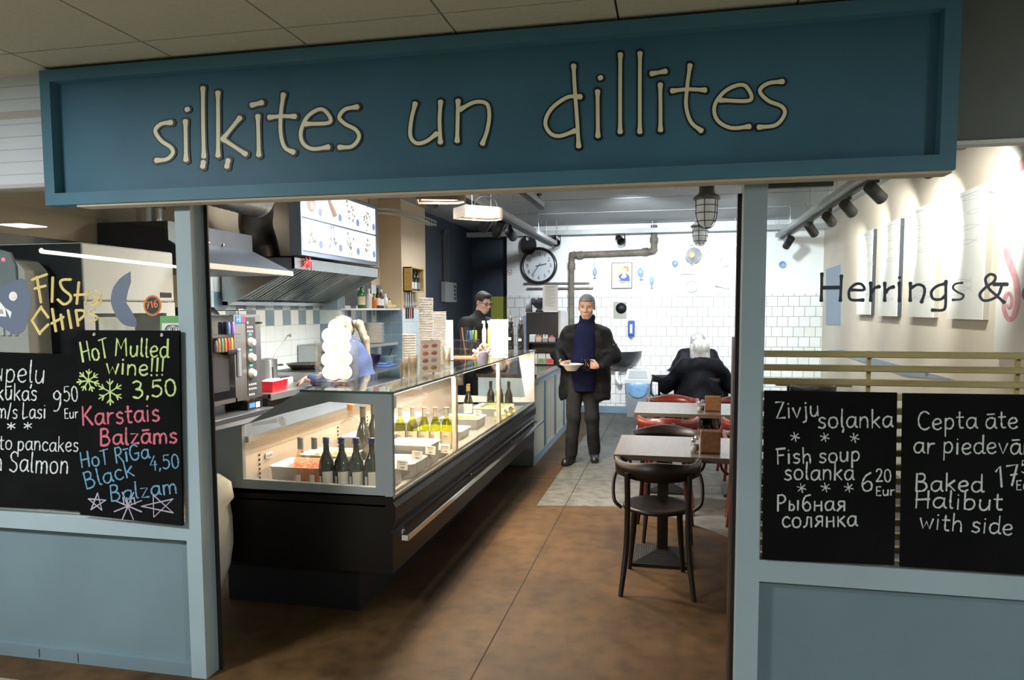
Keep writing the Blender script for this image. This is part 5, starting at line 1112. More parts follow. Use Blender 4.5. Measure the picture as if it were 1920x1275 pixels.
# knives on the rail
t = thing('knife_rail', 'magnetic rail on the white tiles below the wine box', 'rail', (-3.19, 8.6, 1.6)); MB().use(M_st).box((-3.2, 8.4, 1.70), (-3.185, 8.85, 1.72)).build('rail', None, t)
for i, (y, l, col) in enumerate(((8.45, .22, M_black), (8.52, .20, M_black), (8.60, .24, mat('knife_red', (.5, .05, .04), .4)), (8.68, .2, M_black))):
    t = thing('kitchen_knife', ['black-handled knife nearest on the magnetic rail', 'second black-handled knife on the rail', 'red-handled knife on the rail', 'last black-handled knife on the rail'][i], 'knife', (-3.18, y, 1.6), 'knives on the rail'); MB().use(M_chrome).box((-3.185, y-.01, 1.68), (-3.182, y+.012, 1.68+l*.8)).build('blade', None, t); MB().box((-3.19, y-.009, 1.54), (-3.175, y+.009, 1.68), .003).build('handle', col, t)
# electric box and conduits on the navy wall
t = thing('meter_box', 'pale grey electric meter box on the navy wall', 'electric box', (-3.28, 10.4, 1.77)); MB().use(mat('box_grey', (.36, .39, .40), .5)).box((-3.3, 10.18, 1.76), (-3.22, 10.72, 2.06), .008).build('case', None, t); e = MB().use(mat('meter_dark', (.05, .055, .06), .5))
for k in range(4): e.box((-3.221, 10.58, 1.80+.06*k), (-3.217, 10.68, 1.84+.06*k))
e.build('window', None, t)
t = thing('wall_conduit', 'bundle of dark conduits running down the navy wall to the meter box', 'conduit', (-3.29, 10.4, 2.06)); e = MB()
for k in range(4): e.tube([(-3.28, 10.28+.07*k, 2.06), (-3.28, 10.28+.07*k, 2.72), (-3.2, 10.1+.07*k, 2.80)], .013, 8)
e.build('pipes', mat('conduit_grey', (.10, .11, .13), .5), t)
# white sack at the left end of the counter
t = thing('cloth_sack', 'crumpled off-white sack hanging at the left end of the counter by the post', 'sack', (-2.5, 3.3, .2)); rr = random.Random(12); vs = []; fs = []; NS = 22
prof = [(.02, .18, .10), (.08, .30, .13), (.105, .42, .15), (.10, .55, .16), (.082, .62, .13), (.10, .66, .15), (.085, .74, .13), (.05, .79, .08), (.01, .81, .02)]
for i, (rx, z, ry) in enumerate(prof):
    for k in range(NS): a = 6.283*k/NS; q = 1+.10*math.sin(3*a+i)+rr.uniform(-.05, .05); vs.append((-2.335+rx*q*math.cos(a), 3.28+ry*q*math.sin(a), z))
for i in range(len(prof)-1):
    for k in range(NS): fs.append((i*NS+k, i*NS+(k+1) % NS, (i+1)*NS+(k+1) % NS, (i+1)*NS+k))
MB().add(vs, fs, True).build('sack', mat('sack_cloth', (.55, .53, .46), .9, noise=.12, nscale=12), t)

# ================================================================ behind the left window
FX, FY0, FY1 = -3.05, 3.30, 4.02
t = thing('display_fridge', 'tall white display fridge with a glass door behind the left window', 'fridge', (-3.35, 3.65, 0)); M_cab = mat('cabinet_white', (.80, .80, .79), .35, noise=.04)
MB().use(M_cab).box((-3.64, FY0, 1.70), (FX, FY1, 2.005), .008).box((-3.64, FY0, 0), (-3.60, FY1, 1.7)).box((-3.6, FY0, 0), (FX-.03, FY0+.03, 1.7)).box((-3.6, FY1-.03, 0), (FX-.03, FY1, 1.7)).box((-3.6, FY0, 0), (FX, FY1, .45)).use(M_black).box((-3.64, FY0-.004, 0), (FX-.004, FY0, 2.0)).build('body', None, t)
MB().use(M_cab).frame([(FY0, .45), (FY1, .45), (FY1, 1.695), (FY0, 1.695)], [(FY0+.07, .53), (FY1-.08, .53), (FY1-.08, 1.63), (FY0+.07, 1.63)], 'x', FX-.03, FX).build('door_frame', None, t); fdr = [o for o in COL.objects if o.parent == t][-1]
MB().use(glass('fridge_glass', (.92, .93, .93), .02, 1.45)).box((FX-.02, FY0+.07, .53), (FX-.016, FY1-.08, 1.63)).build('door_glass', None, fdr)
MB().use(M_black).box((FX, FY1-.13, 1.725), (FX+.003, FY1-.03, 1.755)).build('badge', None, t)
for z in (1.30, 1.0, .7): MB().use(M_cab).box((-3.6, FY0+.03, z), (FX-.06, FY1-.03, z+.015)).build('shelf', None, t)
t2 = MB().use(mat('photo_card', (.55, .58, .56), .5, noise=.3, nscale=9)).box((FX+.001, FY0+.09, 1.45), (FX+.004, FY0+.36, 1.61)).build('photo_card'); tag(t2, 'pale photo card stuck on the fridge door behind the left window', 'card')
for i in range(9):
    c = (-3.16-.05*(i % 2), FY0+.09+.066*i, 1.361); o = MB().ball(c, (.042, .035, .045), 10, 7).build('bread_roll', [F_brn, F_grn, F_org][i % 3]); tag(o, 'small filled roll on the top shelf of the white fridge', 'food', 'rolls in the fridge')
t = thing('water_dispenser', 'grey drinks dispenser with a rounded top at the left edge of the window', 'dispenser', (-3.5, 3.1, 1.0)); xx = float(PY(38, 480, 3.1)[0])
MB().use(mat('dispenser_grey', (.52, .48, .43), .4, noise=.06)).prism([(-3.65, .9), (xx+.03, .9), (xx+.02, 1.85), (xx-.03, 1.90), (xx-.10, 1.915), (-3.65, 1.915)], 'y', 3.1, 3.24).build('body', None, t)
c = PY(12, 500, 3.1); e = MB().use(mat('dispenser_panel', (.25, .27, .29), .4)).prism([(c[0]-.09, c[2]-.12), (c[0]+.07, c[2]-.12), (c[0]+.07, c[2]), (c[0]+.04, c[2]+.07), (c[0]-.04, c[2]+.09), (c[0]-.09, c[2]+.05)], 'y', 3.085, 3.1); e.build('panel', None, t)
MB().use(lamp('red_led', (1, .1, .15), 3)).lathe([(.010, 0), (.008, .004), (0, .005)], (c[0]+.0, 3.085, c[2]+.035), 12, (0, -1, 0)).build('red_lamp', None, t)
e = MB().use(mat('vent_light', (.62, .60, .56), .5))
for k in range(6): e.box((xx-.26+.04*k, 3.09, 1.52), (xx-.237+.04*k, 3.1, 1.60))
e.build('vents', None, t)
t = thing('dispenser_stand', 'grey cabinet carrying the drinks dispenser', 'cabinet', (-3.5, 3.2, 0)); MB().use(MATS['dispenser_grey']).box((-3.65, 3.08, 0), (xx+.05, 3.26, .9)).build('body', None, t)
t = thing('exhaust_stub', 'shiny steel duct section high behind the left window', 'duct', (-3.3, 5.2, 2.4)); c = PX(281, 385, -3.45); MB().use(M_chrome).tube([(c[0], c[1], 2.22), (c[0], c[1], 2.39)], .085, 22).build('pipe', None, t); MB().use(M_black).tube([(c[0], c[1], 2.33), (c[0], c[1], 2.36)], .095, 22).build('collar', None, t)
# ================================================================ tables and chairs
M_top = wood('table_wood', (.12, .098, .078), (.165, .135, .108), .30, (14, 1.2, 14), coat=.15)
M_tedge = wood('table_edge_wood', (.10, .075, .05), (.16, .12, .085), .4)
M_dark = wood('dark_chair_wood', (.008, .005, .004), (.013, .007, .005), .42)
M_redw = wood('red_chair_wood', (.13, .014, .010), (.20, .024, .016), .3, coat=.15)
M_iron = mat('cast_iron', (.018, .018, .019), .45, .4)
def make_table(label, x0, y0, x1, y1, z=.75, top=None):
    t = thing('dining_table', label, 'table', ((x0+x1)/2, (y0+y1)/2, 0))
    MB().use(top or M_top).box((x0, y0, z-.008), (x1, y1, z), .002).use(M_tedge).box((x0, y0, z-.034), (x1, y1, z-.008), .003).build('tabletop', None, t)
    for cx in (x0+(x1-x0)*.24, x0+(x1-x0)*.78):
        cy = (y0+y1)/2-.03
        MB().use(M_iron).box((cx-.035, cy-.035, .03), (cx+.035, cy+.035, z-.034), .006).box((cx-.13, cy-.2, z-.045), (cx+.13, cy+.2, z-.034)).build('pedestal', None, t)
        e = MB().use(M_iron); hw = .19; n = 12
        e.add([(cx-hw, cy-hw, .0), (cx+hw, cy-hw, .0), (cx+hw, cy+hw, .0), (cx-hw, cy+hw, .0), (cx-hw, cy-hw, .022), (cx+hw, cy-hw, .022), (cx+hw, cy+hw, .022), (cx-hw, cy+hw, .022), (cx-.04, cy-.04, .07), (cx+.04, cy-.04, .07), (cx+.04, cy+.04, .07), (cx-.04, cy+.04, .07)],
              [(3, 2, 1, 0), (0, 1, 5, 4), (1, 2, 6, 5), (2, 3, 7, 6), (3, 0, 4, 7), (4, 5, 9, 8), (5, 6, 10, 9), (6, 7, 11, 10), (7, 4, 8, 11), (8, 9, 10, 11)])
        for s in range(4):
            for k in range(n):
                q = hw*.22+(hw-.012-hw*.22)*k/(n-1); zz = .022+(.07-.022)*(hw-q)/(hw-.04); zz = min(zz, .07)
                a, b = [((-q, -q), (q, -q)), ((q, -q), (q, q)), ((q, q), (-q, q)), ((-q, q), (-q, -q))][s]
                e.tube([(cx+a[0], cy+a[1], zz), (cx+b[0], cy+b[1], zz)], .0045, 5)
        e.build('pedestal_base', None, t)
    return t
T1 = make_table('wooden pedestal table nearest the entrance with a napkin holder', -.34, 4.46, .90, 5.18)
T2 = make_table('wooden pedestal table between the red chairs', -.31, 6.33, .93, 7.10)
M_topb = wood('black_table_wood', (.05, .04, .035), (.075, .06, .05), .16, coat=.5)
T3 = make_table('dark table by the back wall where the two diners sit', -.22, 10.10, 1.02, 10.80, .75, M_topb)
T4 = make_table('dark red-edged table in the corner behind the slatted divider', 1.25, 9.2, 2.1, 9.9, .75)

def make_chair(name, label, m, group):
    t = thing(name, label, 'chair', (0, 0, 0), group)
    e = MB().use(m); n = 36; prof = []
    for k in range(n): a = 6.283*k/n; r_ = .205*(1+.05*math.sin(a)); prof.append((r_*math.cos(a)*1.0, r_*math.sin(a)+.02))
    rings = [(.90, .445), (1.0, .452), (1.0, .470), (.94, .476), (.80, .470), (.4, .464)]
    vs = [(p[0]*q, (p[1]-.02)*q+.02, z) for q, z in rings for p in prof]; fs = [(i*n+k, i*n+(k+1) % n, (i+1)*n+(k+1) % n, (i+1)*n+k) for i in range(len(rings)-1) for k in range(n)]
    e.add(vs, fs+[tuple(range(n))[::-1], tuple(range(5*n, 6*n))], True).build('seat', None, t)
    # bent back and arm rail
    e = MB().use(m); N = 44; vs = []
    for i in range(N+1):
        a = math.radians(-90+(-128+256*i/N)); s_ = abs(i/N-.5)*2
        h = .055*(1-s_**1.6)+.019+.014*math.exp(-((s_-.62)/.10)**2); zt = .715+h*.75+.006*math.cos(s_*9); zb = .715-h*.75
        ri, ro = .226, .250; dy = .02+(.10 if 0 else 0)
        lean = .02*(1-s_)
        for r_, z in ((ri, zb), (ro, zb), (ro+lean, zt), (ri+lean, zt)):
            vs.append((r_*math.cos(a), r_*math.sin(a)*(1.02)+.02, z))
    fs = [(i*4+k, i*4+(k+1) % 4, i*4+4+(k+1) % 4, i*4+4+k) for i in range(N) for k in range(4)]+[(3, 2, 1, 0), (N*4, N*4+1, N*4+2, N*4+3)]
    e.add(vs, fs, True).build('back_rail', None, t)
    for sx in (-1, 1):
        MB().use(m).tube(smooth_path([(sx*.175, -.175, .70), (sx*.172, -.168, .47), (sx*.178, -.19, .25), (sx*.205, -.26, .0)], 5), [.017]*12+[.017, .016, .015, .014], 10).build('leg', None, t)
        MB().use(m).tube(smooth_path([(sx*.135, .15, .45), (sx*.145, .165, .25), (sx*.165, .20, 0)], 5), [.019]*6+[.017, .016, .015, .014, .013], 10).build('leg', None, t)
        MB().use(m).tube(smooth_path([(sx*.232, .12, .70), (sx*.262, .05, .60), (sx*.255, -.02, .50), (sx*.21, -.03, .455)], 6), .011, 10).build('arm_bow', None, t)
    return settle(t)
CH = 'bentwood armchairs at the tables'
ch = make_chair('bentwood_armchair', 'dark bentwood armchair nearest the entrance with its back turned', M_dark, CH); ch.location = (-.07, 4.36, 0); ch.rotation_euler = (0, 0, .03)
dup(ch, (.62, 4.36, 0), -.05, 'dark bentwood armchair beside the nearest one, mostly behind the right post')
dup(ch, (-.02, 5.30, 0), math.pi+.05, 'dark bentwood armchair on the far side of the nearest table')
RW = {M_dark: M_redw}
dup(ch, (.62, 5.32, 0), math.pi-.05, 'red bentwood armchair on the far side of the nearest table, behind the napkin holder', mats=RW)
dup(ch, (-.02, 6.10, 0), 0.02, 'red bentwood armchair with its back turned, left in front of the second table', mats=RW)
dup(ch, (.66, 6.12, 0), -.04, 'red bentwood armchair in front of the second table, next to the right post', mats=RW)
dup(ch, (.02, 7.30, 0), math.pi, 'red bentwood armchair on the far side of the second table, on the left', mats=RW)
dup(ch, (.68, 7.32, 0), math.pi, 'red bentwood armchair on the far side of the second table, behind the napkin holder', mats=RW)
dup(ch, (-.0, 10.02, 0), .12, 'dark bentwood armchair left of the seated diners')
dup(ch, (.40, 9.80, 0), .0, 'dark chair under the diner with her back turned')
dup(ch, (.52, 11.05, 0), math.pi, 'dark chair under the diner facing the room')
dup(ch, (1.62, 8.95, 0), 0, 'dark chair with its back turned at the corner table behind the divider')
# napkin holders and shakers
M_nap = wood('napkin_wood', (.17, .075, .028), (.27, .13, .055), .35, (12, 1.4, 12))
def napkin(label, px0, px1, py, y, hr=1.2):
    a = PY(px0, py, y); b = PY(px1, py, y); z0 = .751; t = thing('napkin_holder', label, 'napkin holder', ((a[0]+b[0])/2, y, z0), 'wooden napkin holders'); x0, x1 = a[0], b[0]; h = (x1-x0)*hr
    e = MB().use(M_nap).box((x0, y, z0), (x1, y+.012, z0+h), .005).box((x0, y+.06, z0), (x1, y+.072, z0+h), .005).box((x0, y, z0), (x1, y+.072, z0+.014), .004).box((x0, y+.004, z0), (x0+.012, y+.07, z0+h*.92), .003).box((x1-.012, y+.004, z0), (x1, y+.07, z0+h*.92), .003); e.build('holder', None, t)
    MB().use(mat('napkin_paper', (.7, .68, .62), .9)).box((x0+.014, y+.016, z0+.016), (x1-.014, y+.056, z0+h*.93)).build('napkins', None, t)
napkin('wooden napkin holder on the table nearest the entrance', 1313, 1351, 842, 4.57); napkin('wooden napkin holder on the second table', 1322, 1352, 766, 6.50, 1.0)
M_salt = mat('salt', (.62, .60, .55), .8)
def shaker(label, px, py, y, fill):
    c = PY(px, py, y); c = (float(c[0]), y, .751); t = thing('shaker', label, 'shaker', c, 'glass shakers'); 
    MB().lathe([(0, 0), (.018, 0), (.019, .005), (.018, .055), (.013, .07), (.013, .073), (0, .073)], c, 14).build('glass_body', glass('shaker_glass', (.85, .86, .86), .03, 1.5), t)
    MB().lathe([(0, .003), (.016, .003), (.0155, .04), (0, .04)], c, 12).build('contents', fill, t); MB().lathe([(.0145, .07), (.0155, .088), (.01, .095), (0, .096)], c, 14).build('cap', M_chrome, t)
M_pep = mat('pepper', (.10, .08, .06), .9)
shaker('glass salt shaker left of the napkin holder on the nearest table', 1300, 838, 4.59, M_salt); shaker('glass pepper shaker half behind the salt on the nearest table', 1306, 834, 4.68, M_pep)
shaker('glass salt shaker beside the napkin holder on the second table', 1311, 765, 6.49, M_salt); shaker('pepper shaker behind the salt on the second table', 1317, 764, 6.58, M_pep)
# slatted divider just inside the right window
DV = thing('slatted_divider', 'dark-posted wooden divider with honey-coloured horizontal slats inside the right window', 'divider', (.9, 2.97, 0))
M_slat = wood('slat_wood', (.52, .36, .13), (.72, .54, .26), .35, (1.2, 10, 10)); M_dpost = wood('divider_post_wood', (.020, .009, .006), (.035, .014, .010), .35)
MB().use(M_dpost).box((.238, 2.94, 0), (.272, 3.05, 1.53), .003).build('end_post', None, DV)
for k in range(26):
    z = 1.48-.0535*k
    if z < .1: break
    MB().use(M_slat).box((.272, 2.955, z-.024), (2.0, 2.985, z), .003).build('slat', None, DV)
for px in (1628, 1907):
    x = float(PY(px, 700, 2.99)[0]); MB().use(M_slat).box((x-.006, 2.985, 0), (x+.008, 3.0, 1.48)).build('upright', None, DV)

# ================================================================ people
def sn_mesh(val, org, h):
    """naive surface nets over a sampled distance field"""
    nx, ny, nz = val.shape; ins = val < 0
    cell = np.zeros((nx-1, ny-1, nz-1), np.int8)
    for i in (0, 1):
        for j in (0, 1):
            for k in (0, 1): cell += ins[i:nx-1+i, j:ny-1+j, k:nz-1+k]
    act = (cell > 0) & (cell < 8); ids = np.argwhere(act); num = -np.ones(act.shape, int); num[act] = np.arange(len(ids))
    acc = np.zeros((len(ids), 3)); cnt = np.zeros(len(ids)); I = ids
    corner = [(0, 0, 0), (1, 0, 0), (0, 1, 0), (1, 1, 0), (0, 0, 1), (1, 0, 1), (0, 1, 1), (1, 1, 1)]
    for a in range(8):
        for b in range(a+1, 8):
            d = np.abs(np.array(corner[a])-np.array(corner[b])).sum()
            if d != 1: continue
            A = I+corner[a]; B = I+corner[b]; va = val[A[:, 0], A[:, 1], A[:, 2]]; vb = val[B[:, 0], B[:, 1], B[:, 2]]
            m = (va < 0) != (vb < 0); t_ = np.where(m, va/np.where(m, va-vb, 1), 0)
            p = np.array(corner[a])+t_[:, None]*(np.array(corner[b])-np.array(corner[a])); acc[m] += p[m]; cnt[m] += 1
    V = org+h*(I+acc/np.maximum(cnt, 1)[:, None]); faces = []
    for ax in range(3):
        s0 = [slice(1, n_-1) for n_ in (nx, ny, nz)]; s1 = list(s0); s0[ax] = slice(0, (nx, ny, nz)[ax]-1); s1[ax] = slice(1, (nx, ny, nz)[ax])
        d = ins[tuple(s0)] != ins[tuple(s1)]; E = np.argwhere(d)
        if not len(E): continue
        o = np.array([1, 1, 1]); o[ax] = 0; E = E+o; fl = ins[E[:, 0], E[:, 1], E[:, 2]]
        u, v = [(1, 2), (2, 0), (0, 1)][ax]; du = np.zeros(3, int); du[u] = 1; dv = np.zeros(3, int); dv[v] = 1
        q = [num[tuple((E-du-dv).T)], num[tuple((E-dv).T)], num[tuple(E.T)], num[tuple((E-du).T)]]; Q = np.stack(q, 1); Q[~fl] = Q[~fl][:, ::-1]; faces.append(Q)
    return V, np.concatenate(faces)
def blob(name, prims, h, m, parent, k=.02, disp=None, cut=None):
    """prims: ('c', a, b, ra, rb[, k]) tapered limb or ('e', centre, radii[, R[, k]]) rounded mass; ('-e', ...) hollows out"""
    lo = np.full(3, 1e9); hi = -lo
    for p in prims:
        if p[0][0] == '-': continue
        if p[0] == 'c': pts = [np.array(p[1])-max(p[3], p[4]), np.array(p[1])+max(p[3], p[4]), np.array(p[2])-max(p[3], p[4]), np.array(p[2])+max(p[3], p[4])]
        else: r_ = max(p[2]); pts = [np.array(p[1])-r_, np.array(p[1])+r_]
        for q in pts: lo = np.minimum(lo, q); hi = np.maximum(hi, q)
    lo -= 3*h+k*.3; hi += 3*h+k*.3; n = np.ceil((hi-lo)/h).astype(int)+1; val = np.full(n, .5, np.float32)
    for p in prims:
        kk = k
        if p[0] == 'c':
            a, b = np.array(p[1], float), np.array(p[2], float); ra, rb = p[3], p[4]; kk = p[5] if len(p) > 5 else k; R_ = max(ra, rb)+kk+3*h; l0 = np.minimum(a, b)-R_; h0 = np.maximum(a, b)+R_
        else:
            c, r = np.array(p[1], float), np.array(p[2], float); rot = p[3] if len(p) > 3 else None; kk = p[4] if len(p) > 4 else k; R_ = max(r)+kk+3*h; l0 = c-R_; h0 = c+R_
        i0 = np.clip(np.floor((l0-lo)/h).astype(int), 0, n-1); i1 = np.clip(np.ceil((h0-lo)/h).astype(int)+1, 1, n)
        g = np.meshgrid(*[lo[d]+h*np.arange(i0[d], i1[d]) for d in range(3)], indexing='ij'); P = np.stack(g, -1)
        if p[0] == 'c':
            ab = b-a; t_ = np.clip(((P-a)@ab)/max(1e-9, ab@ab), 0, 1); d = np.linalg.norm(P-a-t_[..., None]*ab, axis=-1)-(ra+(rb-ra)*t_)
        else:
            q = P-c
            if rot is not None: q = q@np.array(rot)
            k0 = np.linalg.norm(q/r, axis=-1); k1 = np.linalg.norm(q/(r*r), axis=-1); d = k0*(k0-1)/np.maximum(k1, 1e-6)
        s = tuple(slice(i0[d_], i1[d_]) for d_ in range(3)); cur = val[s]
        if p[0][0] == '-':
            d = -d; hh = np.clip(.5-.5*(d-cur)/kk*-1, 0, 1) if 0 else None; val[s] = np.maximum(cur, d); continue
        hh = np.maximum(kk-np.abs(cur-d), 0)/kk; val[s] = np.minimum(cur, d)-hh*hh*kk*.25
    if cut is not None or disp is not None:
        g = np.meshgrid(*[lo[d]+h*np.arange(n[d]) for d in range(3)], indexing='ij'); P = np.stack(g, -1)
        if disp is not None: val = val+disp(P)
        if cut is not None: val = np.maximum(val, cut(P))
    V, Fc = sn_mesh(val, lo, h)
    mb = MB(); mb.v = [tuple(map(float, p)) for p in V]; mb.f = [tuple(map(int, f)) for f in Fc]; mb.m = [0]*len(mb.f); mb.sm = [True]*len(mb.f)
    return mb.build(name, m, parent)
def rotz(a): c, s = math.cos(a), math.sin(a); return np.array([[c, -s, 0], [s, c, 0], [0, 0, 1]])
def rotx(a): c, s = math.cos(a), math.sin(a); return np.array([[1, 0, 0], [0, c, -s], [0, s, c]])
def roty(a): c, s = math.cos(a), math.sin(a); return np.array([[c, 0, s], [0, 1, 0], [-s, 0, c]])
M_skin = mat('skin', (.56, .33, .24), .5, noise=.10, nscale=14); M_skinp = mat('skin_pale', (.60, .38, .29), .5, noise=.08, nscale=14)
def head_prims(c, R, s=1.0):
    """head facing -Y before R; c is the middle of the head"""
    T = lambda p: np.array(c)+R@(np.array(p)*s)
    P = [('e', T((0, .018, .035)), np.array((.074, .092, .085))*s, R, .02), ('e', T((0, -.022, -.035)), np.array((.060, .068, .078))*s, R, .03), ('e', T((0, -.040, -.085)), np.array((.034, .032, .026))*s, R, .035),
         ('c', T((0, -.088, .022)), T((0, -.106, -.028)), .009*s, .013*s, .014), ('e', T((.013, -.094, -.032)), np.array((.010, .011, .009))*s, R, .01), ('e', T((-.013, -.094, -.032)), np.array((.010, .011, .009))*s, R, .01),
         ('c', T((-.042, -.078, .026)), T((.042, -.078, .026)), .012*s, .012*s, .014), ('e', T((.045, -.06, -.02)), np.array((.022, .022, .02))*s, R, .025), ('e', T((-.045, -.06, -.02)), np.array((.022, .022, .02))*s, R, .025),
         ('c', T((-.020, -.083, -.060)), T((.020, -.083, -.060)), .009*s, .009*s, .012), ('c', T((-.016, -.080, -.072)), T((.016, -.080, -.072)), .009*s, .009*s, .012)]
    for sx in (-1, 1):
        P += [('-e', T((sx*.032, -.093, .008)), np.array((.016, .014, .010))*s, R), ('e', T((sx*.078, .012, -.004)), np.array((.009, .020, .032))*s, R@rotz(sx*.35), .008), ('-e', T((sx*.087, .006, -.002)), np.array((.006, .010, .018))*s, R)]
    return P
def face_bits(c, R, par, s=1.0, brow=(.20, .18, .16), eye=True):
    T = lambda p: tuple(np.array(c)+R@(np.array(p)*s))
    if eye:
        for sx in (-1, 1):
            e = MB().use(mat('eye_white', (.42, .38, .35), .4)).ball(T((sx*.032, -.0785, .006)), (.0115*s, .0105*s, .0068*s), 12, 8).use(mat('eye_dark', (.02, .018, .016), .2)).ball(T((sx*.032, -.0838, .0055)), .0062*s, 10, 7); e.build('eye', None, par)
    for sx in (-1, 1):
        MB().use(mat('brow_%d' % round(brow[0]*100) if 0 else 'eyebrow', brow, .9)).tube([T((sx*.014, -.0905, .022)), T((sx*.032, -.090, .027)), T((sx*.052, -.077, .021))], [.004*s, .0055*s, .003*s], 8).build('eyebrow', None, par)
    MB().use(mat('lips', (.34, .13, .11), .5)).tube([T((-.029, -.080, -.067)), T((-.012, -.0912, -.0645)), T((0, -.0922, -.066)), T((.012, -.0912, -.0645)), T((.029, -.080, -.067))], [.002, .005, .0045, .005, .002], 8).build('lips', None, par)
def hair(name, c, R, s, m, par, prims, h=.007, k=.015, disp=None, cut=None):
    T = lambda p: np.array(c)+R@(np.array(p)*s)
    pp = [(q[0], T(q[1]), np.array(q[2])*s, R) if q[0] in 'e-e' and q[0] != 'c' else ('c', T(q[1]), T(q[2]), q[3]*s, q[4]*s) for q in prims]
    return blob(name, pp, h, m, par, k, disp, cut)
def hand_prims(wrist, palm_dir, palm_n, fingers, s=1.0, side=1):
    """palm along palm_dir with its face along palm_n; fingers = curl for each finger in turn (radians per joint)"""
    d = np.array(palm_dir, float); d /= np.linalg.norm(d); n = np.array(palm_n, float); n -= d*(n@d); n /= np.linalg.norm(n); u = np.cross(d, n)*side
    w_ = np.array(wrist, float); P = [('c', w_, w_+d*.03*s, .024*s, .026*s, .012), ('c', w_+d*.03*s+u*.022*s, w_+d*.085*s+u*.026*s, .015*s, .013*s, .012), ('c', w_+d*.03*s, w_+d*.09*s, .016*s, .013*s, .012), ('c', w_+d*.03*s-u*.022*s, w_+d*.08*s-u*.026*s, .016*s, .012*s, .012)]
    for i, (cu, ln) in enumerate(zip(fingers, (.036, .042, .039, .030))):
        p = w_+d*(.085-.004*abs(i-1))*s+u*(.030-.020*i)*s; dd = d.copy(); r = (.0088, .0092, .0088, .0078)[i]*s
        for j in range(3):
            a = cu*(1, 1.1, .8)[j]; dd = dd*math.cos(a)+np.cross(np.cross(dd, n), dd)*math.sin(a); dd /= np.linalg.norm(dd)
            q = p+dd*ln*s*(1, .72, .58)[j]; P.append(('c', p, q, r, r*.93, .004)); p = q; r *= .93
    p = w_+d*.025*s+u*.026*s; t1 = p+(u*.75+d*.5+n*.45)*.038*s; t2 = t1+(d*.8+n*.5+u*.05)*.034*s; P += [('c', p, t1, .014*s, .011*s, .01), ('c', t1, t2, .0105*s, .009*s, .004)]
    return P
def quilt(freq, amp, zc=0):
    return lambda P: (amp*np.abs(np.sin(P[..., 2]*freq))).astype(np.float32)*-1+amp*.6
# ---- the standing guest
foot = PZ(1090, 866, 0); GX, GY = float(foot[0]), float(foot[1])
G = thing('person', 'grey-haired man in a black quilted coat walking with a white bowl', 'person', (GX, GY, 0))
Wm = lambda x, y, z: np.array((GX+x, GY+y, z))
HCn = Wm(.055, -.03, 1.668); HR = rotx(.10)@rotz(.0)
hipL, hipR = Wm(-.085, 0, .93), Wm(.09, 0, .93); knL, knR = Wm(-.075, -.07, .50), Wm(.115, -.01, .50); anL, anR = Wm(-.105, -.06, .085), Wm(.125, .14, .085)
shL, shR = Wm(-.135, 0, 1.385), Wm(.215, 0, 1.39); elL, elR = Wm(-.245, -.03, 1.17), Wm(.345, -.03, 1.16); wrL, wrR = Wm(-.165, -.25, 1.085), Wm(.20, -.24, 1.06)
neck0, neck1 = Wm(.045, .01, 1.46), Wm(.053, -.005, 1.60)
hL = hand_prims(wrL, (.45, -.85, .05), (.15, .1, 1), (.18, .2, .22, .25), 1.0, 1)
hR = hand_prims(wrR, (-.85, -.35, .14), (-.35, .85, -.1), (.62, .62, .62, .64), 1.0, -1)
body = [('c', hipL, knL, .075, .05), ('c', knL, anL, .05, .036), ('c', hipR, knR, .075, .05), ('c', knR, anR, .05, .036), ('e', Wm(.01, .01, .98), (.15, .10, .13)), ('c', Wm(.02, .01, 1.05), Wm(.04, .01, 1.36), .125, .135), ('c', shL, shR, .06, .06), ('c', shL, elL, .05, .04), ('c', elL, wrL, .038, .026), ('c', shR, elR, .05, .04), ('c', elR, wrR, .038, .026), ('c', neck0, neck1, .058, .056)]+head_prims(HCn, HR, 1.08)+hL+hR
blob('body', body, .0075, M_skin, G, .03)
face_bits(HCn, HR, G, 1.08, (.17, .15, .14))
M_hg = mat('grey_hair', (.25, .25, .26), .7, noise=.35, nscale=40, bump=.5, bscale=160)
fr_cut = lambda c, R: (lambda P: np.where(((P-c)@R)[..., 1] < -.045, .068-((P-c)@R)[..., 2]-.25*np.abs(((P-c)@R)[..., 0])*0, np.where(((P-c)@R)[..., 1] < .0, .028-((P-c)@R)[..., 2], -.045-((P-c)@R)[..., 2])).astype(np.float32))
hair('hair', HCn, HR, 1.08, M_hg, G, [('e', (0, .020, .042), (.081, .098, .088)), ('e', (0, -.03, .085), (.058, .06, .038))], .006, .02, lambda P: (.0022*np.sin(P[..., 0]*260)*np.sin(P[..., 1]*210)).astype(np.float32), fr_cut(HCn, HR))
hair('beard', HCn, HR, 1.08, mat('stubble', (.40, .30, .25), .8, noise=.3, nscale=60), G, [('e', (0, -.040, -.090), (.0365, .034, .027)), ('c', (-.052, -.03, -.05), (-.02, -.058, -.096), .010, .016), ('c', (.052, -.03, -.05), (.02, -.058, -.096), .010, .016)], .006, .02)
M_jean = mat('dark_jeans', (.026, .026, .029), .9, noise=.5, nscale=6, bump=.25, bscale=220, spec=.1)
def fold(a, fx, fz, ph=0): return lambda P: (a*np.sin(P[..., 2]*fz+2.2*np.sin(P[..., 0]*fx+ph))).astype(np.float32)
blob('jeans', [('c', hipL, knL, .098, .075), ('c', knL, anL+(0, 0, .01), .073, .066), ('c', hipR, knR, .098, .075), ('c', knR, anR+(0, 0, .01), .073, .066), ('e', Wm(.005, .01, .96), (.175, .125, .13))], .009, M_jean, G, .03, fold(.003, 26, 22, 1), lambda P: (.055-P[..., 2]).astype(np.float32))
M_shoe = mat('black_boot', (.012, .012, .014), .4, bump=.2)
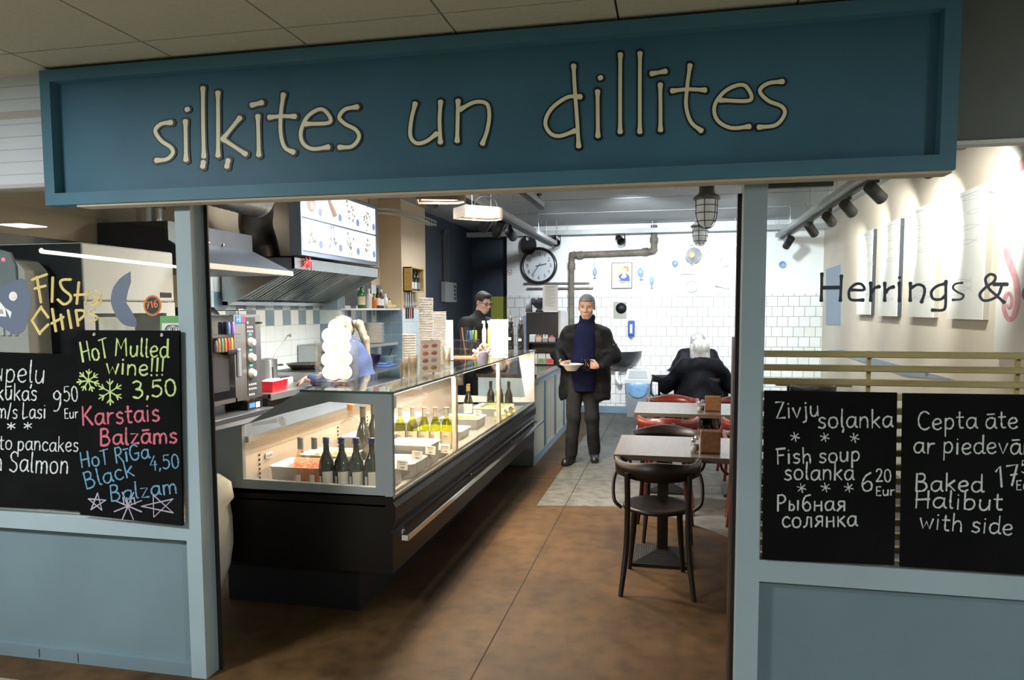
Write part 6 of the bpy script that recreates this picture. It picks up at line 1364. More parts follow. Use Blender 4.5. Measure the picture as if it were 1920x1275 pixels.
for an, dx, dy in ((anL, -.035, -.16), (anR, .02, -.15)):
    z = 0; blob('shoe', [('c', an+(0, .02, .03), an+(0, .02, -.04), .052, .05), ('c', (an[0], an[1]+.04, .045), (an[0]+dx, an[1]+dy, .040), .045, .043), ('c', (an[0], an[1]+.04, .022), (an[0]+dx*1.1, an[1]+dy*1.1, .022), .04, .04)], .008, M_shoe, G, .02, None, lambda P: np.maximum(-(P[..., 2]-.001), P[..., 2]-.15).astype(np.float32))
M_swt = mat('navy_sweater', (.010, .013, .045), .95, noise=.25, nscale=50, bump=.3, bscale=300, spec=.1)
blob('sweater', [('c', Wm(.03, -.02, .80), Wm(.04, -.015, 1.36), .135, .14), ('c', neck0, neck1+(0, -.012, -.055), .078, .071), ('e', Wm(.02, -.05, 1.05), (.15, .12, .2))], .009, M_swt, G, .04, None, lambda P: (.775-P[..., 2]).astype(np.float32))
M_coat = mat('black_quilted_coat', (.0065, .007, .008), .64, noise=.3, nscale=8, bump=.35, bscale=45, spec=.18)
coat = [('c', shL+(.0, .01, -.03), shR+(0, .01, -.03), .098, .098), ('c', shL+(.005, 0, -.02), elL, .088, .080), ('c', elL, wrL+(-.02, .03, .01), .078, .058), ('c', shR+(-.005, 0, -.02), elR, .088, .080), ('c', elR, wrR+(.04, .02, .01), .078, .058),
        ('c', Wm(-.085, .03, 1.36), Wm(-.135, .02, .74), .125, .115), ('c', Wm(.165, .03, 1.36), Wm(.20, .02, .73), .125, .115), ('c', Wm(.04, .06, 1.36), Wm(.03, .06, .74), .13, .13), ('c', neck0+(-.055, .0, -.01), neck1+(-.062, .0, -.035), .032, .022), ('c', neck0+(.055, .0, -.01), neck1+(.062, .0, -.035), .032, .022), ('c', neck1+(-.05, .045, -.03), neck1+(.05, .045, -.03), .03, .03)]
def coat_cut(P):
    x = P[..., 0]-GX; y = P[..., 1]-GY; z = P[..., 2]
    slot = np.abs(x-.040-.012*np.sin(z*5))-(.013+.030*(1.46-z)/.7+.035*np.clip(z-1.40, 0, .2)/.1); front = y+.02
    opening = -np.maximum(slot, front)           # inside the open front
    return np.maximum(np.maximum(opening, .665+.02*np.sin(x*30)-z), -1).astype(np.float32)
blob('coat', coat, .0085, M_coat, G, .045, lambda P: (-.004*np.abs(np.sin(P[..., 2]*26+.8*np.sin(P[..., 0]*11)))+.003+.0045*np.sin(P[..., 0]*52+P[..., 2]*13)).astype(np.float32), coat_cut)
MB().use(MATS['steel_hook']).box(Wm(.338, -.085, 1.25), Wm(.348, -.075, 1.285)).build('zip_pull', None, G)
# what he carries
bc = wrL+np.array((.105, -.11, .0)); BZ = float(bc[2])-.005
t = thing('soup_bowl', 'wide-rimmed white soup bowl in the man\'s hand', 'bowl', (bc[0], bc[1], BZ-.06)); MB().lathe([(0, -.062), (.048, -.062), (.052, -.055), (.060, -.05), (.085, -.014), (.122, .006), (.124, .010), (.118, .010), (.082, -.006), (.05, -.045), (0, -.048)], (bc[0], bc[1], BZ), 32).build('bowl', M_tray, t)
gc = wrR+np.array((-.115, -.035, .005))
for i, (dx, dy) in enumerate(((-.035, -.012), (.018, .0))):
    c = (gc[0]+dx, gc[1]+dy, gc[2]-.06); t = thing('drinking_glass', ['small dark glass in the man\'s fingers, on the left', 'small dark glass in the man\'s fingers, on the right'][i], 'glass', c, 'glasses in his hand')
    MB().lathe([(0, 0), (.019, 0), (.021, .008), (.024, .125), (.0225, .125), (.019, .012), (0, .012)], c, 18).build('glass_wall', glass('dark_glass', (.42, .36, .36), .03, 1.5), t)

# ---- the cook (profile, bent over the worktop)
KX, KY = -2.76, 5.82
K = thing('person', 'blond cook in a blue jacket with a ponytail bending over the worktop', 'person', (KX, KY, 0)); Wk = lambda x, y, z: np.array((KX+x, KY+y, z))
KH = Wk(-.03, .0, 1.465); KR = rotz(-1.25)@rotx(.42)
ks1, ks2 = Wk(.07, -.19, 1.25), Wk(.04, .19, 1.25); ke1, ke2 = Wk(-.03, -.27, 1.02), Wk(-.06, .27, 1.02); kw1, kw2 = Wk(-.28, -.16, 1.06), Wk(-.30, .14, 1.06)
body = [('c', Wk(.14, -.09, .9), Wk(.12, -.09, .09), .08, .04), ('c', Wk(.14, .09, .9), Wk(.12, .09, .09), .08, .04), ('e', Wk(.13, 0, .95), (.11, .16, .13)), ('c', Wk(.12, 0, 1.0), Wk(.07, 0, 1.22), .12, .12), ('c', ks1, ks2, .05, .05), ('c', ks1, ke1, .045, .036), ('c', ke1, kw1, .034, .025), ('c', ks2, ke2, .045, .036), ('c', ke2, kw2, .034, .025), ('c', Wk(.05, 0, 1.27), Wk(.0, 0, 1.40), .05, .048)]+head_prims(KH, KR, .97)+hand_prims(kw1, (-.9, .2, -.3), (0, .2, -1), (.3, .3, .3, .3), .9, 1)+hand_prims(kw2, (-.9, -.2, -.3), (0, -.2, -1), (.3, .3, .3, .3), .9, -1)
blob('body', body, .009, M_skinp, K, .03); face_bits(KH, KR, K, .97, (.30, .22, .14))
M_blond = mat('blond_hair', (.24, .20, .135), .55, noise=.45, nscale=26, bump=.6, bscale=120, stretch=(1, 1, .25))
kcut = lambda P: np.where(((P-KH)@KR)[..., 1] < -.05, .060-((P-KH)@KR)[..., 2], np.where(((P-KH)@KR)[..., 1] < .035, .005-((P-KH)@KR)[..., 2]+.3*0, -.075-((P-KH)@KR)[..., 2])).astype(np.float32)
hair('hair', KH, KR, 1, M_blond, K, [('e', (0, .022, .040), (.082, .102, .088)), ('e', (0, .05, -.02), (.07, .06, .055))], .007, .02, lambda P: (.0009*np.sin(P[..., 2]*220+P[..., 0]*100)).astype(np.float32), kcut)
pt = KH+KR@np.array((0, .125, .02)); blob('ponytail', [('c', pt-(.02, 0, 0), pt+(.05, .0, -.01), .028, .035), ('c', pt+(.05, 0, -.01), pt+(.11, -.01, -.14), .036, .032), ('c', pt+(.11, -.01, -.14), pt+(.15, -.01, -.30), .032, .010)], .008, M_blond, K, .02, fold(.003, 160, 20))
MB().use(M_black).tube([pt+np.array((.0, .032*math.cos(a), .032*math.sin(a))) for a in [6.283*i/16 for i in range(16)]], .007, 6, True).build('hair_tie', None, K)
M_kblue = mat('cook_blue', (.032, .052, .125), .85, noise=.2, nscale=5, bump=.2, bscale=40)
blob('jacket', [('c', ks1, ks2, .085, .085), ('c', ks1, ke1, .075, .062), ('c', ke1, kw1+(.05, 0, .0), .06, .046), ('c', ks2, ke2, .075, .062), ('c', ke2, kw2+(.05, 0, 0), .06, .046), ('c', Wk(.15, 0, .88), Wk(.07, 0, 1.24), .17, .15), ('c', Wk(.06, 0, 1.26), Wk(.025, 0, 1.365), .085, .068)], .011, M_kblue, K, .05, fold(.006, 16, 30))
blob('trousers', [('c', Wk(.14, -.09, .92), Wk(.12, -.09, .06), .10, .07), ('c', Wk(.14, .09, .92), Wk(.12, .09, .06), .10, .07)], .013, mat('black_trousers', (.010, .010, .012), .9, spec=.1), K, .04)
for s in (-1, 1): blob('shoe', [('c', Wk(.15, s*.09, .045), Wk(-.02, s*.09, .04), .048, .042)], .012, M_shoe, K, .02, None, lambda P: (-(P[..., 2]-.001)).astype(np.float32))

# ---- the barman (profile to the right, looking down)
BXp, BYp = -2.16, 8.15
B_ = thing('person', 'dark-haired barman in black with glasses behind the counter', 'person', (BXp, BYp, 0)); Wb = lambda x, y, z: np.array((BXp+x, BYp+y, z))
BH_ = Wb(.03, .0, 1.725); BR = rotz(1.02)@rotx(.28)
bs1, bs2 = Wb(-.12, -.19, 1.47), Wb(.03, .19, 1.47); be1, be2 = Wb(-.10, -.27, 1.18), Wb(.10, .27, 1.2); bw1, bw2 = Wb(.11, -.22, 1.06), Wb(.22, .12, 1.06)
body = [('c', Wb(-.06, -.09, .95), Wb(-.06, -.1, .09), .08, .04), ('c', Wb(-.06, .09, .95), Wb(-.06, .1, .09), .08, .04), ('e', Wb(-.06, 0, 1.0), (.11, .16, .13)), ('c', Wb(-.06, 0, 1.05), Wb(-.06, 0, 1.4), .12, .13), ('c', bs1, bs2, .055, .055), ('c', bs1, be1, .05, .04), ('c', be1, bw1, .036, .026), ('c', bs2, be2, .05, .04), ('c', be2, bw2, .036, .026), ('c', Wb(-.04, 0, 1.48), Wb(.0, 0, 1.66), .056, .054)]+head_prims(BH_, BR)+hand_prims(bw1, (.8, .3, -.4), (0, .2, -1), (.4, .4, .4, .4), 1, 1)+hand_prims(bw2, (.8, -.3, -.4), (0, -.2, -1), (.4, .4, .4, .4), 1, -1)
blob('body', body, .009, M_skinp, B_, .03); face_bits(BH_, BR, B_, 1, (.06, .05, .045))
M_bhair = mat('dark_hair', (.028, .022, .018), .6, noise=.3, nscale=50, bump=.4, bscale=160)
bcut = lambda P: np.where(((P-BH_)@BR)[..., 1] < -.05, .066-((P-BH_)@BR)[..., 2], np.where(((P-BH_)@BR)[..., 1] < .0, .022-((P-BH_)@BR)[..., 2], -.04-((P-BH_)@BR)[..., 2])).astype(np.float32)
hair('hair', BH_, BR, 1, M_bhair, B_, [('e', (0, .020, .044), (.080, .099, .092)), ('e', (0, -.045, .098), (.05, .05, .03))], .007, .02, None, bcut)
blob('shirt', [('c', bs1, bs2, .092, .092), ('c', bs1, be1, .080, .066), ('c', be1, bw1+(-.04, 0, 0), .064, .048), ('c', bs2, be2, .080, .066), ('c', be2, bw2+(-.04, 0, 0), .064, .048), ('c', Wb(-.06, 0, .92), Wb(-.06, 0, 1.42), .165, .165), ('c', Wb(-.05, 0, 1.48), Wb(-.015, 0, 1.60), .082, .068)], .011, mat('black_shirt', (.008, .008, .009), .8, bump=.2, bscale=50), B_, .05, fold(.005, 16, 30))
blob('trousers', [('c', Wb(-.06, -.09, .97), Wb(-.06, -.1, .06), .10, .07), ('c', Wb(-.06, .09, .97), Wb(-.06, .1, .06), .10, .07)], .014, MATS['black_trousers'], B_, .04)
e = MB().use(M_black); Tb = lambda p: tuple(BH_+BR@np.array(p))
for sx in (-1, 1):
    e.tube([Tb((sx*.033+.021*math.cos(a), -.100+.012*abs(math.cos(a))*.3, .006+.015*math.sin(a))) for a in [6.283*i/18 for i in range(18)]], .0028, 6, True); e.tube([Tb((sx*.054, -.096, .010)), Tb((sx*.080, -.03, .014)), Tb((sx*.082, .02, .008))], .003, 6)
e.tube([Tb((-.012, -.103, .010)), Tb((.012, -.103, .010))], .003, 6); e.build('spectacles', None, B_)

# ---- the two diners at the back table
M_wh = mat('white_hair', (.55, .54, .52), .6, noise=.35, nscale=34, bump=.6, bscale=120, stretch=(1, 1, .3)); M_nav = mat('black_puffer', (.006, .0065, .010), .6, noise=.3, nscale=7, bump=.25, bscale=30, spec=.15)
def diner(label, x, y, face, hairm, coatm, wide, hz, hs=1.0):
    D = thing('person', label, 'person', (x, y, 0)); R = rotz(face); Q = lambda a, b, c: np.array((x, y, 0))+R@np.array((a, b, c))
    H = Q(0, -.05, hz-.115*hs); HRr = R@rotx(.12); sz = hz-.33
    s1, s2 = Q(-.19, .02, sz), Q(.19, .02, sz); e1, e2 = Q(-.33*wide, -.06, sz-.28), Q(.33*wide, -.06, sz-.28); w1, w2 = Q(-.14, -.33, .80), Q(.14, -.33, .80)
    k1, k2 = Q(-.11, -.40, .50), Q(.11, -.40, .50); a1, a2 = Q(-.12, -.36, .09), Q(.12, -.36, .09)
    bd = [('e', Q(0, .02, .56), (.17, .14, .10)), ('c', Q(0, .03, .6), Q(0, .02, sz-.08), .13, .13), ('c', s1, s2, .05, .05), ('c', s1, e1, .048, .038), ('c', e1, w1, .036, .026), ('c', s2, e2, .048, .038), ('c', e2, w2, .036, .026), ('c', Q(-.1, -.02, .55), k1, .078, .055), ('c', Q(.1, -.02, .55), k2, .078, .055), ('c', k1, a1, .052, .036), ('c', k2, a2, .052, .036), ('c', Q(0, .0, sz+.03), Q(0, -.03, sz+.14), .05, .048)]+head_prims(H, HRr, .97)+hand_prims(w1, R@np.array((.5, -.8, 0)), (0, 0, -1), (.3,)*4, .95, 1)+hand_prims(w2, R@np.array((-.5, -.8, 0)), (0, 0, -1), (.3,)*4, .95, -1)
    blob('body', bd, .012, M_skinp, D, .03); face_bits(H, HRr, D, .97, (.35, .33, .3))
    cutf = lambda P: np.where(((P-H)@HRr)[..., 1] < -.04, .055-((P-H)@HRr)[..., 2], -.17-((P-H)@HRr)[..., 2]).astype(np.float32)
    hair('hair', H, HRr, hs, hairm, D, [('e', (0, .022, .030), (.098, .112, .100)), ('e', (-.05, .03, -.055), (.05, .07, .075)), ('e', (.05, .03, -.055), (.05, .07, .075)), ('e', (0, .075, -.06), (.075, .045, .08))], .009, .03, lambda P: (.005*np.sin(P[..., 0]*90+P[..., 2]*18)).astype(np.float32), cutf)
    blob('coat', [('c', s1+(0, 0, -.02), s2+(0, 0, -.02), .105, .105), ('c', s1, e1, .098, .092), ('c', e1, w1, .088, .06), ('c', s2, e2, .098, .092), ('c', e2, w2, .088, .06), ('c', Q(0, .03, .50), Q(0, .03, sz-.05), .235*wide, .19), ('c', Q(-.08, .03, sz+.02), Q(.08, .03, sz+.02), .085, .085), ('c', Q(-.12, -.02, .55), k1+(0, 0, .0), .10, .085), ('c', Q(.12, -.02, .55), k2, .10, .085)], .013, coatm, D, .06, fold(.008, 12, 26))
    blob('trousers', [('c', Q(-.1, -.1, .54), k1, .088, .07), ('c', Q(.1, -.1, .54), k2, .088, .07), ('c', k1, a1, .07, .058), ('c', k2, a2, .07, .058)], .015, MATS['black_trousers'], D, .03)
    for a_ in (a1, a2): blob('shoe', [('c', a_+R@np.array((0, .04, -.045)), a_+R@np.array((0, -.13, -.05)), .045, .04)], .014, M_shoe, D, .02, None, lambda P: (-(P[..., 2]-.001)).astype(np.float32))
    return D
dx_ = float(PY(1313, 660, 9.72)[0])
diner('white-haired diner in a bulky black coat with her back turned', dx_, 9.78, math.pi, M_wh, M_nav, 1.3, 1.235, 1.34)
diner('grey-haired diner facing the room, hidden behind the white-haired one', float(PY(1308, 640, 11.0)[0]), 11.0, .1, mat('ash_hair', (.42, .41, .39), .6, noise=.35, nscale=30, bump=.5, bscale=120), M_nav, 1.1, 1.285, 1.15)
# ================================================================ lamps and rails under the ceiling
M_tray_c = mat('cable_tray_grey', (.42, .45, .46), .5, noise=.08)
M_can = mat('spot_black', (.008, .008, .009), .5, spec=.25)
M_lens = lamp('spot_lens', (1, .97, .92), 9)
def cable_tray(name, label, a, b, w_=.12):
    t = thing(name, label, 'cable tray', tuple(a)); a = Vector(a); b = Vector(b); d = (b-a).normalized(); s = d.cross(Vector((0, 0, 1))).normalized()*w_/2; e = MB().use(M_tray_c); up = Vector((0, 0, .05))
    for q in (a, ): pass
    vs = [a-s, a+s, b+s, b-s]; e.add([tuple(v) for v in vs]+[tuple(v+Vector((0, 0, .006))) for v in vs], [(3, 2, 1, 0), (4, 5, 6, 7), (0, 1, 5, 4), (1, 2, 6, 5), (2, 3, 7, 6), (3, 0, 4, 7)])
    for sg in (-1, 1):
        o = s*sg; th = s.normalized()*.004*sg; vs = [a+o, b+o, b+o+up, a+o+up]; e.add([tuple(v) for v in vs]+[tuple(v+th) for v in vs], [(0, 1, 2, 3), (7, 6, 5, 4), (0, 4, 5, 1), (1, 5, 6, 2), (2, 6, 7, 3), (3, 7, 4, 0)])
    e.build('tray', None, t)
    e = MB().use(M_can); c = s.normalized()*.02; vs = [a-c, a+c, b+c, b-c]; dn = Vector((0, 0, -.028)); e.add([tuple(v+dn) for v in vs]+[tuple(v) for v in vs], [(3, 2, 1, 0), (4, 5, 6, 7), (0, 1, 5, 4), (1, 2, 6, 5), (2, 3, 7, 6), (3, 0, 4, 7)]); e.build('lamp_rail', None, t)
    n = max(2, int((b-a).length/1.3)); e = MB().use(MATS['steel_hook'])
    for i in range(n+1):
        p = a+(b-a)*(i/n); e.tube([tuple(p+s), (p.x+s.x, p.y+s.y, 2.98)], .004, 6); e.tube([tuple(p-s), (p.x-s.x, p.y-s.y, 2.98)], .004, 6)
    e.build('hanger_rod', None, t); return t
def track_spot(label, top, to, r=.045, l=.17, power=0, ang=45, col=(1, .95, .88), group='black track spotlights', hang=.10):
    t = thing('track_spotlight', label, 'spotlight', tuple(top), group); top = Vector(top); d = (Vector(to)-top).normalized(); piv = top-Vector((0, 0, hang)); a = piv-d*l*.5; b = piv+d*l*.5
    MB().use(M_can).box((top.x-.018, top.y-.04, top.z-.03), (top.x+.018, top.y+.04, top.z)).tube([tuple(top-Vector((0, 0, .03))), tuple(piv)], .009, 8).build('adapter', None, t)
    MB().use(M_can).lathe([(0, 0), (r*.9, 0), (r, .008), (r, l), (r*.9, l), (r*.88, l-.02)], a, 22, d).build('housing', None, t)
    MB().use(M_lens).lathe([(r*.88, l-.018), (0, l-.016)], a, 22, d).build('lens', None, t)
    if power: spot('spotlight_beam', b+d*.01, to, power, ang, .6, col, .03)
    return t
# left rail over the display counter and right rail along the pictures
LA = PX(735, 352, -1.75); LB_ = np.array((-1.75, 10.9, LA[2]))
TZl = 2.62
cable_tray('cable_tray', 'grey cable tray with a black lamp rail over the display counter', (-1.78, 3.2, TZl), (-1.78, 10.9, TZl), .16)
la = PX(872, 350, -1.2); 
cable_tray('lamp_rail', 'narrow dark lamp rail beside the counter tray', (-1.45, 3.4, 2.80), (-1.45, 8.2, 2.80), .05)
cable_tray('cable_tray', 'grey cable tray with a black lamp rail along the right wall pictures', (1.55, 3.2, 2.68), (1.55, 11.2, 2.68), .18)
BT = thing('cable_tray', 'long grey cable tray crossing in front of the white back wall', 'cable tray', (-.4, 11.25, 2.83)); MB().use(M_tray_c).box((-3.2, 11.22, 2.80), (2.15, 11.30, 2.87)).build('tray', None, BT)
e = MB().use(MATS['steel_hook'])
for x in (-2.6, -1.6, -.3, .9, 1.9): e.tube([(x, 11.26, 2.87), (x, 11.26, 2.98)], .004, 6)
e.build('hanger_rod', None, BT)
track_spot('black spotlight near the menu board, hanging from the counter rail', (-1.80, float(PX(803, 372, -1.8)[1]), TZl-.028), (-1.1, 7.4, 1.1), .05, .18, 120, 50)
for i, (px, tx) in enumerate(((912, (-2.9, 8.2, 1.4)), (935, (-2.6, 8.0, 1.2)), (958, (-1.5, 11.4, 1.6)))):
    y = float(PX(px, 440, -1.78)[1]); track_spot(['black spotlight aimed left, first of the three before the clock', 'black spotlight in the middle of the three before the clock', 'black spotlight aimed right, last of the three before the clock'][i], (-1.78, y, TZl-.028), tx, .05, .18)
rp = [(1480, (1.2, 11.5, 1.9)), (1522, (2.15, 9.6, 2.0)), (1555, (2.15, 9.0, 2.2)), (1590, (2.15, 7.9, 2.2)), (1640, (2.15, 6.7, 2.2)), (1730, (2.15, 5.7, 2.2))]
rl = ['farthest black spotlight on the right rail, turned to the back wall', 'second-farthest black spotlight on the right rail', 'black spotlight on the right rail before the first two pictures', 'black spotlight on the right rail before the third picture', 'large black spotlight on the right rail before the biggest picture', 'black spotlight half hidden under the sign at the right']
for i, (px, to) in enumerate(rp):
    y = float(PX(px, 400, 1.55)[1]); track_spot(rl[i], (1.55, y, 2.652), to, .05, .18, [0, 52, 62, 78, 92, 92][i], 100)
# small projectors on the back tray
for i, px in enumerate((1043, 1163)):
    p = PY(px, 450, 11.26); t = thing('stage_lamp', ['small black stage lamp above the clock, on the back tray', 'small black stage lamp in the middle of the back tray'][i], 'lamp', (p[0], 11.26, 2.80), 'small stage lamps'); c = (float(p[0]), 11.22, 2.70)
    MB().use(M_can).tube([(c[0]-.06, 11.26, 2.80), (c[0]-.07, 11.24, 2.70)], .007, 6).tube([(c[0]+.06, 11.26, 2.80), (c[0]+.07, 11.24, 2.70)], .007, 6).box((c[0]-.07, 11.25, 2.785), (c[0]+.07, 11.27, 2.80)).build('bracket', None, t)
    MB().use(M_can).lathe([(0, -.09), (.045, -.085), (.05, 0), (.058, .04), (.062, .06), (.05, .06), (.04, .02)], c, 18, (.3, -.8, -.5)).build('housing', None, t)
# wooden pendant lamps over the counter
M_ven = wood('veneer', (.25, .185, .14), (.33, .26, .205), .5, (1, 1, 18))
def pendant(label, a, b, hb, wd, z, pw):
    a = Vector((a[0], a[1], z)); b = Vector((b[0], b[1], z)); d = (b-a).normalized(); s = d.cross(Vector((0, 0, 1))); r = wd/2
    def outline(o):
        P = [a+s*(r-o)+d*o, a-s*(r-o)+d*o]
        for k in range(15): an = math.pi*k/14; P.append(b-d*r-s*(r-o)*math.cos(an)+d*(r-o)*math.sin(an))
        return P
    t = thing('pendant_lamp', label, 'pendant lamp', tuple((a+b)/2), 'veneer pendant lamps'); e = MB().use(M_ven); O, I = outline(0), outline(.012); n = len(O); vs = []
    for ring, zz in ((O, 0), (O, hb), (I, hb), (I, 0)): vs += [(p.x, p.y, z+zz) for p in ring]
    e.add(vs, [(r_*n+k, r_*n+(k+1) % n, ((r_+1) % 4)*n+(k+1) % n, ((r_+1) % 4)*n+k) for r_ in range(4) for k in range(n)]); e.build('veneer_band', None, t)
    MB().use(M_ven).add([(p.x, p.y, z+hb*.8) for p in I], [tuple(range(n))]).build('top_board', None, t)
    MB().use(lamp('warm_diffuser', (1, .78, .50), 5)).add([(p.x, p.y, z+.02) for p in outline(.03)], [tuple(range(n))]).build('diffuser', None, t)
    e = MB().use(MATS['steel_hook'])
    for q in (.3, .75): p = a+(b-a)*q; e.tube([(p.x, p.y, z+hb*.8), (p.x, p.y, 2.98)], .0025, 6)
    e.build('suspension_wire', None, t)
    e = MB().use(M_black); p = a+(b-a)*.55; e.tube(smooth_path([(p.x-.1, p.y, z+hb), (p.x-.02, p.y, z+hb+.09), (p.x+.08, p.y+.05, z+hb+.08), (p.x+.12, p.y+.05, z+hb)], 6), .006, 8); e.build('cord', None, t)
    l = bpy.data.lights.new('pendant_light', 'AREA'); l.size = wd*.7; l.energy = pw; l.color = (1, .80, .58); o = bpy.data.objects.new('pendant_light', l); COL.objects.link(o); o.location = (b+a)/2+Vector((0, 0, .012)); o.rotation_euler = (0, 0, 0)
    return t
za = 2.36; p0 = PZ(781, 378, za); p1 = PZ(874, 379, za); pendant('wooden pendant lamp nearest the entrance over the display counter', (p0[0], p0[1]), (p1[0], p1[1]), .09, .22, za, 60)
zb_ = 2.40; p0 = PZ(861, 408, zb_); p1 = PZ(940, 413, zb_); pendant('wooden pendant lamp with a looped black cord, farther over the counter', (p0[0], p0[1]), (p1[0], p1[1]), .09, .24, zb_, 55)
# caged bulkhead pendants
def cage(label, px, py0, py1, wpx, y):
    c = PY(px, py0, y); cb = PY(px, py1, y); s = PM(c); r = wpx*s/2; x, zt, zb = float(c[0]), float(c[2]), float(cb[2]); H = zt-zb
    t = thing('cage_lamp', label, 'pendant lamp', (x, y, zt), 'caged pendant lamps'); M_cast = mat('cast_grey', (.13, .13, .13), .5, .4, noise=.2, nscale=30)
    MB().use(M_cast).lathe([(0, .10*H/.4*1.2), (r*.62, .115), (r*.66, .05), (r*.75, .04), (r*1.12, .012), (r*1.12, -.008), (r*.9, -.01), (0, -.01)], (x, y, zt), 28).build('cap', None, t)
    MB().use(mat('opal_glass', (.60, .63, .60), .25, emit=(.85, .92, .88), estr=.12)).lathe([(r*.82, -.01), (r*.84, -H*.45), (r*.74, -H*.72), (r*.48, -H*.92), (0, -H*.99)], (x, y, zt), 28).build('glass_globe', None, t)
    e = MB().use(M_can)
    for q, zz in ((.93, .24), (.92, .50), (.78, .78)): e.tube([(x+r*q*math.cos(6.283*k/24), y+r*q*math.sin(6.283*k/24), zt-H*zz) for k in range(24)], .0035, 6, True)
    for k in range(6):
        a = 6.283*k/6+.3; e.tube(smooth_path([(x+r*q*math.cos(a), y+r*q*math.sin(a), zt-H*zz) for q, zz in ((.96, 0), (.93, .24), (.92, .5), (.78, .78), (.5, .97), (.05, 1.03))], 4), .0035, 6)
    e.build('wire_cage', None, t)
    e = MB().use(M_cast); a0 = zt+.10*H/.4*1.2
    for k in range(3): e.tube([(x+.012*math.cos(q), y+(.0 if k % 2 else .012*math.cos(q)), a0+.03*k+.022*(1+math.sin(q))*.7) for q in [6.283*i/10 for i in range(10)]], .004, 6, True)
    e.tube([(x, y, a0+.08), (x, y, 2.97)], .005, 6)
    for k in range(3): a = 2.1*k+.4; e.ball((x+r*1.05*math.cos(a), y+r*1.05*math.sin(a), zt+.015), .018, 8, 6)
    e.build('chain', None, t)
cage('caged bulkhead lamp hanging closest to the sign', 1325, 373, 427, 44, 6.4); cage('second caged bulkhead lamp, lower and farther back', 1313, 425, 460, 31, 8.6)
# wire cable ladder over the beige column
t = thing('cable_ladder', 'white wire cable ladder along the top of the beige column', 'cable tray', (-3.1, 8.6, 2.75)); e = MB().use(mat('ladder_white', (.66, .65, .58), .5))
for dx, dz in ((-.03, 0), (.07, 0), (-.03, .05), (.07, .05)): e.tube(smooth_path([(-3.4+dx, 7.6, 2.72+dz), (-3.25+dx, 8.0, 2.76+dz), (-3.12+dx, 8.4, 2.76+dz), (-3.12+dx, 9.25, 2.76+dz)], 5), .006, 6)
for k in range(12): y = 8.2+.095*k; e.tube([(-3.16, y, 2.81), (-3.15, y, 2.76), (-3.05, y, 2.76), (-3.05, y, 2.81)], .005, 6)
e.build('ladder', None, t)
# ceiling detectors
for i, (px, py) in enumerate(((765, 389), (1011, 367), (1268, 350))):
    p = PZ(px, py, 2.96); t = thing('sprinkler', ['ceiling sprinkler head near the beige column', 'ceiling sprinkler head in the middle of the dining room', 'white ceiling detector near the right post'][i], 'sprinkler', (p[0], p[1], 2.98)); MB().use(M_can if i < 2 else M_white).lathe([(0, 0), (.03, 0), (.025, -.02), (.008, -.025), (.008, -.05), (.018, -.055), (0, -.06)], (p[0], p[1], 2.98), 14).build('head', None, t)

# ================================================================ on the back wall
W = 11.585
def on_wall(px, py, y=11.58): return PY(px, py, y)
# clock
c = PY(1010, 498, 11.5); s = PM(c); r = 34.5*s
CK = thing('wall_clock', 'large round black-rimmed wall clock', 'clock', (c[0], 11.5, c[2])); M_rim = mat('clock_rim', (.012, .012, .013), .25, coat=.3)
MB().use(M_rim).lathe([(0, .09), (r, .09), (r*1.0, .02), (r*.93, 0), (r*.86, .015), (r*.84, .03)], (c[0], 11.48, c[2]), 48, (0, 1, 0)).build('rim', None, CK)
MB().use(mat('clock_face', (.62, .66, .70), .3)).lathe([(r*.85, .03), (0, .029)], (c[0], 11.48, c[2]), 48, (0, 1, 0)).build('face', None, CK)
e = MB().use(M_black); yf = 11.506
for h in range(12):
    a = math.pi/2-2*math.pi*(h+1)/12; tx = str(h+1); wd = r*.13*len(tx) if len(tx) > 1 else r*.12; q = (c[0]+r*.64*math.cos(a), c[2]+r*.64*math.sin(a)); hh = r*.19
    write(e, tx, (q[0]-wd/2, q[1]-hh/2), (q[0]+wd/2, q[1]-hh/2), hh, Local((0, yf, 0), (1, 0, 0), (0, 0, 1), (0, -1, 0)), r*.026, jit=0, rnd=0)
e.build('numerals', None, CK)
LC = Local((0, yf-.006, 0), (1, 0, 0), (0, 0, 1), (0, -1, 0))
for nm, ang, l, wd in (('minute_hand', -2.20, .66, .035), ('hour_hand', .22, .42, .05)):
    e = MB().use(M_black); ribbon(e, [(c[0]-r*.16*math.cos(ang), c[2]-r*.16*math.sin(ang)), (c[0]+r*l*math.cos(ang), c[2]+r*l*math.sin(ang))], r*wd, LC, .003); e.build(nm, None, CK)
# black palette hanging over the clock
p = PY(991, 459, 11.40); s = PM(p); e = MB().use(M_can); pts = [(p[0]+15.5*s*math.cos(a)*(1-.06*math.sin(a)), p[2]+18.5*s*math.sin(a)) for a in [6.283*k/32 for k in range(32)]]; hc = (p[0]-1*s, p[2]+12*s); inner = [(hc[0]+3.6*s*math.cos(a), hc[1]+4.2*s*math.sin(a)) for a in [6.283*k/32 for k in range(32)]]
e.frame(pts, inner, 'y', 11.38, 11.395); t = thing('black_palette', 'oval black board with a finger hole hanging over the clock', 'wall decoration', (p[0], 11.39, p[2])); e.build('board', None, t)
MB().use(M_can).tube([(p[0], 11.39, p[2]+18*s), (p[0], 11.30, 2.83)], .003, 6).build('wire', None, t)
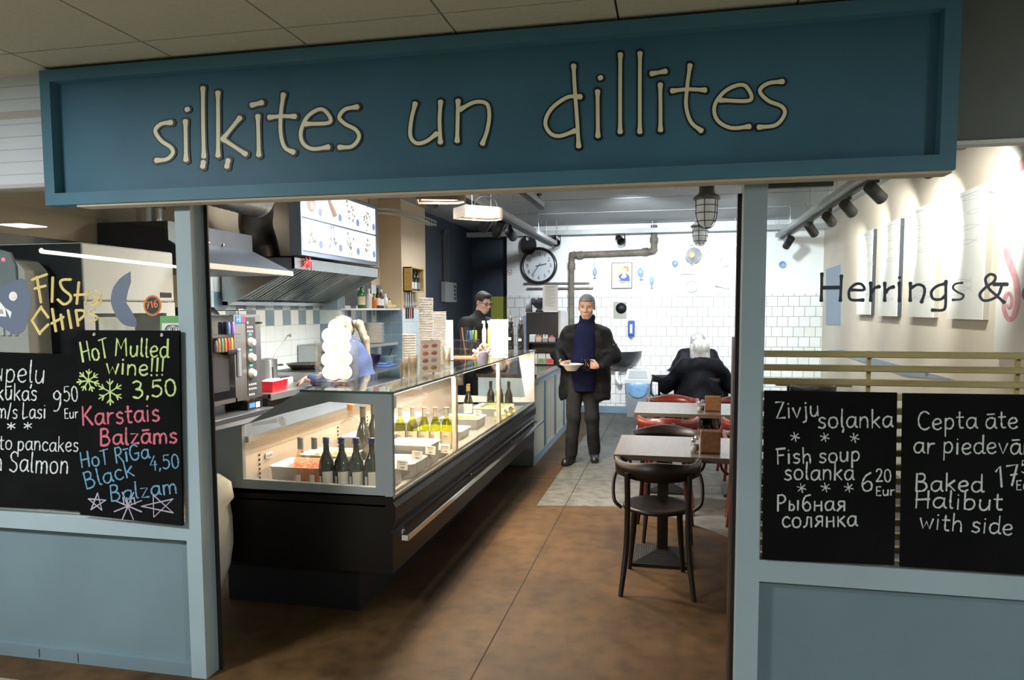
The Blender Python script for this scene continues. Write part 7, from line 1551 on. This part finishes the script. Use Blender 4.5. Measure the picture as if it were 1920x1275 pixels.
# old drain pipe
M_pipe = mat('old_pipe', (.15, .13, .10), .7, noise=.45, nscale=9, bump=.3, bscale=40)
q = [PY(1071.5, 600, 11.5), PY(1071.5, 490, 11.5), PY(1078, 480, 11.5), PY(1090, 477.5, 11.5), PY(1214, 472, 11.5), PY(1225, 466, 11.5), PY(1226, 455, 11.5), PY(1226, 422, 11.5)]
q[0][2] = 1.0; r = 5.6*PM(q[1]); t = thing('drain_pipe', 'old weathered pipe bending across the white back wall', 'pipe', tuple(q[0])); MB().use(M_pipe).tube(smooth_path([tuple(a) for a in q], 6), r, 16).build('pipe', None, t)
e = MB().use(M_pipe)
for a, b in ((PY(1071.5, 505, 11.5), PY(1071.5, 493, 11.5)), (PY(1082, 479, 11.5), PY(1093, 477.4, 11.5)), (PY(1204, 472.4, 11.5), PY(1216, 471.4, 11.5)), (PY(1226, 455, 11.5), PY(1226, 445, 11.5))): e.tube([tuple(a), tuple(b)], r*1.28, 16)
e.build('collar', None, t)
# two bar shelves (skewer-like rails) below the clock
for i, (x0, x1, y0, y1) in enumerate(((982, 1105, 531.5, 529.5), (988, 1112, 541, 540.5))):
    a, b = PY(x0, y0, 11.54), PY(x1, y1, 11.54); t = thing('metal_bar', ['upper dark metal bar on the wall below the clock', 'lower dark metal bar on the wall below the clock'][i], 'bar', tuple(a), 'metal bars below the clock'); MB().use(mat('bar_metal', (.16, .14, .12), .4, .7, noise=.3, nscale=30)).box((a[0], 11.52, a[2]-.012), (b[0], 11.56, a[2]+.012), .003).build('bar', None, t)
    MB().use(MATS['bar_metal']).box((a[0]+.1, 11.56, a[2]-.008), (a[0]+.12, 11.6, a[2]+.008)).box((b[0]-.12, 11.56, a[2]-.008), (b[0]-.1, 11.6, a[2]+.008)).build('bracket', None, t)
# no smoking sticker
p = PY(955, 511, 11.598); s = PM(p); t = thing('no_smoking_sticker', 'small round red no-smoking sticker left of the clock', 'sticker', tuple(p)); L = Local((p[0], 11.6, p[2]), (1, 0, 0), (0, 0, 1), (0, -1, 0)); e = MB().use(mat('sign_red', (.55, .06, .05), .5)); rr_ = 4.8*s
ribbon(e, [(rr_*math.cos(a), rr_*math.sin(a)) for a in [6.283*k/24 for k in range(25)]], .008, L); ribbon(e, [(-rr_*.7, rr_*.7), (rr_*.7, -rr_*.7)], .007, L); e.use(M_black); ribbon(e, [(-rr_*.6, -.005), (rr_*.5, -.005)], .007, L); e.build('symbol', None, t)
# framed poster of a woman at a plate (generic)
q0, q1 = PY(1146, 541, 11.56), PY(1185.5, 491.5, 11.56); PT = thing('framed_poster', 'framed poster of a woman in blue at a plate', 'picture', tuple(q0)); x0, x1, z0, z1 = q0[0], q1[0], q0[2], q1[2]
MB().use(M_black).frame([(x0, z0), (x1, z0), (x1, z1), (x0, z1)], [(x0+.012, z0+.012), (x1-.012, z0+.012), (x1-.012, z1-.012), (x0+.012, z1-.012)], 'y', 11.565, 11.6).build('frame', None, PT)
MB().use(mat('poster_paper', (.80, .80, .76), .6)).box((x0+.012, 11.578, z0+.012), (x1-.012, 11.6, z1-.012)).build('paper', None, PT)
L = Local((x0, 11.578, z0), (x1-x0, 0, 0), (0, 0, z1-z0), (0, -1, 0)); e = MB()
def shape(pts, m, d): vs = [L(*p, d) for p in pts]; e.use(m).add(vs, [tuple(range(len(vs)))])
shape([(.06, .30), (.5, .34), (.92, .6), (.92, .94), (.06, .94)], mat('poster_yellow', (.74, .72, .42), .7), .001)
shape([(.30, .28), (.36, .5), (.5, .58), (.72, .58), (.86, .48), (.90, .28)], mat('poster_blue', (.07, .12, .42), .7), .002); shape([(.45, .42), (.55, .57), (.68, .57), (.75, .45), (.6, .38)], M_dw, .0025)
shape(disc(.62, .70, .13, .12, 18), mat('poster_skin', (.68, .46, .36), .7), .003); shape([(.56, .80), (.66, .86), (.80, .82), (.84, .70), (.80, .60), (.74, .66), (.74, .76)], mat('poster_hair', (.40, .28, .14), .7), .0035); shape(disc(.52, .22, .24, .07, 20), M_dw, .003); shape(disc(.54, .24, .15, .045, 16), mat('poster_food', (.55, .32, .18), .7), .0035)
shape([(.3, .30), (.34, .44), (.44, .36), (.42, .3)], MATS['poster_skin'], .0032); e.build('print', None, PT)
# ceramic fish and other small decorations
M_cer = mat('ceramic_blue', (.26, .40, .62), .3, noise=.3, nscale=20); M_cerw = mat('ceramic_white', (.74, .74, .73), .25)
def fish(label, px, py0, py1, wpx, tilt=0, wire=0):
    a = PY(px, py0, 11.55); b = PY(px, py1, 11.55); h = a[2]-b[2]; s = PM(a); w_ = wpx*s/2; t = thing('ceramic_fish', label, 'wall decoration', tuple(a), 'ceramic fish on the back wall'); e = MB().use(M_cer)
    rings = [(0, 0), (.45, .08), (1, .30), (.95, .5), (.5, .75), (.28, .86), (.75, 1.0)]; vs = []; n = 12
    for q, u in rings:
        for k in range(n): an = 6.283*k/n; vs.append((a[0]+w_*q*math.cos(an)+tilt*u*h, 11.565+.02*q*math.sin(an), a[2]-h*u))
    e.add(vs, [(i*n+k, i*n+(k+1) % n, (i+1)*n+(k+1) % n, (i+1)*n+k) for i in range(6) for k in range(n)]+[tuple(range(6*n, 7*n))], True); e.build('fish_body', None, t)
    if wire: p = PY(px, wire, 11.58); MB().use(M_can).tube([tuple(a), (p[0], 11.59, p[2])], .002, 5).build('cord', None, t)
fish('blue ceramic fish on a long cord right of the pipe', 1115, 502, 522, 8, 0, 452); fish('blue ceramic fish right of the framed poster', 1200, 501, 525, 11, .1); fish('lower blue ceramic fish right of the framed poster', 1222, 517, 541, 7)
def deco_plate(label, px, py, wpx, m=M_cerw, name='wall_plate', ring=None):
    p = PY(px, py, 11.57); s = PM(p); r = wpx*s/2; t = thing(name, label, 'plate', tuple(p), 'plates on the back wall'); MB().use(m).lathe([(0, .0), (r*.6, 0), (r*.68, -.006), (r, -.025), (r, -.018), (r*.6, .012), (0, .012)], (p[0], 11.585, p[2]), 28, (0, 1, 0)).build('plate', None, t)
    if ring: MB().use(ring).lathe([(r*.7, -.009), (r*.76, -.013)], (p[0], 11.583, p[2]), 28, (0, 1, 0)).build('rim_line', None, t)
M_ring = mat('grey_line', (.35, .36, .38), .4)
deco_plate('white wall plate below the grater, ringed in grey', 1297, 536, 24, ring=M_ring); deco_plate('small white wall plate right of the colander', 1333, 472, 18, ring=M_ring); deco_plate('white wall plate nearest the right post, lower', 1358, 490, 20, ring=M_ring); deco_plate('white wall plate half hidden by the right post', 1386, 472, 22, ring=M_ring)
p = PY(1467, 496, 11.57); deco_plate('small blue plate on the wall seen through the right window', 1467, 496, 13, M_cer)
p = PY(1297, 478, 11.52); s = PM(p); t = thing('colander', 'grey two-handled enamel colander on the back wall', 'colander', tuple(p)); MB().use(mat('enamel_grey', (.48, .50, .52), .25, .4, noise=.25, nscale=10)).lathe([(0, -.02), (6*s, -.02), (6.5*s, -.015), (15*s, .09), (16*s, .09), (15*s, .095)], (p[0], 11.49, p[2]), 30, (.25, 1, -.1)).build('pan', None, t)
MB().use(mat('colander_ochre', (.50, .38, .16), .4)).lathe([(0, -.024), (5.4*s, -.022)], (p[0], 11.49, p[2]), 24, (.25, 1, -.1)).build('base_disc', None, t)
e = MB().use(MATS['enamel_grey'])
for sg in (-1, 1): e.tube([(p[0]+5*s*math.cos(a), 11.56, p[2]+sg*(14*s+5*s*math.sin(a))) for a in [math.pi*k/10 for k in range(11)]], .008, 8)
e.build('handle', None, t)
p = PY(1266, 494, 11.55); s = PM(p); t = thing('small_jug', 'little blue enamel jug with a white handle on the back wall', 'jug', tuple(p)); MB().use(M_cer).ball((p[0], 11.55, p[2]), (5.5*s, .035, 6*s), 16, 10).build('body', None, t); MB().use(M_cerw).tube([(p[0]-5*s-4*s*math.sin(a), 11.55, p[2]+5*s*math.cos(a)) for a in [math.pi*k/10 for k in range(11)]], .007, 8).build('handle', None, t)
q0, q1 = PY(1277, 514, 11.55), PY(1306, 502, 11.55); t = thing('grater', 'flat metal grater hung sideways on the back wall', 'grater', tuple(q0)); MB().use(M_steel).box((q0[0], 11.56, q0[2]), (q1[0], 11.585, q1[2]), .004).build('plate', None, t); e = MB().use(M_ring)
for k in range(10):
    for j in range(3): e.box((q0[0]+.02+.018*k, 11.557, q0[2]+.02+.025*j), (q0[0]+.028+.018*k, 11.561, q0[2]+.028+.025*j))
e.build('teeth', None, t)
a, b = PY(1341, 536, 11.57), PY(1362, 541, 11.57); t = thing('serving_fork', 'small serving fork hung sideways on the back wall', 'fork', tuple(a)); MB().use(M_steel).tube([tuple(a), tuple((a*2+b)/3), tuple(b)], [.012, .005, .004], 8).build('handle', None, t); e = MB().use(M_steel)
for k in (-1, 0, 1): e.tube([tuple(b), (b[0]+.03, b[1], b[2]+.018*k), (b[0]+.06, b[1], b[2]+.02*k)], .003, 6)
e.build('tines', None, t)
# mirror, soap dispenser, sink, bin
q0, q1 = PY(1150, 597, 11.57), PY(1175, 566, 11.57); t = thing('wall_mirror', 'small square mirror on the white tiles', 'mirror', tuple(q0)); MB().use(mat('mirror', (.42, .46, .38), .15, .3, noise=.1, nscale=4)).box((q0[0], 11.57, q0[2]), (q1[0], 11.585, q1[2])).build('mirror_glass', None, t)  # pale greenish reflection is put into the glass colour
MB().use(M_can).lathe([(0, -.004), (.085, -.004), (.085, 0), (0, 0)], (q1[0]-.085, 11.568, q1[2]-.10), 24, (0, 1, 0)).build('black_disc', None, t)
q0, q1 = PY(1177, 633, 11.5), PY(1190, 601, 11.5); t = thing('soap_dispenser', 'blue soap dispenser on the tiles beside the man', 'dispenser', tuple(q0)); MB().use(mat('soap_blue', (.05, .10, .32), .25)).box((q0[0], 11.48, q0[2]+.03), (q1[0], 11.585, q1[2]), .015).prism([(q0[0]+.02, q0[2]+.03), (q1[0]-.02, q0[2]+.03), ((q0[0]+q1[0])/2, q0[2]-.01)], 'y', 11.49, 11.57).build('case', None, t); MB().use(lamp('soap_window', (.8, .9, 1), .6) if 0 else M_dw).box((q0[0]+.035, 11.474, q0[2]+.07), (q1[0]-.035, 11.481, q1[2]-.06), .003).build('window', None, t)
t = thing('wash_basin', 'dark half-round wash basin on the back wall behind the man', 'basin', (-.75, 11.4, .98)); c = PY(1152, 660, 11.2); R_ = .36; e = MB().use(mat('basin_dark', (.045, .046, .048), .35, .3)); n = 16; prof = [(1, 0), (.93, -.10), (.72, -.2), (.40, -.28), (.15, -.31)]; vs = []
cx, cz = float(PY(1158, 660, 11.3)[0]), .985
for q, dz in prof:
    for k in range(n+1): a = math.pi+math.pi*k/n; vs.append((cx+R_*q*math.cos(a), 11.585+.42*q*math.sin(a), cz+dz))
e.add(vs, [(i*(n+1)+k, i*(n+1)+k+1, (i+1)*(n+1)+k+1, (i+1)*(n+1)+k) for i in range(len(prof)-1) for k in range(n)], True); e.add([(cx+R_*q*math.cos(math.pi+math.pi*k/n), 11.585+.42*q*math.sin(math.pi+math.pi*k/n), cz+z) for q, z in ((1, 0), (1, .012), (.92, .012), (.92, -.03)) for k in range(n+1)], [(i*(n+1)+k, i*(n+1)+k+1, (i+1)*(n+1)+k+1, (i+1)*(n+1)+k) for i in range(3) for k in range(n)]); e.build('bowl', None, t)
MB().use(M_chrome).tube(smooth_path([(cx-.04, 11.56, cz+.05), (cx-.04, 11.5, cz+.12), (cx-.02, 11.38, cz+.13), (cx-.02, 11.34, cz+.08)], 6), .013, 10).cyl((cx-.04, 11.54, cz-.02), (cx-.04, 11.54, cz+.10), .016).build('tap', None, t)
MB().use(M_white).tube(smooth_path([(cx-.02, 11.45, cz-.31), (cx-.02, 11.45, cz-.42), (cx+.03, 11.45, cz-.5), (cx+.02, 11.58, cz-.5)], 6), .03, 12).build('waste_pipe', None, t)
BN = thing('waste_bin', 'tall grey swing-top waste bin with a blue bag by the back wall', 'bin', (-.52, 11.3, 0)); M_bin = mat('bin_grey', (.24, .27, .29), .45); M_lid = mat('bin_lid', (.50, .55, .58), .4)
cxb, cyb = -.49, 11.30
def ftr(mb, x0, x1, z0, x2, x3, z1, dy0, dy1): 
    vs = [(x0, cyb-dy0, z0), (x1, cyb-dy0, z0), (x1, cyb+dy0, z0), (x0, cyb+dy0, z0), (x2, cyb-dy1, z1), (x3, cyb-dy1, z1), (x3, cyb+dy1, z1), (x2, cyb+dy1, z1)]; mb.add(vs, [(3, 2, 1, 0), (4, 5, 6, 7), (0, 1, 5, 4), (1, 2, 6, 5), (2, 3, 7, 6), (3, 0, 4, 7)]); return mb
ftr(MB().use(M_bin), cxb-.165, cxb+.165, .0, cxb-.185, cxb+.185, .52, .12, .14).build('body', None, BN)
m = ftr(MB().use(M_lid), cxb-.20, cxb+.20, .52, cxb-.195, cxb+.195, .58, .15, .15); ftr(m, cxb-.195, cxb+.195, .58, cxb-.16, cxb+.16, .73, .15, .09); m.build('lid', None, BN)
m = MB().use(M_bin); m.add([(cxb-.15, cyb-.153, .60), (cxb+.15, cyb-.153, .60), (cxb+.13, cyb-.103, .715), (cxb-.13, cyb-.103, .715)], [(0, 1, 2, 3)]); m.build('flap', None, BN)
vs = []; rr = random.Random(2); n = 40
for i, (z, q) in enumerate(((.535, 1.0), (.50, 1.06), (.44, 1.08), (.385, 1.05), (.36, 1.02))):
    for k in range(n): a = 6.283*k/n; ca, sa = math.cos(a), math.sin(a); px_ = abs(ca)**.5*math.copysign(1, ca); py_2 = abs(sa)**.5*math.copysign(1, sa); j = 1+rr.uniform(-.03, .05)*(i > 0); vs.append((cxb+.19*q*px_*j, cyb+.148*q*py_2*j, z-(.04*math.sin(3*a)+.02*math.sin(7*a))*(i > 2)))
m = MB().use(mat('bag_blue', (.20, .38, .62), .25, noise=.25, nscale=9, bump=.3, bscale=20)); m.add(vs, [(i*n+k, i*n+(k+1) % n, (i+1)*n+(k+1) % n, (i+1)*n+k) for i in range(4) for k in range(n)], True); m.build('bin_bag', None, BN)
# coffee corner on the bar
CF = thing('coffee_machine', 'black back of the coffee machine on the bar with a tea shelf below it', 'coffee machine', (-1.6, 9.0, .968)); x0, x1 = float(PY(983, 600, 8.9)[0]), float(PY(1046, 600, 8.9)[0]); zt = float(PY(1010, 585, 8.9)[2]); zm = float(PY(1010, 639, 8.9)[2])
M_cfb = mat('coffee_black', (.010, .011, .016), .35)
MB().use(M_cfb).box((x0+.02, 8.92, .97), (x1, 9.3, zt), .006).use(M_cerw).box((x1-.004, 8.93, 1.0), (x1+.03, 9.35, zt+.02), .004).build('body', None, CF)
TS = thing('tea_rack', 'black tea rack with sachet boxes in front of the coffee machine', 'rack', (-1.55, 8.8, .968)); xr0, xr1 = float(PY(990, 660, 8.75)[0]), float(PY(1044, 660, 8.75)[0]); e = MB().use(M_cfb)
for z in (.97, 1.125, 1.235): e.box((xr0, 8.72, z), (xr1, 8.91, z+.014)); 
e.box((xr0, 8.72, .97), (xr0+.014, 8.91, 1.25)).box((xr1-.014, 8.72, .97), (xr1, 8.91, 1.25)).box((xr0, 8.90, .97), (xr1, 8.915, 1.25)); e.build('frame', None, TS)
tcol = [(.55, .56, .55), (.25, .42, .20), (.60, .08, .08)]
for i in range(3):
    xa = xr0+.03+(xr1-xr0-.06)/3*i; xb = xa+(xr1-xr0-.06)/3-.008; t = thing('tea_box', ['pale tea box on the left of the tea rack', 'tea box with green print in the tea rack', 'tea box with red print in the tea rack'][i], 'box', (xa, 8.75, .984), 'tea boxes'); MB().use(M_card).box((xa, 8.735, .984), (xb, 8.89, 1.11)).build('box', None, t); MB().use(mat('tea_%s' % 'abc'[i], tcol[i], .6, noise=.4, nscale=60)).box((xa+.004, 8.733, .99), (xb-.004, 8.736, 1.05)).build('print', None, t)
gcol = [(.62, .68, .74), (.58, .42, .36), (.30, .30, .30), (.36, .34, .34)]
for i in range(4):
    xa = xr0+.02+(xr1-xr0-.04)/4*i; xb = xa+(xr1-xr0-.04)/4-.01; t = thing('condiment_cup', ['pale box of napkins on top of the tea rack', 'cup of brown sugar sachets on the tea rack', 'cup of sticks on the tea rack, third from the left', 'cup of red and white sachets at the right of the tea rack'][i], 'cup', (xa, 8.75, 1.249), 'cups on the tea rack'); MB().use(mat('condiment_%s' % 'abcd'[i], gcol[i], .5)).box((xa, 8.74, 1.25), (xb, 8.84, 1.25+(.09 if i == 0 else .05)), .004).build('cup', None, t)
    if i:
        e = MB().use([None, mat('sugar_brown', (.50, .30, .12), .6), M_dw, mat('sachet_red', (.55, .10, .12), .6)][i]); rr = random.Random(i)
        for k in range(7): x = xa+.01+(xb-xa-.02)*k/6; e.box((x-.004, 8.76, 1.28), (x+.004, 8.80, 1.315+rr.uniform(0, .03)))
        e.build('sachets', None, t)
for i, (px, lb) in enumerate(((989, 'grey stack of cups on the coffee machine'), )):
    c = PY(px, 583, 9.0); t = thing('cup_stack', lb, 'cup', (c[0], 9.0, zt)); MB().use(mat('grey_cup', (.26, .27, .28), .5, noise=.2, nscale=80)).lathe([(0, 0), (.045, 0), (.036, .14), (0, .14)], (c[0]+.01, 9.05, zt), 18).build('cups', None, t)
c = PY(1006, 575, 9.05); t = thing('coffee_grinder', 'dark bean hopper standing on the coffee machine', 'grinder', (c[0], 9.1, zt)); MB().use(mat('hopper', (.05, .05, .07), .2)).lathe([(0, 0), (.05, 0), (.05, .02), (.03, .035), (.10, .10), (.115, .16), (.09, .175), (0, .18)], (c[0]+.03, 9.1, zt), 20).build('hopper', None, t)
sheet('long white price list hanging over the coffee machine', [(1017.5, 583), (1046, 583), (1046, 534), (1017.5, 534)], 8.9, MATS['menu_white'], LN)
t = thing('plate_warmer', 'white perforated machine beside the coffee machine', 'machine', (-1.3, 9.6, .968)); xa, xb = float(PY(1040, 600, 9.45)[0]), float(PY(1062, 600, 9.45)[0]); MB().use(M_cerw).box((xa-.1, 9.42, .969), (xb-.02, 9.75, 1.62), .01).use(M_ring).box((xb-.12, 9.415, 1.28), (xb-.03, 9.42, 1.42)).build('case', None, t)
c = PZ(1003, 693, .968); t = thing('steel_shaker', 'slim steel canister at the near corner of the bar worktop', 'canister', (float(c[0])-.04, float(c[1])+.05, .968)); c = t.location; MB().use(M_steel).lathe([(0, 0), (.022, 0), (.022, .13), (.015, .14), (.012, .15), (0, .15)], tuple(c), 16).build('body', None, t); MB().use(M_black).tube([(c[0], c[1], c[2]+.15), (c[0]-.005, c[1], c[2]+.19)], [.012, .008], 10).build('spout', None, t)
t = thing('water_boiler', 'blue-grey arched machine panel behind the pepper mills', 'machine', (-1.95, 9.1, .968)); c0, c1 = float(PY(966, 600, 9.2)[0]), float(PY(990, 600, 9.2)[0]); n = 14; pts = [(c0, .969), (c1+.1, .969)]+[((c0+c1+.1)/2+(c1+.1-c0)/2*math.cos(math.pi*k/n), 1.36+.22*math.sin(math.pi*k/n)) for k in range(n+1)]; MB().use(mat('arch_blue', (.24, .30, .40), .4)).prism(pts, 'y', 9.32, 9.42).build('panel', None, t)
# ================================================================ right wall pictures
M_canvas = mat('canvas_white', (.82, .82, .80), .8, noise=.04, nscale=6); M_cside = mat('canvas_edge', (.05, .06, .08), .6); M_draw = mat('drawing_grey', (.45, .50, .55), .8)
pic = [(1610, 1636.5, 440, 430, 590, 'first narrow white canvas from the back on the beige wall', True), (1651, 1687, 425, 408, 593, 'second narrow white canvas from the back, with a dark edge', True), (1709, 1757, 393, 378, 595, 'third white canvas from the back on the beige wall', False), (1784, 1852, 369, 341, 599, 'largest white canvas, nearest on the beige wall', False)]
for i, (xa, xb, ya, yb, yc, lb, dk_) in enumerate(pic):
    x = 2.155; a = PX(xa, ya, x); b = PX(xb, yb, x); c = PX((xa+xb)/2, yc, x); zt = (a[2]+b[2])/2; zb = c[2]; t = thing('canvas_picture', lb, 'picture', (2.18, (a[1]+b[1])/2, zb), 'canvas pictures of fish'); y0, y1 = b[1], a[1]
    MB().use(M_canvas).box((2.155, y0, zb), (2.163, y1, zt)).build('canvas', None, t); MB().use(M_cside if dk_ else mat('canvas_edge_pale', (.50, .48, .42), .7)).box((2.163, y0, zb), (2.2, y1, zt)).build('stretcher', None, t)
    e = MB().use(M_draw); rr = random.Random(20+i); L = Local((2.1548, y1, zb), (0, -1, 0), (0, 0, 1), (-1, 0, 0)); w_, h_ = y1-y0, zt-zb
    for k in range(7):
        cy, cz = w_*rr.uniform(.25, .75), h_*(.93-.11*k if k < 4 else .30-.06*(k-4)); l = w_*rr.uniform(.2, .36); up = [(cy-l+2*l*u, cz+.016*math.sin(math.pi*u)) for u in np.linspace(0, 1, 9)]; dn = [(q[0], 2*cz-q[1]) for q in up]
        ribbon(e, up, .003, L, .0005); ribbon(e, dn, .003, L, .0005); ribbon(e, [(cy+l, cz), (cy+l*1.25, cz+.02), (cy+l*1.25, cz-.02), (cy+l, cz)], .003, L, .0005)
    ribbon(e, [(w_*.2, h_*.965), (w_*.8, h_*.965)], .006, L, .0005); e.build('fish_drawing', None, t)
t = thing('mural_panel', 'white panel with a pink curling tentacle at the far right', 'picture', (2.15, 5.0, 1.2)); a = PX(1879, 300, 2.15); ze = float(PX(1876, 660, 2.15)[2]); MB().use(M_canvas).box((2.15, 4.0, ze), (2.2, float(a[1]), 2.97)).build('panel', None, t)
e = MB().use(mat('mural_pink', (.72, .36, .40), .7, noise=.25, nscale=14)); PMu = Plane('x', 2.15, 0, 0, 1, -1)
def taper(path, w0, w1):
    P = smooth_path(path, 7); n = len(P)
    lft = []; rgt = []
    for i in range(n):
        tt = P[min(n-1, i+1)]-P[max(0, i-1)]; tt = tt/np.hypot(*tt); nn = np.array([-tt[1], tt[0]]); ww = (w0+(w1-w0)*i/(n-1))/2; lft.append(P[i]+nn*ww); rgt.append(P[i]-nn*ww)
    vs = [PMu(*q, .0015) for q in lft+rgt]; e.add(vs, [(i, i+1, n+i+1, n+i) for i in range(n-1)])
taper([(1885, 465), (1893, 492), (1905, 525), (1908, 565), (1900, 595), (1890, 597), (1883, 580), (1884, 560), (1891, 550), (1897, 558), (1896, 574), (1891, 578), (1889, 570)], 13, 4); taper([(1950, 270), (1925, 300), (1903, 325), (1892, 350), (1888, 385)], 22, 9); e.build('tentacle', None, t)
# stair handrail clips on the right wall
for i, (px, py) in enumerate(((1625, 667), (1738, 693))):
    p = PX(px, py, 2.19); t = thing('wall_hook', ['small chrome wall hook behind the slatted divider, left', 'small chrome wall hook behind the slatted divider, right'][i], 'hook', tuple(p)); MB().use(M_chrome).box((2.18, p[1]-.03, p[2]-.03), (2.2, p[1]+.03, p[2]+.03), .004).tube([(2.18, p[1], p[2]), (2.13, p[1], p[2]), (2.12, p[1], p[2]+.03)], .01, 8).build('hook_body', None, t)
# ================================================================ strip lamps of the passage (seen mirrored in the left pane)
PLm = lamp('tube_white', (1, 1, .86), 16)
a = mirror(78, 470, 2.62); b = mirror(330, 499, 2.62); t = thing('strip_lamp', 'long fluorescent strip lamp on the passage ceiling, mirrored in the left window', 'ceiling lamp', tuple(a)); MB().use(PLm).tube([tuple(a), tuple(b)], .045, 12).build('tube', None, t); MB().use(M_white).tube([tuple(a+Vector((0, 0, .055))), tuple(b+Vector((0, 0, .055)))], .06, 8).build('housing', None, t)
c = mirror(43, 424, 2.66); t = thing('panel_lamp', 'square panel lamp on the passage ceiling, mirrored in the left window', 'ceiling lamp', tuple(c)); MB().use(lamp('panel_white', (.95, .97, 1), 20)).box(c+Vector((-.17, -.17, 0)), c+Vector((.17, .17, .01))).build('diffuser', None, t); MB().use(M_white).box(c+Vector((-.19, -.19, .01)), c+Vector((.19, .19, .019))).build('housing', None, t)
